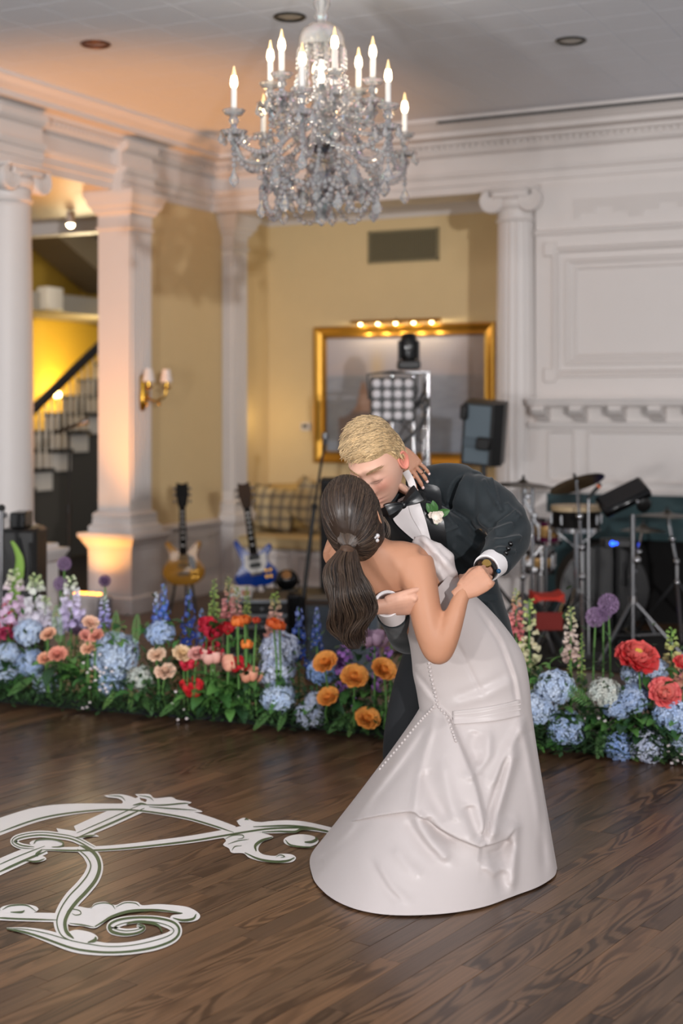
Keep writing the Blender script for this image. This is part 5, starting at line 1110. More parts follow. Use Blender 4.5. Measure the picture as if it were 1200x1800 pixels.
for px, y0, y1, kind, cols, fat, lab in (
 (14, 1055, 1120, 'bell', ('9c2a52', 'd04868', 'd8606c'), .34, 'crimson pink snapdragon at the left edge'), (24, 1000, 1095, 'bell', ('d6b8d4', 'dcc4d8', 'c8d0a8'), .3, 'pale pink foxglove at the far left'), (62, 1010, 1095, 'bell', ('dcd4e0', 'dedce0', 'b8c890'), .34, 'white foxglove in front of the column pedestal'), (80, 1048, 1105, 'bell', ('d8cfe0', 'dcd8e2', 'b8c890'), .36, 'shorter white foxglove right of the tall one'), (125, 1012, 1100, 'bell', ('c4b4dc', 'd8cfe6', 'd4dcb8'), .3, 'lilac white foxglove beside the purple alliums'), (183, 1042, 1100, 'bell', ('a8a0dc', 'b8b4e2', 'c8d0c0'), .24, 'thin lilac foxglove before the glowing uplight'),
 (288, 1028, 1110, 'star', ('3a5cc0', '5078d4', '7088cc'), .3, 'blue delphinium, taller one of the left group'), (275, 1042, 1100, 'star', ('4a6ad0', '6c88d8', 'ccd0dc'), .28, 'pale topped blue delphinium of the left group'), (332, 1036, 1130, 'star', ('2c4cb4', '4468cc', '6c86d4'), .26, 'blue delphinium of the middle group, left one'), (354, 1070, 1135, 'star', ('4a68c8', '7890d8', '8aa0d8'), .3, 'paler blue delphinium of the middle group, right one'), (525, 1068, 1165, 'star', ('3050b4', '4c6cc8', '8090d4'), .24, 'violet blue delphinium left of the floor monitor'), (557, 1068, 1140, 'star', ('34509c', '4c66b4', '8490c8'), .22, 'blue delphinium in front of the floor monitor grille'), (1182, 1060, 1060.5, 'star', ('34509c', '4c66b4', '8490c8'), .2, None),
 (376, 1018, 1100, 'bell', ('8aa658', '9cb464', 'a8bc6c'), .16, 'green unopened snapdragon spike, left of the pink ones'), (402, 1015, 1095, 'bell', ('d07a7a', 'd89894', 'b4b878'), .22, 'coral pink snapdragon behind the orange poppies, left one'), (416, 1032, 1098, 'bell', ('d08a86', 'dcaaa0', 'a8b470'), .22, 'coral pink snapdragon behind the orange poppies, middle one'), (434, 1030, 1095, 'bell', ('a8b070', '9cae60', '8aa654'), .15, 'thin green snapdragon spike right of the orange poppies'), (483, 1042, 1115, 'bell', ('dc9e90', 'e2b4a4', '94ac58'), .26, 'peach snapdragon with a green tip'), (454, 1116, 1165, 'bell', ('a8b468', '9cac60', '8ea456'), .2, 'short green snapdragon spike below the rack case'),
 (907, 1034, 1120, 'bell', ('d06c74', 'd88c84', 'b8bc7c'), .2, 'coral snapdragon just right of the jacket hem'), (930, 1052, 1205, 'bell', ('a8b870', 'ddd2b4', 'aebe6a'), .17, 'tall cream green snapdragon right of the jacket'), (917, 1118, 1205, 'bell', ('98ac5c', 'cfc8a0', 'a8b868'), .22, 'shorter snapdragon hugging the bride\'s skirt'), (1003, 1066, 1160, 'bell', ('d4b4a8', 'e2d0c4', 'bcc480'), .2, 'cream snapdragon spike left of the right-hand alliums'), (1022, 1112, 1215, 'bell', ('8ea458', '98ac60', 'a4b468'), .1, 'thin green spike right of the cream snapdragon'), (1001, 1130, 1215, 'bell', ('8ea458', '98ac60', 'a4b468'), .1, 'thin green spike below the cream snapdragon'), (1180, 1104, 1200, 'bell', ('d88c80', 'c8c080', '8cb058'), .24, 'green tipped foxglove spike at the right behind the peony'), (1197, 1170, 1215, 'bell', ('b8506c', 'c8688c', 'c88090'), .3, 'magenta snapdragon peeping out at the right edge')):
    if lab: spikef('delphinium' if kind == 'star' else ('foxglove' if 'foxglove' in lab else 'snapdragon'), 'flower', lab, px, y0, y1, spike(kind, px, *cols, (34 if (y1-y0) > 60 else 24) if kind == 'bell' else 26, fat*(1.05 if kind == 'bell' else 1.35)), dd=.22)
# the curved green spike at the far left
sp_ = [(18, 1085), (24, 1050), (33, 1010), (35, 985), (30, 968), (22, 953)]; d = drow(20)+.25; t = thing('foxglove', 'curved green foxglove tip bending over at the far left', 'flower', Wc((18-600)/FPX*d, d, .03), YAW); mb = MB(); pts = [Pc(x, y, d) for x, y in sp_]; ps = [Vector(p) for p in spline([tuple(p) for p in pts], 8)]
part('stem', MB().tube([wmat(t) @ Vector((0, 0, 0))]+ps, .006, 6), STEMM, t, world=True)
for i, p in enumerate(ps):
    q = i/len(ps); 
    for s in range(5):
        a = s*1.26+i*.6; mb.ball(p+Vector((math.cos(a), math.sin(a), 0))*.02*(1.2-q), .014*(1.2-q*.8), 5, 4)
part('buds', mb, mat('foxglove_bud', '86ac4e', .6), t, world=True)
# ferns and fronds
for px, py, px2, py2, mi, lab in ((104, 1135, 98, 1062, 1, 'upright green fern behind the low alliums'), (205, 1130, 203, 1072, 1, 'upright fern left of the biggest hydrangea'), (238, 1135, 241, 1077, 1, 'upright fern in front of the warm lit floor'), (60, 1190, 12, 1222, 1, 'fern spilling on the floor at the far left'), (205, 1215, 180, 1246, 3, 'bright fern spilling forward below the biggest hydrangea'), (232, 1215, 228, 1248, 3, 'bright fern pointing at the floor right of the biggest hydrangea'), (246, 1212, 262, 1250, 1, 'fern tips under the greenish white hydrangea'), (318, 1230, 280, 1258, 1, 'broad fern lying on the floor left of the hosta leaves'), (480, 1245, 445, 1285, 1, 'fern pointing down to the floor below the three hydrangeas'), (505, 1245, 488, 1286, 1, 'fern lying on the floor right under the light blue hydrangea'), (620, 1252, 575, 1288, 1, 'fern on the floor left below the lowest orange rose'), (625, 1255, 612, 1297, 3, 'fern on the floor under the lowest orange rose, middle frond'), (630, 1255, 648, 1292, 1, 'fern on the floor under the lowest orange rose, right frond'),
  (1045, 1245, 965, 1188, 1, 'long diagonal fern across the light blue hydrangea on the right'), (1070, 1270, 1012, 1262, 1, 'fern pointing left above the lone round hydrangea'), (1062, 1270, 1050, 1345, 1, 'broad fern hanging down beside the deep blue hydrangea'), (1080, 1268, 1150, 1260, 3, 'light fern running right below the blue hydrangeas'), (1100, 1325, 1122, 1358, 3, 'fern tip on the floor below the pale hydrangea'), (1150, 1330, 1168, 1368, 1, 'fern on the floor at the lower right'), (1178, 1305, 1188, 1365, 2, 'dark feathery fern at the right edge near the floor')):
    d = drow(px)-.02; a, b = Pc(px, py, d), Pc(px2, py2, d-.06 if py2 > py else d+.05)
    b.z = max(b.z, .012); a.z = max(a.z, .03); v = b-a; L_ = v.length; x = v.normalized(); y = (FW*-1).cross(x); y = y.normalized() if y.length > .1 else UP; z = x.cross(y)
    up = -FW*.75+UP*.5; z = (up-x*up.dot(x)).normalized(); y = z.cross(x); M = Matrix((x, y, z)).transposed()
    t = thing('fern', lab, 'fern', a); o = link('frond', fern_mesh(0, mi), t); o.rotation_euler = M.to_euler(); o.scale = (L_, L_*.95, L_)
# leafy clumps; every leaf its own part
LC = [(30, 1195, .10, 12, 2, 'dark leafy clump below the hydrangeas at the far left'), (125, 1180, .15, 20, 1, 'big leafy clump between the peach roses and the floor'), (165, 1200, .12, 14, 0, 'leafy clump left below the biggest hydrangea'), (255, 1220, .1, 12, 2, 'dark leaves under the greenish white hydrangea'), (310, 1190, .12, 14, 2, 'dark green leaves below the cream roses'), (390, 1215, .17, 24, 0, 'large hosta-like clump under the tulips'), (425, 1225, .17, 18, 1, 'bright broad leaves at the foot of the open tulip'), (350, 1225, .13, 14, 1, 'lighter leaves spreading under the bright red anemone'), (400, 1130, .11, 12, 0, 'upright leaves around the orange poppies'), (460, 1200, .1, 12, 2, 'dark leaves left of the three hydrangeas'), (525, 1220, .1, 12, 2, 'dark leaves between the hydrangeas and the orange roses'), (610, 1215, .11, 16, 2, 'dark foliage among the orange roses'), (665, 1235, .11, 14, 0, 'green foliage beside the lowest orange rose'), (640, 1165, .1, 10, 2, 'dark foliage behind the orange roses'), (960, 1285, .1, 14, 0, 'grey green round leaves right of the skirt'), (1010, 1320, .09, 12, 0, 'eucalyptus leaves below the lone round hydrangea'), (1035, 1265, .11, 12, 1, 'green leaves between the two right hydrangea groups'), (1110, 1270, .11, 14, 1, 'broad leaves below the lower coral peony'), (1160, 1290, .11, 14, 2, 'dark leaves at the right between the hydrangeas'), (1140, 1195, .09, 8, 0, 'leaves under the upper coral peony'), (215, 1120, .1, 8, 0, 'leaves behind the biggest hydrangea'), (935, 1190, .09, 10, 1, 'green leaves at the feet of the tall snapdragons'), (310, 1115, .09, 6, 2, 'dark broad leaf beside the delphiniums')]
for i, (px, py, L_, n, mi, lab) in enumerate(LC):
    r = random.Random(i*7+2); d = drow(px)+.02; c = Pc(px, py, d); c.z = max(c.z, .06); t = thing('foliage', lab, 'foliage', c, YAW)
    for k in range(int(n*1.7)):
        a = r.uniform(-pi, pi*.05) if r.random() < .85 else r.uniform(0, pi); L2 = L_*r.choice((.55, .7, .85, 1.05)); m2 = mi if r.random() < .65 else (mi+1) % 3
        o = link('leaf', leaf_mesh(round(L_, 2), round(L_*.42, 3), 0, m2, .45), t, (r.uniform(-.09, .09), r.uniform(-.06, .04), r.uniform(-.05, .06))); o.rotation_euler = (r.uniform(-.4, .4), r.uniform(-.75, .5), a); o.scale = (L2/L_,)*3
# filler greenery, uncountable, behind and under the blooms
r = random.Random(21); mb = MB()
for k in range(9000):
    px = r.uniform(-30, 1230); 
    if 705 < px < 900: continue
    lowf = k > 6200; d = drow(px)+(r.uniform(-.1, .04) if lowf else r.uniform(-.05, .3)); z = (abs(r.gauss(0, .06)) if lowf else abs(r.gauss(0, .15)))+.02
    c = Wc((px-600)/FPX*d, d, z); a = r.uniform(0, 6.28); e = r.uniform(-.3, .9); u = Vector((math.cos(a)*math.cos(e), math.sin(a)*math.cos(e), math.sin(e))); w = u.cross(Vector((0, 0, 1))); w = w.normalized() if w.length > .1 else Vector((1, 0, 0)); l = r.uniform(.025, .06)
    mb.add([c, c+u*l*.5+w*l*.2, c+u*l, c+u*l*.5-w*l*.2], [(0, 1, 2, 3)])
for m in mb.v: m.z = max(m.z, .004)
o = link('filler_greenery', mb.mesh('filler_greenery', mat('filler_green', '3a5932', .6, noise_amt=.4, noise_scale=9), False)); tag(o, 'dense dark filler greenery along the whole flower hedge', 'greenery', kind='stuff')
mb = MB(); r = random.Random(5)
for cx, cy, n, rad in ((165, 1180, 14, 26), (320, 1240, 6, 20), (150, 1240, 3, 20), (1195, 1325, 22, 20), (395, 1225, 6, 30), (1040, 1260, 5, 18), (178, 1205, 7, 14)):
    for k in range(n):
        px, py = cx+r.gauss(0, rad*.6), cy+r.gauss(0, rad*.5); d = drow(px)-.04; p = Pc(px, py, d); p.z = max(p.z, .01)
        for q in range(5):
            a = q*1.257; u = RT*math.cos(a)+UP*math.sin(a)*.8; w = RT*-math.sin(a)+UP*math.cos(a)*.8; mb.add([p, p+u*.005+w*.003-FW*.002, p+u*.008, p+u*.005-w*.004-FW*.002], [(0, 1, 2, 3)])
o = link('small_white_blossoms', mb.mesh('small_white_blossoms', mat('white_blossom', 'e6dcdc', .6), False)); tag(o, 'scattered tiny white blossoms low in the flower hedge', 'blossoms', kind='stuff')
# black troughs that hold the blooms
TRM = mat('trough_black', '23262a', .5)
for k, (p0, p1, lab) in enumerate(((-60, 300, 'long dark flower trough at the left under the hedge'), (306, 700, 'long dark flower trough left of the bride under the hedge'), (905, 1260, 'long dark flower trough right of the skirt under the hedge'))):
    a, b = Wc((p0-600)/FPX*(drow(p0)+.12), drow(p0)+.12, 0), Wc((p1-600)/FPX*(drow(p1)+.12), drow(p1)+.12, 0); c = (a+b)/2; v = b-a; t = thing('flower_trough', lab, 'planter', c, math.atan2(v.y, v.x)); L_ = v.length
    part('tray', MB().loft([[(-L_/2*f, -w, z), (L_/2*f, -w, z), (L_/2*f, w, z), (-L_/2*f, w, z)] for f, w, z in ((.985, .07, .001), (1, .085, .045), (.99, .075, .045), (.985, .07, .03))]), TRM, t)
    part('floral_foam', MB().box((0, 0, .04), (L_*.97, .13, .03), None, .008), mat('floral_foam', '2f4a30', .9), t)
# ============================================================ THE COUPLE
SKIN = mat('skin', 'ffffff', .5, attr='Col', sss=.05, spec=.35)
HAIRM = mat('hair', 'ffffff', .38, attr='Col', spec=.5)
SUIT = mat('midnight_wool', '151e22', .75, sheen=.12, noise_amt=.06, noise_scale=300, bump=.05, bump_scale=900)
SATIN = mat('black_satin', '15181a', .32); SHIRT = mat('white_shirt', 'e6e1e0', .6); SILK = mat('ivory_satin', 'c0b7b4', .42, sheen=.1, spec=.5); TROU = mat('black_wool', '17191c', .8)
def ring(C, U, V, a, b, n=28, p=2.0):
    out = []
    for j in range(n):
        t = 2*pi*j/n; c, s = math.cos(t), math.sin(t)
        out.append(C+U*(a*math.copysign(abs(c)**(2/p), c))+V*(b*math.copysign(abs(s)**(2/p), s)))
    return out
def tiltU(deg): r = math.radians(deg); return RT*math.cos(r)+UP*math.sin(r)
def body_loft(spec, n=28, p=2.2, apx=False):
    mb = MB(); rs = []
    for (px, py, d, a, b, tl) in spec: rs.append(ring(Pc(px, py, d), tiltU(tl), FW, a*d/FPX if apx else a, b, n, p))
    return mb.loft(rs)
def arm_tube(spec, n=20):
    ps = [Pc(px, py, d) for px, py, d, r in spec]; q = spline([tuple(p)+(s[3],) for p, s in zip(ps, spec)], 5)
    return MB().tube([x[:3] for x in q], [x[3] for x in q], n)
def vnormals(mb):
    V = np.array([tuple(v) for v in mb.v]); N = np.zeros_like(V)
    for f in mb.f:
        a, b, c = V[f[0]], V[f[1]], V[f[2]]; n = np.cross(b-a, c-a); N[list(f)] += n
    return N/np.maximum(np.linalg.norm(N, axis=1)[:, None], 1e-12)
def head_mesh(C, L, Fd, U, sc, female=False, nu=96, nv=112):
    """head with a face: l to the subject's left, f forward, u up; returns mesh builder and colours"""
    mb = MB(); cols = []
    def G(x, s): return math.exp(-(x/s)**2)
    for i in range(nu+1):
        th = pi*min(max(i/nu, .004), .996)
        for j in range(nv):
            ph = 2*pi*j/nv; sn = math.sin(th); cz = math.cos(th)
            if cz < 0: sn = sn**.62
            nl, nf, nn = sn*math.sin(ph), sn*math.cos(ph), cz
            l = .074*nl; f = (.092 if nf > 0 else .102)*(abs(nf)**(.86 if nf > 0 else 1))*(1 if nf > 0 else -1); u = .118*nn
            t = max(0, -u/.118)
            l *= 1-.34*t**1.6; l *= 1-.06*G(u-.03, .03)*0
            if nf > 0: f = f*(1-.10*t**2)+.010*t**1.5
            else: f *= 1-.42*t**1.2; u += .03*t*(-nf)*.9
            fr = sstep(.15, .55, nf); x, z = l, u
            al = abs(x); dlt = 0
            dlt += -.009*G(al-.030, .019)*G(z-.012, .014)          # eye sockets
            dlt += .0075*G(al-.031, .0125)*G(z-.008, .0085)        # closed eyelids
            dlt += .0045*G(z-.034, .011)*G(al-.024, .026)          # brow ridge
            nz = sstep(.03, -.028, z)*(1-sstep(-.030, -.046, z)); dlt += .023*nz*G(x, .0115+.004*nz)+.006*G(al-.012, .007)*G(z+.034, .008)   # nose, nostril wings
            dlt += .005*G(al-.04, .02)*G(z+.018, .02)              # cheeks
            dlt += .0065*G(x, .024)*G(z+.062, .0065)+.0075*G(x, .020)*G(z+.076, .0065)-.004*G(x, .026)*G(z+.0685, .003)-.003*G(x, .02)*G(z+.089, .006)
            dlt += .009*G(x, .022)*G(z+.106, .014)                 # chin
            dlt *= (.8 if female else 1.4)
            f += dlt*fr
            mb.v.append(C+(L*l+Fd*f+U*u)*sc)
            c = np.array([.66, .39, .285]) if not female else np.array([.50, .25, .15])
            lip = fr*G(x, .021)*(G(z+.063, .005)+G(z+.075, .006)); c = c*(1-.55*min(1, lip))+np.array([.55, .17, .15])*.55*min(1, lip)
            ck = fr*(G(al-.042, .02)*G(z+.02, .022)+.8*G(x, .014)*G(z+.03, .014)); c = c*(1-.45*ck)+np.array([.74, .25, .18])*.45*ck
            ey = min(1, 1.3*fr*G(al-.031, .016)*G(z-.000+.35*(al-.031)**2*60*0, .0028)); c = c*(1-.85*ey)+np.array([.16, .09, .06])*.75*ey      # lash line
            eb = min(1, 1.3*fr*G(al-.033, .02)*G(z-.029-.004*G(al-.03, .02), .0048)); ebc = np.array([.36, .2, .10]) if not female else np.array([.08, .05, .03]); c = c*(1-.85*eb)+ebc*.85*eb
            cols.append(c)
    for i in range(nu):
        for j in range(nv): a = i*nv+j; b = i*nv+(j+1) % nv; mb.f.append((a, b, b+nv, a+nv))
    for s in (-1, 1):       # ears
        n1, n2 = 9, 22; k = len(mb.v); c0 = (s*.0735, -.012, .0)
        for side in (0, 1):
            for a in range(n1+1):
                for b in range(n2):
                    q = a/n1; t = 2*pi*b/n2; yy = .017*q*math.cos(t)*(1+.18*math.sin(t)); zz_ = .031*q*math.sin(t); rim = .0055*math.exp(-((q-.88)/.14)**2)*(1 if math.cos(t) < .55 else .2)-.004*math.exp(-((q-.45)/.25)**2)+.003*math.exp(-((q-.5)/.12)**2)*(1 if math.cos(t) < 0 else 0)
                    lo = .010+rim-.35*yy if side == 0 else .004-.35*yy
                    mb.v.append(C+(L*(c0[0]+s*lo)+Fd*(c0[1]+yy)+U*(c0[2]+zz_))*sc); cols.append((np.array([.60, .31, .19]) if female else np.array([.72, .26, .19])) if side == 0 else np.array([.62, .33, .22]))
        m = (n1+1)*n2
        for side in (0, 1):
            for a in range(n1):
                for b in range(n2): p = k+side*m+a*n2+b; r_ = k+side*m+a*n2+(b+1) % n2; mb.f.append((p, r_, r_+n2, p+n2))
        for b in range(n2): p = k+n1*n2+b; r_ = k+n1*n2+(b+1) % n2; mb.f.append((p, r_, r_+m, p+m))
    return mb, cols
def hand(Wp, dirv, nrm, thumb, sc, curls, spread=.06, palm_bend=0, thumb_dir=(.75, .65, -.25), tcurl=.5):
    """wrist point, finger direction, back-of-hand normal, thumb side (+1/-1); curls: bend angle per finger joint"""
    x = Vector(dirv).normalized(); z = Vector(nrm); z = (z-x*z.dot(x)).normalized(); y = z.cross(x)*thumb
    mb = MB(); Q = lambda a, b, c: Wp+(x*a+y*b+z*c)*sc
    rs = []
    for a, w, h in ((-.03, .024, .019), (0, .027, .018), (.03, .037, .017), (.06, .041, .015), (.085, .040, .0125), (.094, .036, .009)):
        rs.append([Q(a, w*math.copysign(abs(math.cos(t))**.8, math.cos(t)), h*math.sin(t)-.0) for t in [2*pi*k/18 for k in range(18)]])
    mb.loft(rs); tips = []
    for k, (yy, ln, r0) in enumerate(((.029, .072, 0.0083), (.0105, .080, .0086), (-.0085, .074, .0083), (-.027, .058, .0074))):
        cu = curls[k]; p = [.085, yy, -.001]; ang = cu[0]; sp_ = (1.5-k)*spread; pts = [(p[0]-.02, p[1], p[2]), tuple(p)]; rad = [r0*1.05, r0*1.08]
        for seg, c2 in ((.46, 0), (.30, cu[1]), (.24, cu[2])):
            ang += c2; L_ = ln*seg
            for h in (.5, 1.0): pts.append((pts[-1][0]+L_*.5*math.cos(ang)*math.cos(sp_), pts[-1][1]+L_*.5*math.cos(ang)*math.sin(sp_), pts[-1][2]-L_*.5*math.sin(ang))); rad.append(r0*(1.04 if h == 1.0 and seg > .25 else .92)*(1-.06*len(pts)/8))
        rad[-1] *= .72
        mb.tube([Q(*q) for q in pts], [r*sc for r in rad], 10); mb.ball(Q(*pts[-1]), rad[-1]*sc*1.02, 8, 6)
        mb.ball(Q(.083, yy, .0035), .0105*sc, 8, 6); e = Vector(pts[-1])-Vector(pts[-2]); tips.append((Q(*pts[-1]), (x*e.x+y*e.y+z*e.z).normalized(), z, sc*r0))
    td = Vector(thumb_dir).normalized(); p = Vector((.018, .026, -.006)); pts = [p-td*.02, p, p+td*.028, p+td*.05]; t2 = Vector((td.x*math.cos(tcurl)+.0, td.y*math.cos(tcurl)-.7*math.sin(tcurl), td.z-.4*math.sin(tcurl))).normalized(); pts += [pts[-1]+t2*.016, pts[-1]+t2*.03]
    mb.tube([Q(*q) for q in pts], [r*sc for r in (.013, .0145, .012, .0105, .0098, .0075)], 10); mb.ball(Q(*pts[-1]), .0078*sc, 8, 6)
    return mb, tips
def drape(bv, edgeA, edgeB, nA, nB, off, thick=.003, dguess=4.4):
    """thin cloth patch between two picture-plane polylines, laid on the surface bv at distance off, with real thickness"""
    A = spline([(p[0], p[1], 0) for p in edgeA], 6); B = spline([(p[0], p[1], 0) for p in edgeB], 6)
    def samp(E, t): f = t*(len(E)-1); i = min(int(f), len(E)-2); return E[i]*(1-(f-i))+E[i+1]*(f-i)
    eye = Vector((0, 0, HC)); grid = []; last = None
    for i in range(nA+1):
        row = []
        for j in range(nB+1):
            q = samp(A, i/nA)*(1-j/nB)+samp(B, i/nA)*(j/nB); dv = (Pc(q[0], q[1], 1.0)-eye).normalized(); h = bv.ray_cast(eye+dv*2.0, dv, 6)
            row.append([dv, h[3]+2.0 if h[0] is not None else None])
        grid.append(row)
    ds = [c[1] for r in grid for c in r if c[1]]; md = sum(ds)/len(ds) if ds else dguess
    for r in grid:
        for c in r:
            if c[1] is None or abs(c[1]-md) > .2: c[1] = None
    for r in grid:
        for c in r:
            if c[1] is None:
                v = [(abs(a[0].x-c[0].x)+abs(a[0].z-c[0].z), a[1]) for q in grid for a in q if a[1] is not None]; c[1] = min(v)[1] if v else md
    for _ in range(4):
        D = [[c[1] for c in r] for r in grid]
        for i, r in enumerate(grid):
            for j, c in enumerate(r):
                q = [D[a][b] for a, b in ((i-1, j), (i+1, j), (i, j-1), (i, j+1)) if 0 <= a < len(D) and 0 <= b < len(r)]; m_ = sum(q)/len(q)
                c[1] = min(.5*c[1]+.5*m_, D[i][j]+.002) if abs(D[i][j]-m_) < .03 else m_
    mb = MB(); n = nB+1
    for s in (0, 1):
        for r in grid:
            for c in r: mb.v.append(eye+c[0]*(c[1]-off+s*thick))
    m = (nA+1)*n
    for i in range(nA):
        for j in range(nB): a = i*n+j; mb.f.append((a, a+1, a+n+1, a+n)); mb.f.append((m+a, m+a+n, m+a+n+1, m+a+1))
    for i in range(nA):
        for j in (0, nB): a = i*n+j; mb.f.append((a, a+n, m+a+n, m+a))
    for j in range(nB):
        for i in (0, nA): a = i*n+j; mb.f.append((a, a+1, m+a+1, m+a))
    return mb
def on(bv, px, py, off=0.0, dflt=4.4):
    eye = Vector((0, 0, HC)); dv = (Pc(px, py, 1.0)-eye).normalized(); h = bv.ray_cast(eye+dv*2.0, dv, 6); return eye+dv*((h[3]+2.0 if h[0] is not None else dflt)-off)
def add_col(o, cols):
    a = o.data.color_attributes.new('Col', 'FLOAT_COLOR', 'POINT'); buf = np.ones((len(o.data.vertices), 4), dtype=np.float32); buf[:, :3] = np.clip(np.array(cols), 0, 1)[:, :3]; a.data.foreach_set('color', buf.ravel())
def strand(mb, cols, pts, r0, r1, col):
    n = len(pts); k = len(mb.v); mb.tube(pts, [r0+(r1-r0)*i/(n-1) for i in range(n)], 3, False); cols += [col]*(len(mb.v)-k)
def orient(yaw, pitch, roll, away=False):
    f = (FW if away else -FW)*math.cos(yaw)-RT*math.sin(yaw); f2 = f*math.cos(pitch)-UP*math.sin(pitch); u = UP*math.cos(pitch)+f*math.sin(pitch); l = u.cross(f2)
    M = Matrix.Rotation(roll, 3, f2); return M @ l, f2, M @ u

# ------------------------------------------------------------ GROOM
gr = thing('person', 'man in a midnight tuxedo and black bow tie bending to kiss the woman', 'person', Wc((800-600)/FPX*4.95, 4.95, 0), YAW)
GC = Pc(662, 816, 4.42); GL, GF, GU = orient(math.radians(26), math.radians(35), math.radians(5))
hm, hc = head_mesh(GC, GL, GF, GU, 1.06)
GSK = np.array([.62, .36, .26])
neck = body_loft([(688, 842, 4.46, .05, .058, -20), (703, 860, 4.48, .058, .062, -28), (728, 876, 4.57, .066, .065, -25), (742, 900, 4.62, .12, .08, -22), (757, 940, 4.65, .17, .11, -18), (775, 1000, 4.7, .15, .11, -10), (795, 1090, 4.76, .16, .12, -3), (800, 1150, 4.8, .165, .125, 0)])
larm = arm_tube([(815, 872, 4.6, .05), (850, 890, 4.56, .05), (893, 930, 4.5, .045), (880, 962, 4.42, .04), (862, 992, 4.33, .03)])
rarm = arm_tube([(655, 925, 4.74, .05), (685, 1030, 4.74, .048), (716, 1118, 4.62, .042), (700, 1090, 4.4, .036), (684, 1066, 4.2, .029)])
legs = arm_tube([(770, 1150, 4.8, .085), (738, 1240, 4.72, .08), (716, 1310, 4.7, .06), (712, 1370, 4.8, .05), (708, 1432, 4.95, .035)]).merge(arm_tube([(835, 1150, 4.82, .085), (870, 1260, 4.8, .08), (890, 1330, 4.85, .06), (898, 1400, 4.98, .035)]))
hg1, t1 = hand(Pc(858, 1002, 4.31), -RT*.62-UP*.32+FW*.45, UP*.7+FW*.3-RT*.2, 1, 1.0, [(1.1, 1.2, .8)]*4, .02, thumb_dir=(.9, .3, -.3), tcurl=.9)
hg2, t2 = hand(Pc(678, 1066, 4.175), RT*.95+UP*.05+FW*.12, -FW*.72-UP*.6, 1, 1.0, [(.45, .6, .4), (.5, .7, .4), (.5, .75, .4), (.55, .8, .4)], .03, thumb_dir=(.95, .3, -.1), tcurl=.25)
core = remesh(neck.merge(larm).merge(rarm).merge(legs), .012, 6); hands = remesh(hg1.merge(hg2), .0026, 3)
allg = MB().merge(core).merge(hands).merge(hm)
cg = []
for v in core.v: cg.append(GSK)
for v in hands.v:
    n = noise.noise(v*60); cg.append(np.array([.60, .33, .23])*(1+.06*n))
cg += hc
# flush on neck
o = part('body', allg, SKIN, gr, world=True, smooth='all'); add_col(o, cg)
# hair
def hair_cap(C, L, F_, U, sc, tfn, col, nu=70, nv=90, jit=.0025, seed=1):
    mb = MB(); cols = []
    for i in range(nu+1):
        th = pi*min(max(i/nu, .004), .996)
        for j in range(nv):
            ph = 2*pi*j/nv; sn = math.sin(th); cz = math.cos(th)
            nl, nf = sn*math.sin(ph), sn*math.cos(ph); t = tfn(nl, nf, cz)
            l = .074*nl; f = (.092 if nf > 0 else .102)*nf; u = .118*cz; q = Vector((nl, nf, cz)).normalized(); nz_ = noise.noise(Vector((nl, nf, cz))*14+Vector((seed, 0, 0)))*jit*(1 if t > .004 else 0)
            mb.v.append(C+(L*(l+q.x*(t+nz_))+F_*(f+q.y*(t+nz_))+U*(u+q.z*(t+nz_)))*sc); cols.append(np.array(col)*(1+.25*noise.noise(Vector((nl, nf, cz))*22)))
    for i in range(nu):
        for j in range(nv): a = i*nv+j; b = i*nv+(j+1) % nv; mb.f.append((a, b, b+nv, a+nv))
    return mb, cols
def gt(nl, nf, nu):
    """hair thickness over the head: hairline on the brow, short sides with a fade, down to the nape"""
    brow = .50-.10*abs(nl); line = brow if nf > .35 else (brow+(-.02-brow)*sstep(.35, -.05, nf)); line = line if nf > -.05 else -.02-.62*sstep(-.05, -.6, nf)
    k = sstep(line-.04, line+.10, nu); top = .010+.018*sstep(.45, .9, nu)+.008*sstep(.3, .7, nf)*sstep(.4, .6, nu)
    return -.012+(.012+top*(.35 if nu < line+.15 else 1))*k if k > 0 else -.012
BL = (.55, .39, .21)
cap, cc_ = hair_cap(GC, GL, GF, GU, 1.06, gt, (.50, .35, .18)); r = random.Random(4)
for k in range(7500):
    z = r.uniform(-.55, 1); a = r.uniform(0, 2*pi); q = math.sqrt(max(0, 1-z*z)); nl, nf, nu_ = q*math.sin(a), q*math.cos(a), z; t = gt(nl, nf, nu_)
    if t < .004: continue
    base = Vector((.074*nl, (.092 if nf > 0 else .102)*nf, .118*nu_)); nrm = Vector((nl, nf, nu_)).normalized()
    if nu_ > .45: fl_ = Vector((-.55, .55, .15))+Vector((r.uniform(-.35, .35), r.uniform(-.35, .35), r.uniform(-.1, .3))); ln = r.uniform(.02, .04)
    else: fl_ = Vector((0, -.25, -1))+Vector((r.uniform(-.2, .2), r.uniform(-.3, .3), 0)); ln = r.uniform(.012, .022)
    fl_ = fl_-nrm*fl_.dot(nrm); pts = []
    for i in range(4):
        s = i/3; pts.append(base+nrm*(t+.001+.010*s-.006*s*s*(2 if nu_ < .45 else 1))+fl_*ln*s)
    kk = r.uniform(.5, 1.5)*(1.25 if nu_ < .3 else 1); strand(cap, cc_, [GC+(GL*p.x+GF*p.y+GU*p.z)*1.06 for p in pts], .0017, .0005, np.array(BL)*kk)
o = part('hair', cap, HAIRM, gr, world=True, smooth='all', label='short side-parted blond hair'); add_col(o, cc_)
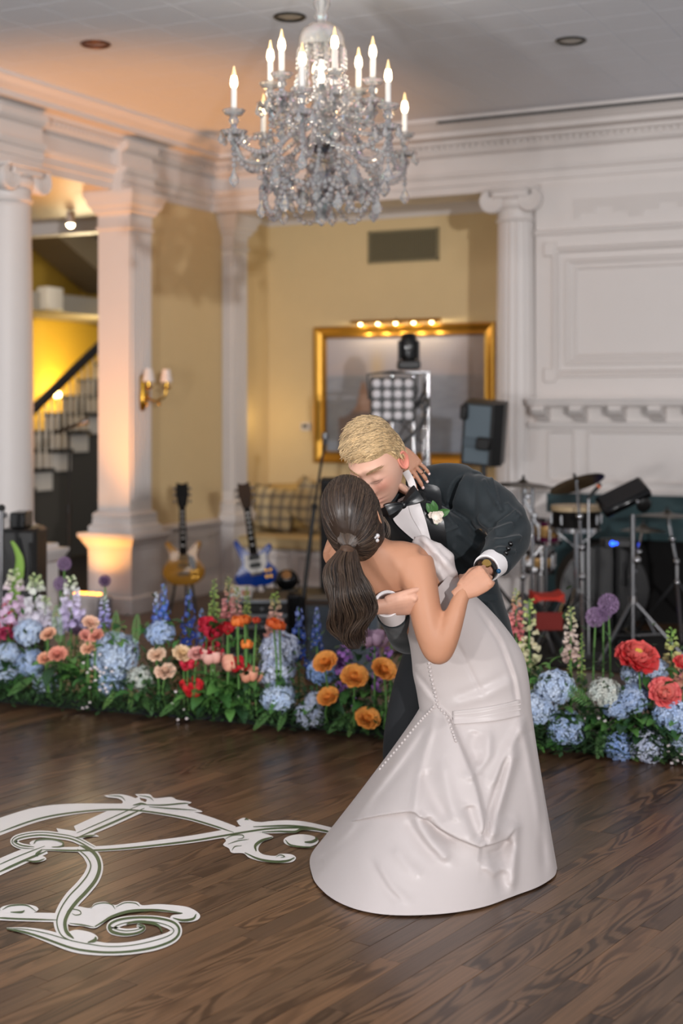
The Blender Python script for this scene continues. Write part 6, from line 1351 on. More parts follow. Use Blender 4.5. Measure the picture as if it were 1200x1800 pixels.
# eyebrows and lashes as fine hairs laid on the face
hb_ = bvh_of(hm); eb = MB(); ec = []; lb = MB(); lc = []
def face_pt(l, u, off=.0):
    o_ = GC+(GL*l+GU*u)*1.06+GF*.2; h = hb_.ray_cast(o_, -GF, .3); return (h[0] if h[0] is not None else o_-GF*.1)+GF*off
for s_ in (-1, 1):
    for k in range(70):
        x = .012+.040*k/69; z = .031+.006*math.sin(pi*min(1, k/80))+r.uniform(-.003, .003); a_ = face_pt(s_*x, z, .0008); b_ = face_pt(s_*(x+.007), z+.002, .0018); strand(eb, ec, [a_, (a_+b_)/2+GF*.0008, b_], .0008, .0003, np.array([.30, .19, .09])*r.uniform(.7, 1.3))
    q = [face_pt(s_*x, -.0005-.0045*math.sin(pi*(x-.016)/.031), .0012) for x in [.016+.031*i/8 for i in range(9)]]; strand(lb, lc, q, 0.0008, .0006, np.array([.14, .09, .06]))
    for i in range(1, 9): strand(lb, lc, [q[i], q[i]+GF*.003-GU*.003, q[i]+GF*.0055-GU*.0045], .0003, .0001, np.array([.12, .08, .05]))
o = part('eyebrows', eb, HAIRM, gr, world=True, smooth='all'); add_col(o, ec)
o = part('eyelashes', lb, HAIRM, gr, world=True, smooth='all'); add_col(o, lc)
# trousers, shoes
tr1 = arm_tube([(772, 1135, 4.8, .11), (738, 1225, 4.74, .098), (716, 1305, 4.72, .082), (711, 1370, 4.82, .07), (708, 1440, 4.96, .066), (708, 1446, 4.97, .07)]).merge(arm_tube([(830, 1135, 4.82, .11), (866, 1250, 4.82, .1), (888, 1325, 4.87, .082), (897, 1400, 5.0, .072), (899, 1418, 5.03, .072)]))
tm = remesh(tr1, .009, 5); part('trousers', tm, TROU, gr, world=True, smooth='all')
for px, d in ((706, 4.93), (900, 5.0)):
    c = Wc((px-600)/FPX*d, d, 0); mb = MB(); f = -FW*.93-RT*.3; f.normalize(); s = f.cross(UP)
    rs = []
    for a, w, h in ((-.09, .03, .06), (-.06, .038, .085), (0, .042, .075), (.06, .045, .05), (.12, .045, .04), (.165, .034, .03), (.185, .012, .016)): rs.append([c+f*a+s*(w*math.cos(t))+UP*max(.002, h*.5+h*.5*math.sin(t)) for t in [2*pi*k/14 for k in range(14)]])
    part('shoe', mb.loft(rs), mat('patent_leather', '0a0a0b', .12), gr, world=True)
# jacket
jt = body_loft([(806, 1136, 4.77, .195, .145, -2), (800, 1085, 4.76, .185, .145, -5), (788, 1030, 4.73, .176, .138, -9), (771, 980, 4.69, .19, .142, -14), (757, 940, 4.65, .208, .145, -18), (745, 905, 4.62, .215, .125, -21), (739, 882, 4.60, .175, .1, -22), (733, 872, 4.585, .085, .075, -22)], 40, 2.4)
sl = arm_tube([(812, 868, 4.6, .075), (845, 880, 4.57, .078), (880, 907, 4.52, .074), (896, 938, 4.47, .068), (884, 966, 4.40, .060), (868, 990, 4.345, .052)], 26)
sr = arm_tube([(662, 915, 4.72, .078), (690, 1020, 4.75, .072), (718, 1112, 4.62, .066), (704, 1094, 4.43, .056), (690, 1076, 4.27, .05)], 26)
jt.merge(arm_tube([(728, 872, 4.66, .082), (770, 860, 4.68, .086), (806, 860, 4.65, .084), (822, 868, 4.61, .08)], 26))
jm = remesh(jt.merge(sl).merge(sr), .006, 6)
N_ = vnormals(jm)
def crease(p):      # cloth folds: elbow compression, armhole pulls, waist pulls
    px, py, d = px_of(p); a = 0
    def fold(x0, y0, x1, y1, w, h):
        dx, dy = x1-x0, y1-y0; L2 = dx*dx+dy*dy; t = ((px-x0)*dx+(py-y0)*dy)/L2; tc = min(max(t, 0), 1)
        ex, ey = px-x0-tc*dx, py-y0-tc*dy; q = (-(dy)*(px-x0)+dx*(py-y0))/math.sqrt(L2); e2 = ex*ex+ey*ey
        if e2 > 9*w*w: return 0
        return h*math.exp(-e2/(w*w))*(1.2-.8*q/w)*sstep(0, .15, tc if 0 < tc < 1 else .02)*1.0
    if d < 4.66:
        for f in ((846, 842, 872, 888, 4, .008), (858, 838, 880, 900, 4, .009), (872, 925, 905, 905, 5, .009), (868, 940, 902, 925, 5, .010), (865, 952, 912, 948, 5, .009), (868, 966, 905, 972, 5, .007), (838, 905, 862, 935, 5, .008), (828, 912, 850, 950, 5, .007), (800, 935, 838, 965, 6, .007), (790, 960, 832, 1000, 6, .007), (800, 1000, 850, 1060, 6, .006), (845, 1045, 885, 1120, 6, .007), (820, 1060, 850, 1125, 6, .006), (885, 885, 912, 912, 5, .007), (780, 900, 800, 928, 5, .006)): a += fold(*f)
    w = math.exp(-((px-880)/45)**2-((py-930)/50)**2); a += w*.006*math.sin((px*.75+py*.95)*.16+1.5*noise.noise(p*9))
    w = math.exp(-((px-832)/7)**2-((py-868)/50)**2); a -= w*.010
    a += .0035*noise.noise(p*8)+.002*noise.noise(p*19); return a
for i, v in enumerate(jm.v): v += Vector(N_[i])*crease(v)
BJ = bvh_of(jm); part('jacket', jm, SUIT, gr, world=True, smooth='all')
jsk = body_loft([(806, 1150, 4.77, .18, .13, 0), (805, 1128, 4.77, .192, .142, -1)], 40, 2.4)
# cuffs
def cuff(c0, c1, r0, r1, label, nm='shirt_cuff'):
    c0, c1 = Vector(c0), Vector(c1); ax = (c1-c0); L_ = ax.length
    return part(nm, MB().lathe([(r0-.004, 0), (r0, 0), (r1, L_), (r1-.003, L_+.001), (r1-.008, L_-.002), (r0-.008, .002)], c0, 30, ax, None, True), SHIRT, gr, world=True, label=label)
cuff(Pc(874, 984, 4.365), Pc(855, 999, 4.30), .046, .043, 'white french cuff at the left wrist'); cuff(Pc(690, 1077, 4.275), Pc(680, 1061, 4.195), .044, .041, 'white cuff behind the woman\'s back')
lk = MB().ball(Pc(876, 1004, 4.27), .0075, 10, 8); part('cufflink', lk, mat('blue_cufflink', '1d4b6e', .2), gr, world=True)
wax = (Pc(855, 1000, 4.30)-Pc(870, 988, 4.34)).normalized(); wc = Pc(853, 1001, 4.295); wt = part('watch', MB().lathe([(.032, -.007), (.037, -.007), (.037, .007), (.032, .007)], wc, 28, wax, None, True), mat('watch_strap', '1a1715', .4), gr, world=True, label='black wrist watch with a gold case')
fc = wc+(UP*.55-FW*.75).normalized()*.036; nn = (UP*.55-FW*.75).normalized(); part('watch_case', MB().lathe([(.002, .004), (.012, .004), (.0145, 0), (.012, -.004), (.002, -.004)], fc, 20, nn), mat('watch_gold', 'c09a58', .25, metal=1), wt, world=True)
# shirt, lapels, bow tie
part('shirt_front', drape(BJ, [(700, 878), (690, 905), (697, 922), (722, 945), (742, 960)], [(728, 862), (738, 885), (748, 915), (755, 942), (762, 964)], 18, 8, .010, .004), SHIRT, gr, world=True)
part('shirt_placket', drape(BJ, [(716, 880), (722, 905), (736, 930), (749, 958)], [(722, 878), (728, 903), (742, 928), (754, 956)], 14, 2, .0125, .002), SHIRT, gr, world=True)
part('lapel', drape(BJ, [(727, 850), (738, 880), (748, 912), (757, 945), (766, 975)], [(742, 850), (772, 858), (777, 900), (783, 935), (788, 978)], 20, 8, .012, .004), SATIN, gr, world=True)
part('lapel', drape(BJ, [(694, 895), (688, 914), (705, 934), (728, 954), (745, 972)], [(670, 892), (660, 925), (676, 950), (704, 970), (732, 985)], 18, 8, .012, .004), SATIN, gr, world=True)
part('breast_pocket', drape(BJ, [(779, 930), (802, 921)], [(783, 936), (806, 927)], 6, 2, .006, .003), SUIT, gr, world=True); part('hip_pocket_flap', drape(BJ, [(838, 1046), (872, 1044)], [(840, 1057), (875, 1055)], 8, 2, .006, .003), SUIT, gr, world=True)
for i in range(3): part('sleeve_button', MB().ball(on(BJ, 897-i*4, 956+i*8, .002, 4.35), .0085, 8, 6), BLACKG, gr, world=True)
for s, pts in ((1, [(713, 829, 4.50), (722, 846, 4.475), (726, 862, 4.47)]), (-1, [(676, 880, 4.44), (688, 893, 4.43), (703, 890, 4.435)])):
    ps = [Pc(*p) for p in pts]; part('shirt_collar', MB().tube(spline([tuple(p) for p in ps], 5), [.012]*11, 10, True, .35, -FW), SHIRT, gr, world=True)
kn = Pc(708, 887, 4.415)
def lobe(tip, w, name='bow_wing'):
    tp = Pc(*tip); ax = (tp-kn); L_ = ax.length; ax.normalize(); sd = ax.cross(FW).normalized(); dp = -FW; rs = []
    for t, hw, hd in ((0, .008, .008), (.2, .014, .011), (.5, .022, .013), (.8, w, .012), (.97, w*1.02, .009), (1.0, w*.97, .004)): rs.append([kn+ax*L_*t+sd*(hw*math.copysign(abs(math.cos(a))**.7, math.cos(a)))+dp*(hd*math.sin(a)+.003*math.sin(3*math.cos(a)*2)) for a in [2*pi*k/20 for k in range(20)]])
    return part(name, MB().loft(rs), SATIN, bow, world=True)
bow = part('bow_tie', MB().ball(kn, .0135, 14, 10, (1, .8, 1)), SATIN, gr, world=True, label='black satin bow tie'); lobe((737, 866, 4.42), .029); lobe((680, 900, 4.40), .026)
# boutonniere: a thing pinned on the lapel
bc = on(BJ, 765, 906, .03); bt = thing('boutonniere', 'small white flower with green leaves pinned on the man\'s lapel', 'flower', bc, YAW); r = random.Random(9)
for k, (x, z, s) in enumerate(((0, 0, .020), (.014, .004, .015), (-.013, .002, .014), (.002, -.016, .014), (.012, -.012, .013))):
    mb = MB()
    for q in range(6):
        vs, fs = petal_grid(s, s*1.1, 0, 0, 3, 2); M = Matrix.Translation((x, -.006*(k == 0)-.004, z)) @ Matrix.Rotation(pi/2, 4, 'X') @ Matrix.Rotation(q*pi/3+k, 4, 'Z') @ Matrix.Rotation(-.6, 4, 'Y'); mb.add([M @ v for v in vs], fs)
    mb.ball((x, -.006, z), s*.35, 6, 5); part('petals', mb, mat('ivory_petal', 'efe6da', .6), bt)
for an, l in ((2.2, .05), (1.75, .045), (.35, .055)):
    o = link('leaf', leaf_mesh(.05, .026, 7, 0, .2), bt, (0, .004, 0)); o.rotation_euler = Matrix.Rotation(-an, 3, 'Y').to_euler() if True else (0, 0, 0); o.rotation_euler = (Matrix.Rotation(-an, 3, 'Y') @ Matrix.Rotation(pi/2, 3, 'X')).to_euler()
part('stem', MB().tube([(0, .004, 0), (.004, .002, -.03)], .003, 6), STEMM, bt)

# ------------------------------------------------------------ BRIDE
br = thing('person', 'woman in an ivory satin gown with a dark ponytail, dipped backwards in his arm', 'person', Wc((800-600)/FPX*4.5, 4.5, 0), YAW)
BC = Pc(622, 912, 4.235); BLv, BF, BU = orient(math.radians(-13), math.radians(-24), math.radians(-14), True)
bh, bhc = head_mesh(BC, BLv, BF, BU, .93, True, 64, 72)
torso = body_loft([(640, 945, 4.25, .045, .05, 20), (655, 962, 4.265, .052, .05, 24), (672, 982, 4.285, .10, .07, 26), (697, 1010, 4.31, .125, .092, 36), (735, 1045, 4.35, .118, .098, 39), (770, 1085, 4.4, .108, .095, 33), (800, 1135, 4.46, .13, .11, 22), (822, 1180, 4.49, .15, .12, 10), (832, 1240, 4.5, .15, .12, 0)], 32)
sh = arm_tube([(672, 985, 4.28, .05), (700, 982, 4.265, .055), (733, 990, 4.25, .056)]).merge(arm_tube([(672, 985, 4.30, .05), (630, 978, 4.33, .05), (592, 978, 4.38, .046)]))
ra = arm_tube([(728, 985, 4.25, .058), (736, 1015, 4.23, .054), (744, 1060, 4.205, .050), (757, 1115, 4.19, .0455), (766, 1143, 4.185, .040), (775, 1145, 4.18, .036), (786, 1122, 4.17, .0345), (798, 1085, 4.17, .031), (808, 1055, 4.18, .0255), (817, 1038, 4.19, .0235)])
la = arm_tube([(592, 978, 4.38, .046), (600, 950, 4.52, .042), (622, 918, 4.70, .036), (660, 860, 4.68, .03), (700, 806, 4.60, .024)])
lg = arm_tube([(800, 1220, 4.47, .085), (800, 1330, 4.42, .07), (805, 1420, 4.4, .055), (808, 1500, 4.45, .035)]).merge(arm_tube([(865, 1220, 4.52, .085), (880, 1330, 4.48, .07), (890, 1420, 4.5, .055), (895, 1490, 4.58, .035)]))
hb1, tb1 = hand(Pc(814, 1041, 4.185), RT*.80+UP*.58-FW*.05, -FW*.93-RT*.1+UP*.2, 1, .95, [(1.25, 1.3, .8), (1.3, 1.3, .8), (1.3, 1.35, .8), (1.35, 1.35, .8)], .0, thumb_dir=(.85, .35, -.6), tcurl=.5)
hb2, tb2 = hand(Pc(697, 790, 4.545), RT*.66-UP*.72-FW*.22, -FW*.9+RT*.3+UP*.1, -1, .90, [(.1, .25, .2), (.12, .3, .25), (.1, .35, .3), (.1, .4, .3)], .11, thumb_dir=(.6, .8, 0))
core = remesh(torso.merge(sh).merge(ra).merge(la).merge(lg), .0075, 10); N_ = vnormals(core)
for i, v in enumerate(core.v):      # shoulder blade, spine furrow
    px, py, d = px_of(v)
    if d < 4.4:
        a = .010*math.exp(-((px-700)/16)**2-((py-1012)/26)**2)-.006*math.exp(-((px-718)/8)**2-((py-1055)/30)**2)-.006*math.exp(-(((px-662)*.8-(py-1020)*.6)/9)**2)*math.exp(-((py-1010)/40)**2)
        v += Vector(N_[i])*a
hands = remesh(hb1.merge(hb2), .0026, 3); allb = MB().merge(core).merge(hands).merge(bh)
cb = [np.array([.47, .23, .135])*(1+.05*noise.noise(v*6)) for v in core.v]+[np.array([.51, .26, .165])*(1+.05*noise.noise(v*50)) for v in hands.v]+bhc
o = part('body', allb, SKIN, br, world=True, smooth='all'); add_col(o, cb)
for (tp, tdir, tz, rr_) in tb2[:4]: part('fingernail', MB().ball(tp+tdir*rr_*.35+(-FW)*rr_*.55, rr_*.72, 8, 6, (1, 1, 1)), mat('pale_nail', 'e8c8c0', .25), br, world=True)
part('ring', MB().lathe([(.0092, -.0015), (.0105, -.0015), (.0105, .0015), (.0092, .0015)], tb2[2][0]-tb2[2][1]*.035+UP*.004, 18, tb2[2][1], None, True), mat('ring_gold', 'e0d6c0', .15, metal=1), br, world=True)
# hair: smooth cap drawn back to the tie
TIE = Pc(610, 967, 4.135)
def bt_(nl, nf, nu):
    ear = math.exp(-((nl+.9)/.22)**2-((nu+.20)/.30)**2-((nf-.05)/.38)**2)
    k = sstep(.62, .30, nf+.25*max(0, -nu)); k2 = 1 if nu > -.55 else sstep(-.95, -.55, nu); return -.012+(.012+.019+.008*sstep(.2, .9, nu))*k*k2*(1-.62*ear)
cap, bcc = hair_cap(BC, BLv, BF, BU, .95, bt_, (.030, .018, .012), 60, 80, .0012); r = random.Random(11)
BHC = [np.array([.050, .030, .020]), np.array([.085, .052, .034]), np.array([.026, .017, .013]), np.array([.12, .078, .05])]
loc = lambda p: BC+(BLv*p.x+BF*p.y+BU*p.z)*.95
tl = Vector(((TIE-BC).dot(BLv), (TIE-BC).dot(BF), (TIE-BC).dot(BU)))/.95
def surf(n): t = bt_(n.x, n.y, n.z) if True else .02; t = max(t, .012); return Vector((.074*n.x+n.x*t, (.092 if n.y > 0 else .102)*n.y+n.y*t, .118*n.z+n.z*t))
tn = Vector((tl.x/.09, tl.y/.12, tl.z/.135)).normalized()
for k in range(2600):
    a = r.uniform(0, 2*pi); st = Vector((math.sin(a)*.86, .42+.1*math.cos(a), math.cos(a)*.80)); st = (st+Vector((r.gauss(0, .22), -abs(r.gauss(0, .35)), r.gauss(0, .22)))).normalized()
    pts = []; nn_ = 9
    for i in range(nn_+1):
        s = i/nn_; n = st.slerp(tn, s) if st.angle(tn) > .01 else tn; sf = surf(n)*(1.012+.006*r.random()*0); sf = sf*(.975+.04*math.sin(pi*min(s*1.3+.12, 1)**.8)); pts.append(loc(sf*(1-s**6)+tl*(s**6)+Vector((0, 0, -.006*math.sin(pi*s)))))
    strand(cap, bcc, pts, .0012, .0008, r.choice(BHC)*r.uniform(.5, 1.0))
o = part('hair', cap, HAIRM, br, world=True, smooth='all', label='smooth dark brown hair drawn back'); add_col(o, bcc)
pt_, pc = MB(), []
path = spline([(610, 966, 4.135, 15), (603, 995, 4.10, 30), (611, 1035, 4.085, 40), (620, 1075, 4.09, 40), (612, 1108, 4.10, 33), (622, 1140, 4.10, 14)], 8)
rings = []
for q in path: c = Pc(q[0], q[1], q[2]); w = q[3]*.78*q[2]/FPX; rings.append([c+RT*w*math.cos(t)+FW*w*.6*math.sin(t) for t in [2*pi*k/16 for k in range(16)]])
pt_.loft(rings); pc += [BHC[2]*.8]*len(pt_.v)
for k in range(1500):
    rad = math.sqrt(r.random())*1.05; an = r.uniform(0, 2*pi); ph = r.uniform(-.5, .5)+an*.6; amp = r.uniform(.004, .012); e = 1-.42*rad*r.random(); pts = []; m = len(path); cl = round(an*4)/4
    for i, q in enumerate(path):
        s = i/(m-1)
        if s > e: break
        w = q[3]*q[2]/FPX; wob = amp*s**.6*math.sin(14*s+cl*1.7+ph)
        pts.append(Pc(q[0], q[1], q[2])+RT*(w*rad*math.cos(an)+wob)+FW*(w*.65*rad*math.sin(an)+.5*wob))
    if len(pts) > 4: strand(pt_, pc, pts, .0012, .0005, BHC[r.choice((0, 0, 1, 1, 2, 3))]*r.uniform(.55, 1.1))
o = part('ponytail', pt_, HAIRM, br, world=True, smooth='all', label='long wavy dark brown ponytail'); add_col(o, pc)
part('hair_tie', MB().lathe([(.018, -.012), (.024, -.006), (.024, .006), (.018, .012)], TIE-UP*.004, 18, (Pc(606, 980, 4.12)-TIE)), mat('hair_wrap', '4a3526', .4), br, world=True)
fw_, fc_ = MB(), []
for k in range(7):
    p0 = Pc(672+r.uniform(-3, 3), 905+r.uniform(-5, 8), 4.2); pts = [p0+RT*(.004*k/7+.014*math.sin(pi*i/8))-UP*(.0085*i)+RT*.0025*i*(k % 3)/2 for i in range(9)]; strand(fw_, fc_, pts, .0007, .0003, BHC[3])
o = part('loose_strands', fw_, HAIRM, br, world=True, smooth='all'); add_col(o, fc_)
er = part('earring', MB().ball(Pc(663, 942, 4.17), .0075, 10, 8).ball(Pc(663, 950, 4.17), .006, 8, 6).ball(Pc(659, 945, 4.165), .004, 8, 6), mat('crystal_stud', 'f0ecec', .08, metal=.6), br, world=True)
# ------------------------------------------------------------ GOWN
def lerp(a, b, t): return a+(b-a)*t
NT = 260
def ring_px(px, py, d, apx, b, tl, n=NT, p=2.1):
    return ring(Pc(px, py, d), tiltU(tl), FW, apx*d/FPX, b, n, p)
spec = [(750, 1040, 4.335, 62, .108, 44), (760, 1058, 4.36, 64, .110, 41), (775, 1084, 4.40, 70, .115, 35), (790, 1106, 4.43, 78, .12, 28), (806, 1134, 4.46, 88, .13, 21), (822, 1168, 4.49, 98, .145, 12), (830, 1203, 4.50, 99, .155, 6), (835, 1245, 4.50, 98, .155, 1)]
sp2 = spline([tuple(s) for s in spec], 7); rows = [ring_px(*q) for q in sp2]
hem = [(0, 979, 1526), (-20, 973, 1541), (-38, 945, 1559), (-55, 905, 1574), (-72, 850, 1594), (-90, 780, 1606), (-106, 700, 1609), (-120, 640, 1602), (-134, 595, 1586), (-150, 566, 1565), (-166, 549, 1540), (-182, 547, 1502), (-196, 585, 1468), (-212, 650, 1446), (-235, 740, 1430), (-270, 835, 1424), (-305, 912, 1440), (-335, 962, 1480), (-360, 979, 1526)]
hx_ = spline([tuple(PF(px, py, .006)) for _, px, py in hem], 20); ha = spline([(a,) for a, _, _ in hem], 20)
hemp = []
for j in range(NT):
    a = -360*((NT-j) % NT)/NT if j else 0.0; a = -(360-360*j/NT) if j else 0
    i = min(range(len(ha)), key=lambda k: abs(ha[k][0]-a)); i2 = i+1 if ha[i][0] > a and i+1 < len(ha) else i-1; i2 = max(0, min(len(ha)-1, i2))
    den = ha[i2][0]-ha[i][0]; t = (a-ha[i][0])/den if abs(den) > 1e-9 else 0; hemp.append(Vector(hx_[i]*(1-t)+hx_[i2]*t))
top = rows[-1]; NR = 130
for k in range(1, NR+1):
    t = k/NR; tx = t**1.08
    rows.append([Vector((lerp(top[j].x, hemp[j].x, tx), lerp(top[j].y, hemp[j].y, tx), lerp(top[j].z, hemp[j].z, t))) for j in range(NT)])
def seg_d(px, py, pl):
    best = 1e9; sgn = 1; tt = 0
    for i in range(len(pl)-1):
        ax, ay = pl[i]; bx, by = pl[i+1]; dx, dy = bx-ax, by-ay; t = max(0, min(1, ((px-ax)*dx+(py-ay)*dy)/(dx*dx+dy*dy))); ex, ey = px-ax-t*dx, py-ay-t*dy; dd = ex*ex+ey*ey
        if dd < best: best = dd; sgn = 1 if dx*ey-dy*ex > 0 else -1; tt = (i+t)/(len(pl)-1)
    return math.sqrt(best), sgn, tt
FOLDS = [  # kind, polyline, width px, height m.  'r' ridge, 'g' groove, 's' step: raised on the side that lies to the right of travel (downwards = left)
 ('s', [(772, 1245), (795, 1282), (812, 1322), (828, 1360), (838, 1392), (846, 1440), (845, 1478)], 42, .034), ('g', [(893, 1318), (874, 1385), (858, 1435), (845, 1478)], 6, -.028), ('r', [(906, 1300), (884, 1375), (868, 1430), (856, 1472)], 13, .03),
 ('r', [(918, 1262), (900, 1300), (878, 1345), (858, 1385)], 9, .018), ('r', [(912, 1262), (928, 1320), (945, 1400), (960, 1500)], 9, .016), ('g', [(926, 1262), (938, 1330), (952, 1420), (958, 1540)], 8, -.016), ('r', [(858, 1282), (858, 1325), (840, 1352), (812, 1362)], 9, .014), ('g', [(838, 1285), (828, 1320), (842, 1345)], 12, -.014),
 ('r', [(765, 1248), (745, 1320), (733, 1380), (727, 1420)], 8, .014), ('r', [(758, 1255), (715, 1320), (668, 1378), (612, 1436)], 9, .016), ('g', [(752, 1270), (706, 1345), (650, 1410)], 9, -.012), ('g', [(745, 1350), (760, 1400), (785, 1440)], 14, -.02), ('r', [(775, 1330), (790, 1400), (800, 1440)], 12, .016), ('g', [(822, 1410), (830, 1440), (843, 1470)], 10, -.025),
 ('s', [(905, 1440), (888, 1472), (845, 1482), (800, 1466), (762, 1446), (728, 1420), (668, 1428), (605, 1440)], 60, .030), ('r', [(728, 1420), (738, 1452), (762, 1485), (790, 1512)], 11, .024), ('g', [(748, 1432), (768, 1462), (800, 1484)], 8, -.026), ('g', [(716, 1440), (740, 1480), (770, 1510)], 10, -.014), ('r', [(905, 1440), (902, 1490), (897, 1570)], 9, .022), ('g', [(893, 1470), (880, 1520), (886, 1572)], 11, -.018), ('r', [(848, 1516), (870, 1532), (890, 1522)], 9, .018), ('g', [(858, 1505), (880, 1500), (900, 1478)], 8, -.016),
 ('r', [(660, 1510), (690, 1560), (722, 1592)], 8, .009), ('g', [(648, 1508), (676, 1558), (700, 1588)], 8, -.009), ('r', [(690, 1488), (716, 1522), (740, 1540)], 10, .009), ('g', [(640, 1445), (600, 1480), (560, 1515)], 9, -.012), ('r', [(625, 1450), (590, 1482), (555, 1512)], 8, .01), ('g', [(548, 1505), (556, 1512), (572, 1508)], 6, -.03),
 ('g', [(800, 1125), (822, 1170), (850, 1225)], 3.5, -.004), ('r', [(845, 1065), (885, 1125), (908, 1190), (918, 1245)], 4, .006), ('g', [(838, 1070), (878, 1130), (900, 1190), (910, 1245)], 4, -.005), ('g', [(720, 1170), (745, 1200), (765, 1225)], 5, -.006), ('r', [(722, 1185), (750, 1222), (768, 1238)], 5, .006), ('r', [(790, 1240), (850, 1222), (905, 1195)], 9, .006), ('g', [(795, 1228), (850, 1208), (895, 1185)], 8, -.005)]
BB = [(min(p[0] for p in f[1])-2.4*f[2], max(p[0] for p in f[1])+2.4*f[2], min(p[1] for p in f[1])-2.4*f[2], max(p[1] for p in f[1])+2.4*f[2]) for f in FOLDS]
gown = MB().loft(rows, False)
for i, v in enumerate(gown.v):
    j = i % NT; sn = math.sin(2*pi*j/NT)
    if sn > -.02: 
        v += FW*(.012*math.sin(9*2*pi*j/NT)*min(1, max(0, (i//NT-50)/60))); continue
    px, py, d = px_of(v); a = 0; row = i//NT
    for (kind, pl, w, h), bb in zip(FOLDS, BB):
        if bb[0] < px < bb[1] and bb[2] < py < bb[3]:
            dist, sg, tt = seg_d(px, py, pl)
            if kind == 's':
                if sg > 0: a += h*math.exp(-(dist/w)**2)*sstep(-.01, .12, tt)*(1-sstep(.9, 1.0, tt)*.5)
                else: a += h*math.exp(-(dist/4.0)**2)*sstep(-.01, .12, tt)
            else: a += h*math.exp(-(dist/w)**2)*min(1, 6*min(tt, 1-tt)+.25)
    a += .004*noise.noise(v*7)*min(1, row/60)
    if row > len(rows)-14: a *= (len(rows)-1-row)/14*.7+.3
    v += -FW*(a*min(1, -sn*4)); v.z = max(v.z, .004)
BG = bvh_of(gown); go = part('gown', gown, SILK, br, world=True, smooth='all', label='ivory satin mermaid gown with a train')
# folded neckline over the bust and shoulder
nk = MB(); rs = []
for (px, py, d, w, dep, tl) in ((726, 948, 4.34, 8, .012, 80), (744, 957, 4.30, 15, .022, 70), (762, 972, 4.285, 21, .032, 55), (777, 992, 4.29, 25, .04, 40), (782, 1012, 4.31, 26, .05, 30), (780, 1030, 4.335, 24, .05, 30), (772, 1048, 4.35, 18, .04, 36)): rs.append(ring(Pc(px, py, d), tiltU(tl), FW, w*d/FPX, dep, 24, 2.2))
nk.loft(rs); nk = remesh(nk, .006, 4); N_ = vnormals(nk)
for i, v in enumerate(nk.v): px, py, d = px_of(v); v += Vector(N_[i])*(.004*math.sin((px-py*.9)*.22)+.003*noise.noise(v*30))
part('folded_neckline', nk, SILK, br, world=True, smooth='all')
part('sash', drape(BG, [(796, 1250), (830, 1246), (870, 1240), (913, 1230)], [(796, 1273), (835, 1271), (875, 1267), (916, 1258)], 24, 10, .008, .006), SILK, br, world=True, smooth='all')
for f in (.3, .62): part('sash_pleat', drape(BG, [(798, 1250+23*f-2), (840, 1246+24*f-2), (915, 1230+28*f-2)], [(798, 1250+23*f), (840, 1246+24*f), (915, 1230+28*f)], 20, 1, .0095, .002), SILK, br, world=True)
def buttons(pl, n):
    E = spline([(p[0], p[1], 0) for p in pl], 10)
    for k in range(n):
        f = k/(n-1)*(len(E)-1); i = min(int(f), len(E)-2); q = E[i]*(1-(f-i))+E[i+1]*(f-i); p = on(BG, q[0], q[1], .002, 4.4); b = link('button', BTN, br, wmat(br).inverted() @ p)
BTN = MB().ball((0, 0, 0), .0052, 8, 6).mesh('button', SILK)
buttons([(754, 1166), (758, 1190), (764, 1215), (769, 1238)], 11); buttons([(762, 1243), (735, 1272), (702, 1312), (668, 1352)], 22); buttons([(772, 1243), (786, 1262), (795, 1285), (801, 1302)], 11)
part('bustle_trim', MB().tube([on(BG, x, y, .001, 4.4) for x, y in ((770, 1238), (782, 1250), (793, 1262), (797, 1275))], .003, 6), SILK, br, world=True)
# ============================================================ FLOOR MONOGRAM DECAL and the rug under the drums
dc = PF(200, 1520); DT = thing('floor_decal', 'large white and green scrollwork monogram decal stuck on the oak floor', 'decal', (dc.x, dc.y, 0), YAW)
DWH = mat('white_vinyl', 'efebe7', .5); DGR = mat('green_vinyl', '3f5a38', .4, noise_amt=.25, noise_scale=12)
_z = [.0012]
def strip_px(pts, n=8):
    q = spline(pts, n); L_, R_ = [], []
    for i, p in enumerate(q):
        t = q[min(i+1, len(q)-1)][:2]-q[max(i-1, 0)][:2]; ln = math.hypot(*t) or 1; nx, ny = -t[1]/ln, t[0]/ln; L_.append((p[0]+nx*p[2], p[1]+ny*p[2])); R_.append((p[0]-nx*p[2], p[1]-ny*p[2]))
    return L_, R_
def ribbon(pts, name='flourish', m=None, dz=0.0):
    L_, R_ = strip_px(pts); z = _z[0]+dz; _z[0] += .00004; mb = MB(); k = len(L_)
    mb.v = [PF(x, y, z) for x, y in L_]+[PF(x, y, z) for x, y in R_]; mb.f = [(i, i+1, k+i+1, k+i) for i in range(k-1)]
    # rounded ends
    return part(name, mb, m or DWH, DT, world=True, smooth=False) if name else mb
def blob(poly, n=5, m=None):
    z = _z[0]; _z[0] += .00004; q = spline(list(poly)+[poly[0]], n)[:-1]; mb = MB(); mb.v = [PF(p[0], p[1], z) for p in q]; 
    bm = bmesh.new(); vs = [bm.verts.new(v) for v in mb.v]; f = bm.faces.new(vs); bmesh.ops.triangulate(bm, faces=[f]); bm.verts.index_update(); mb.f = [tuple(v.index for v in t.verts) for t in bm.faces]; bm.free()
    return part('leaf_scroll', mb, m or DWH, DT, world=True, smooth=False)
z5 = lambda x, y: (x/3.636, 1380+y/3.636); z6 = lambda x, y: (320+x/4, 1400+y/4); z7 = lambda x, y: (x/3.243, 1540+y/3.243)
A_ = [(-12, 1457, 15), (60, 1433, 13), (120, 1423, 10), (190, 1419, 6.5), (250, 1421, 7), (320, 1431, 8), (365, 1443, 8), (412, 1459, 7)]
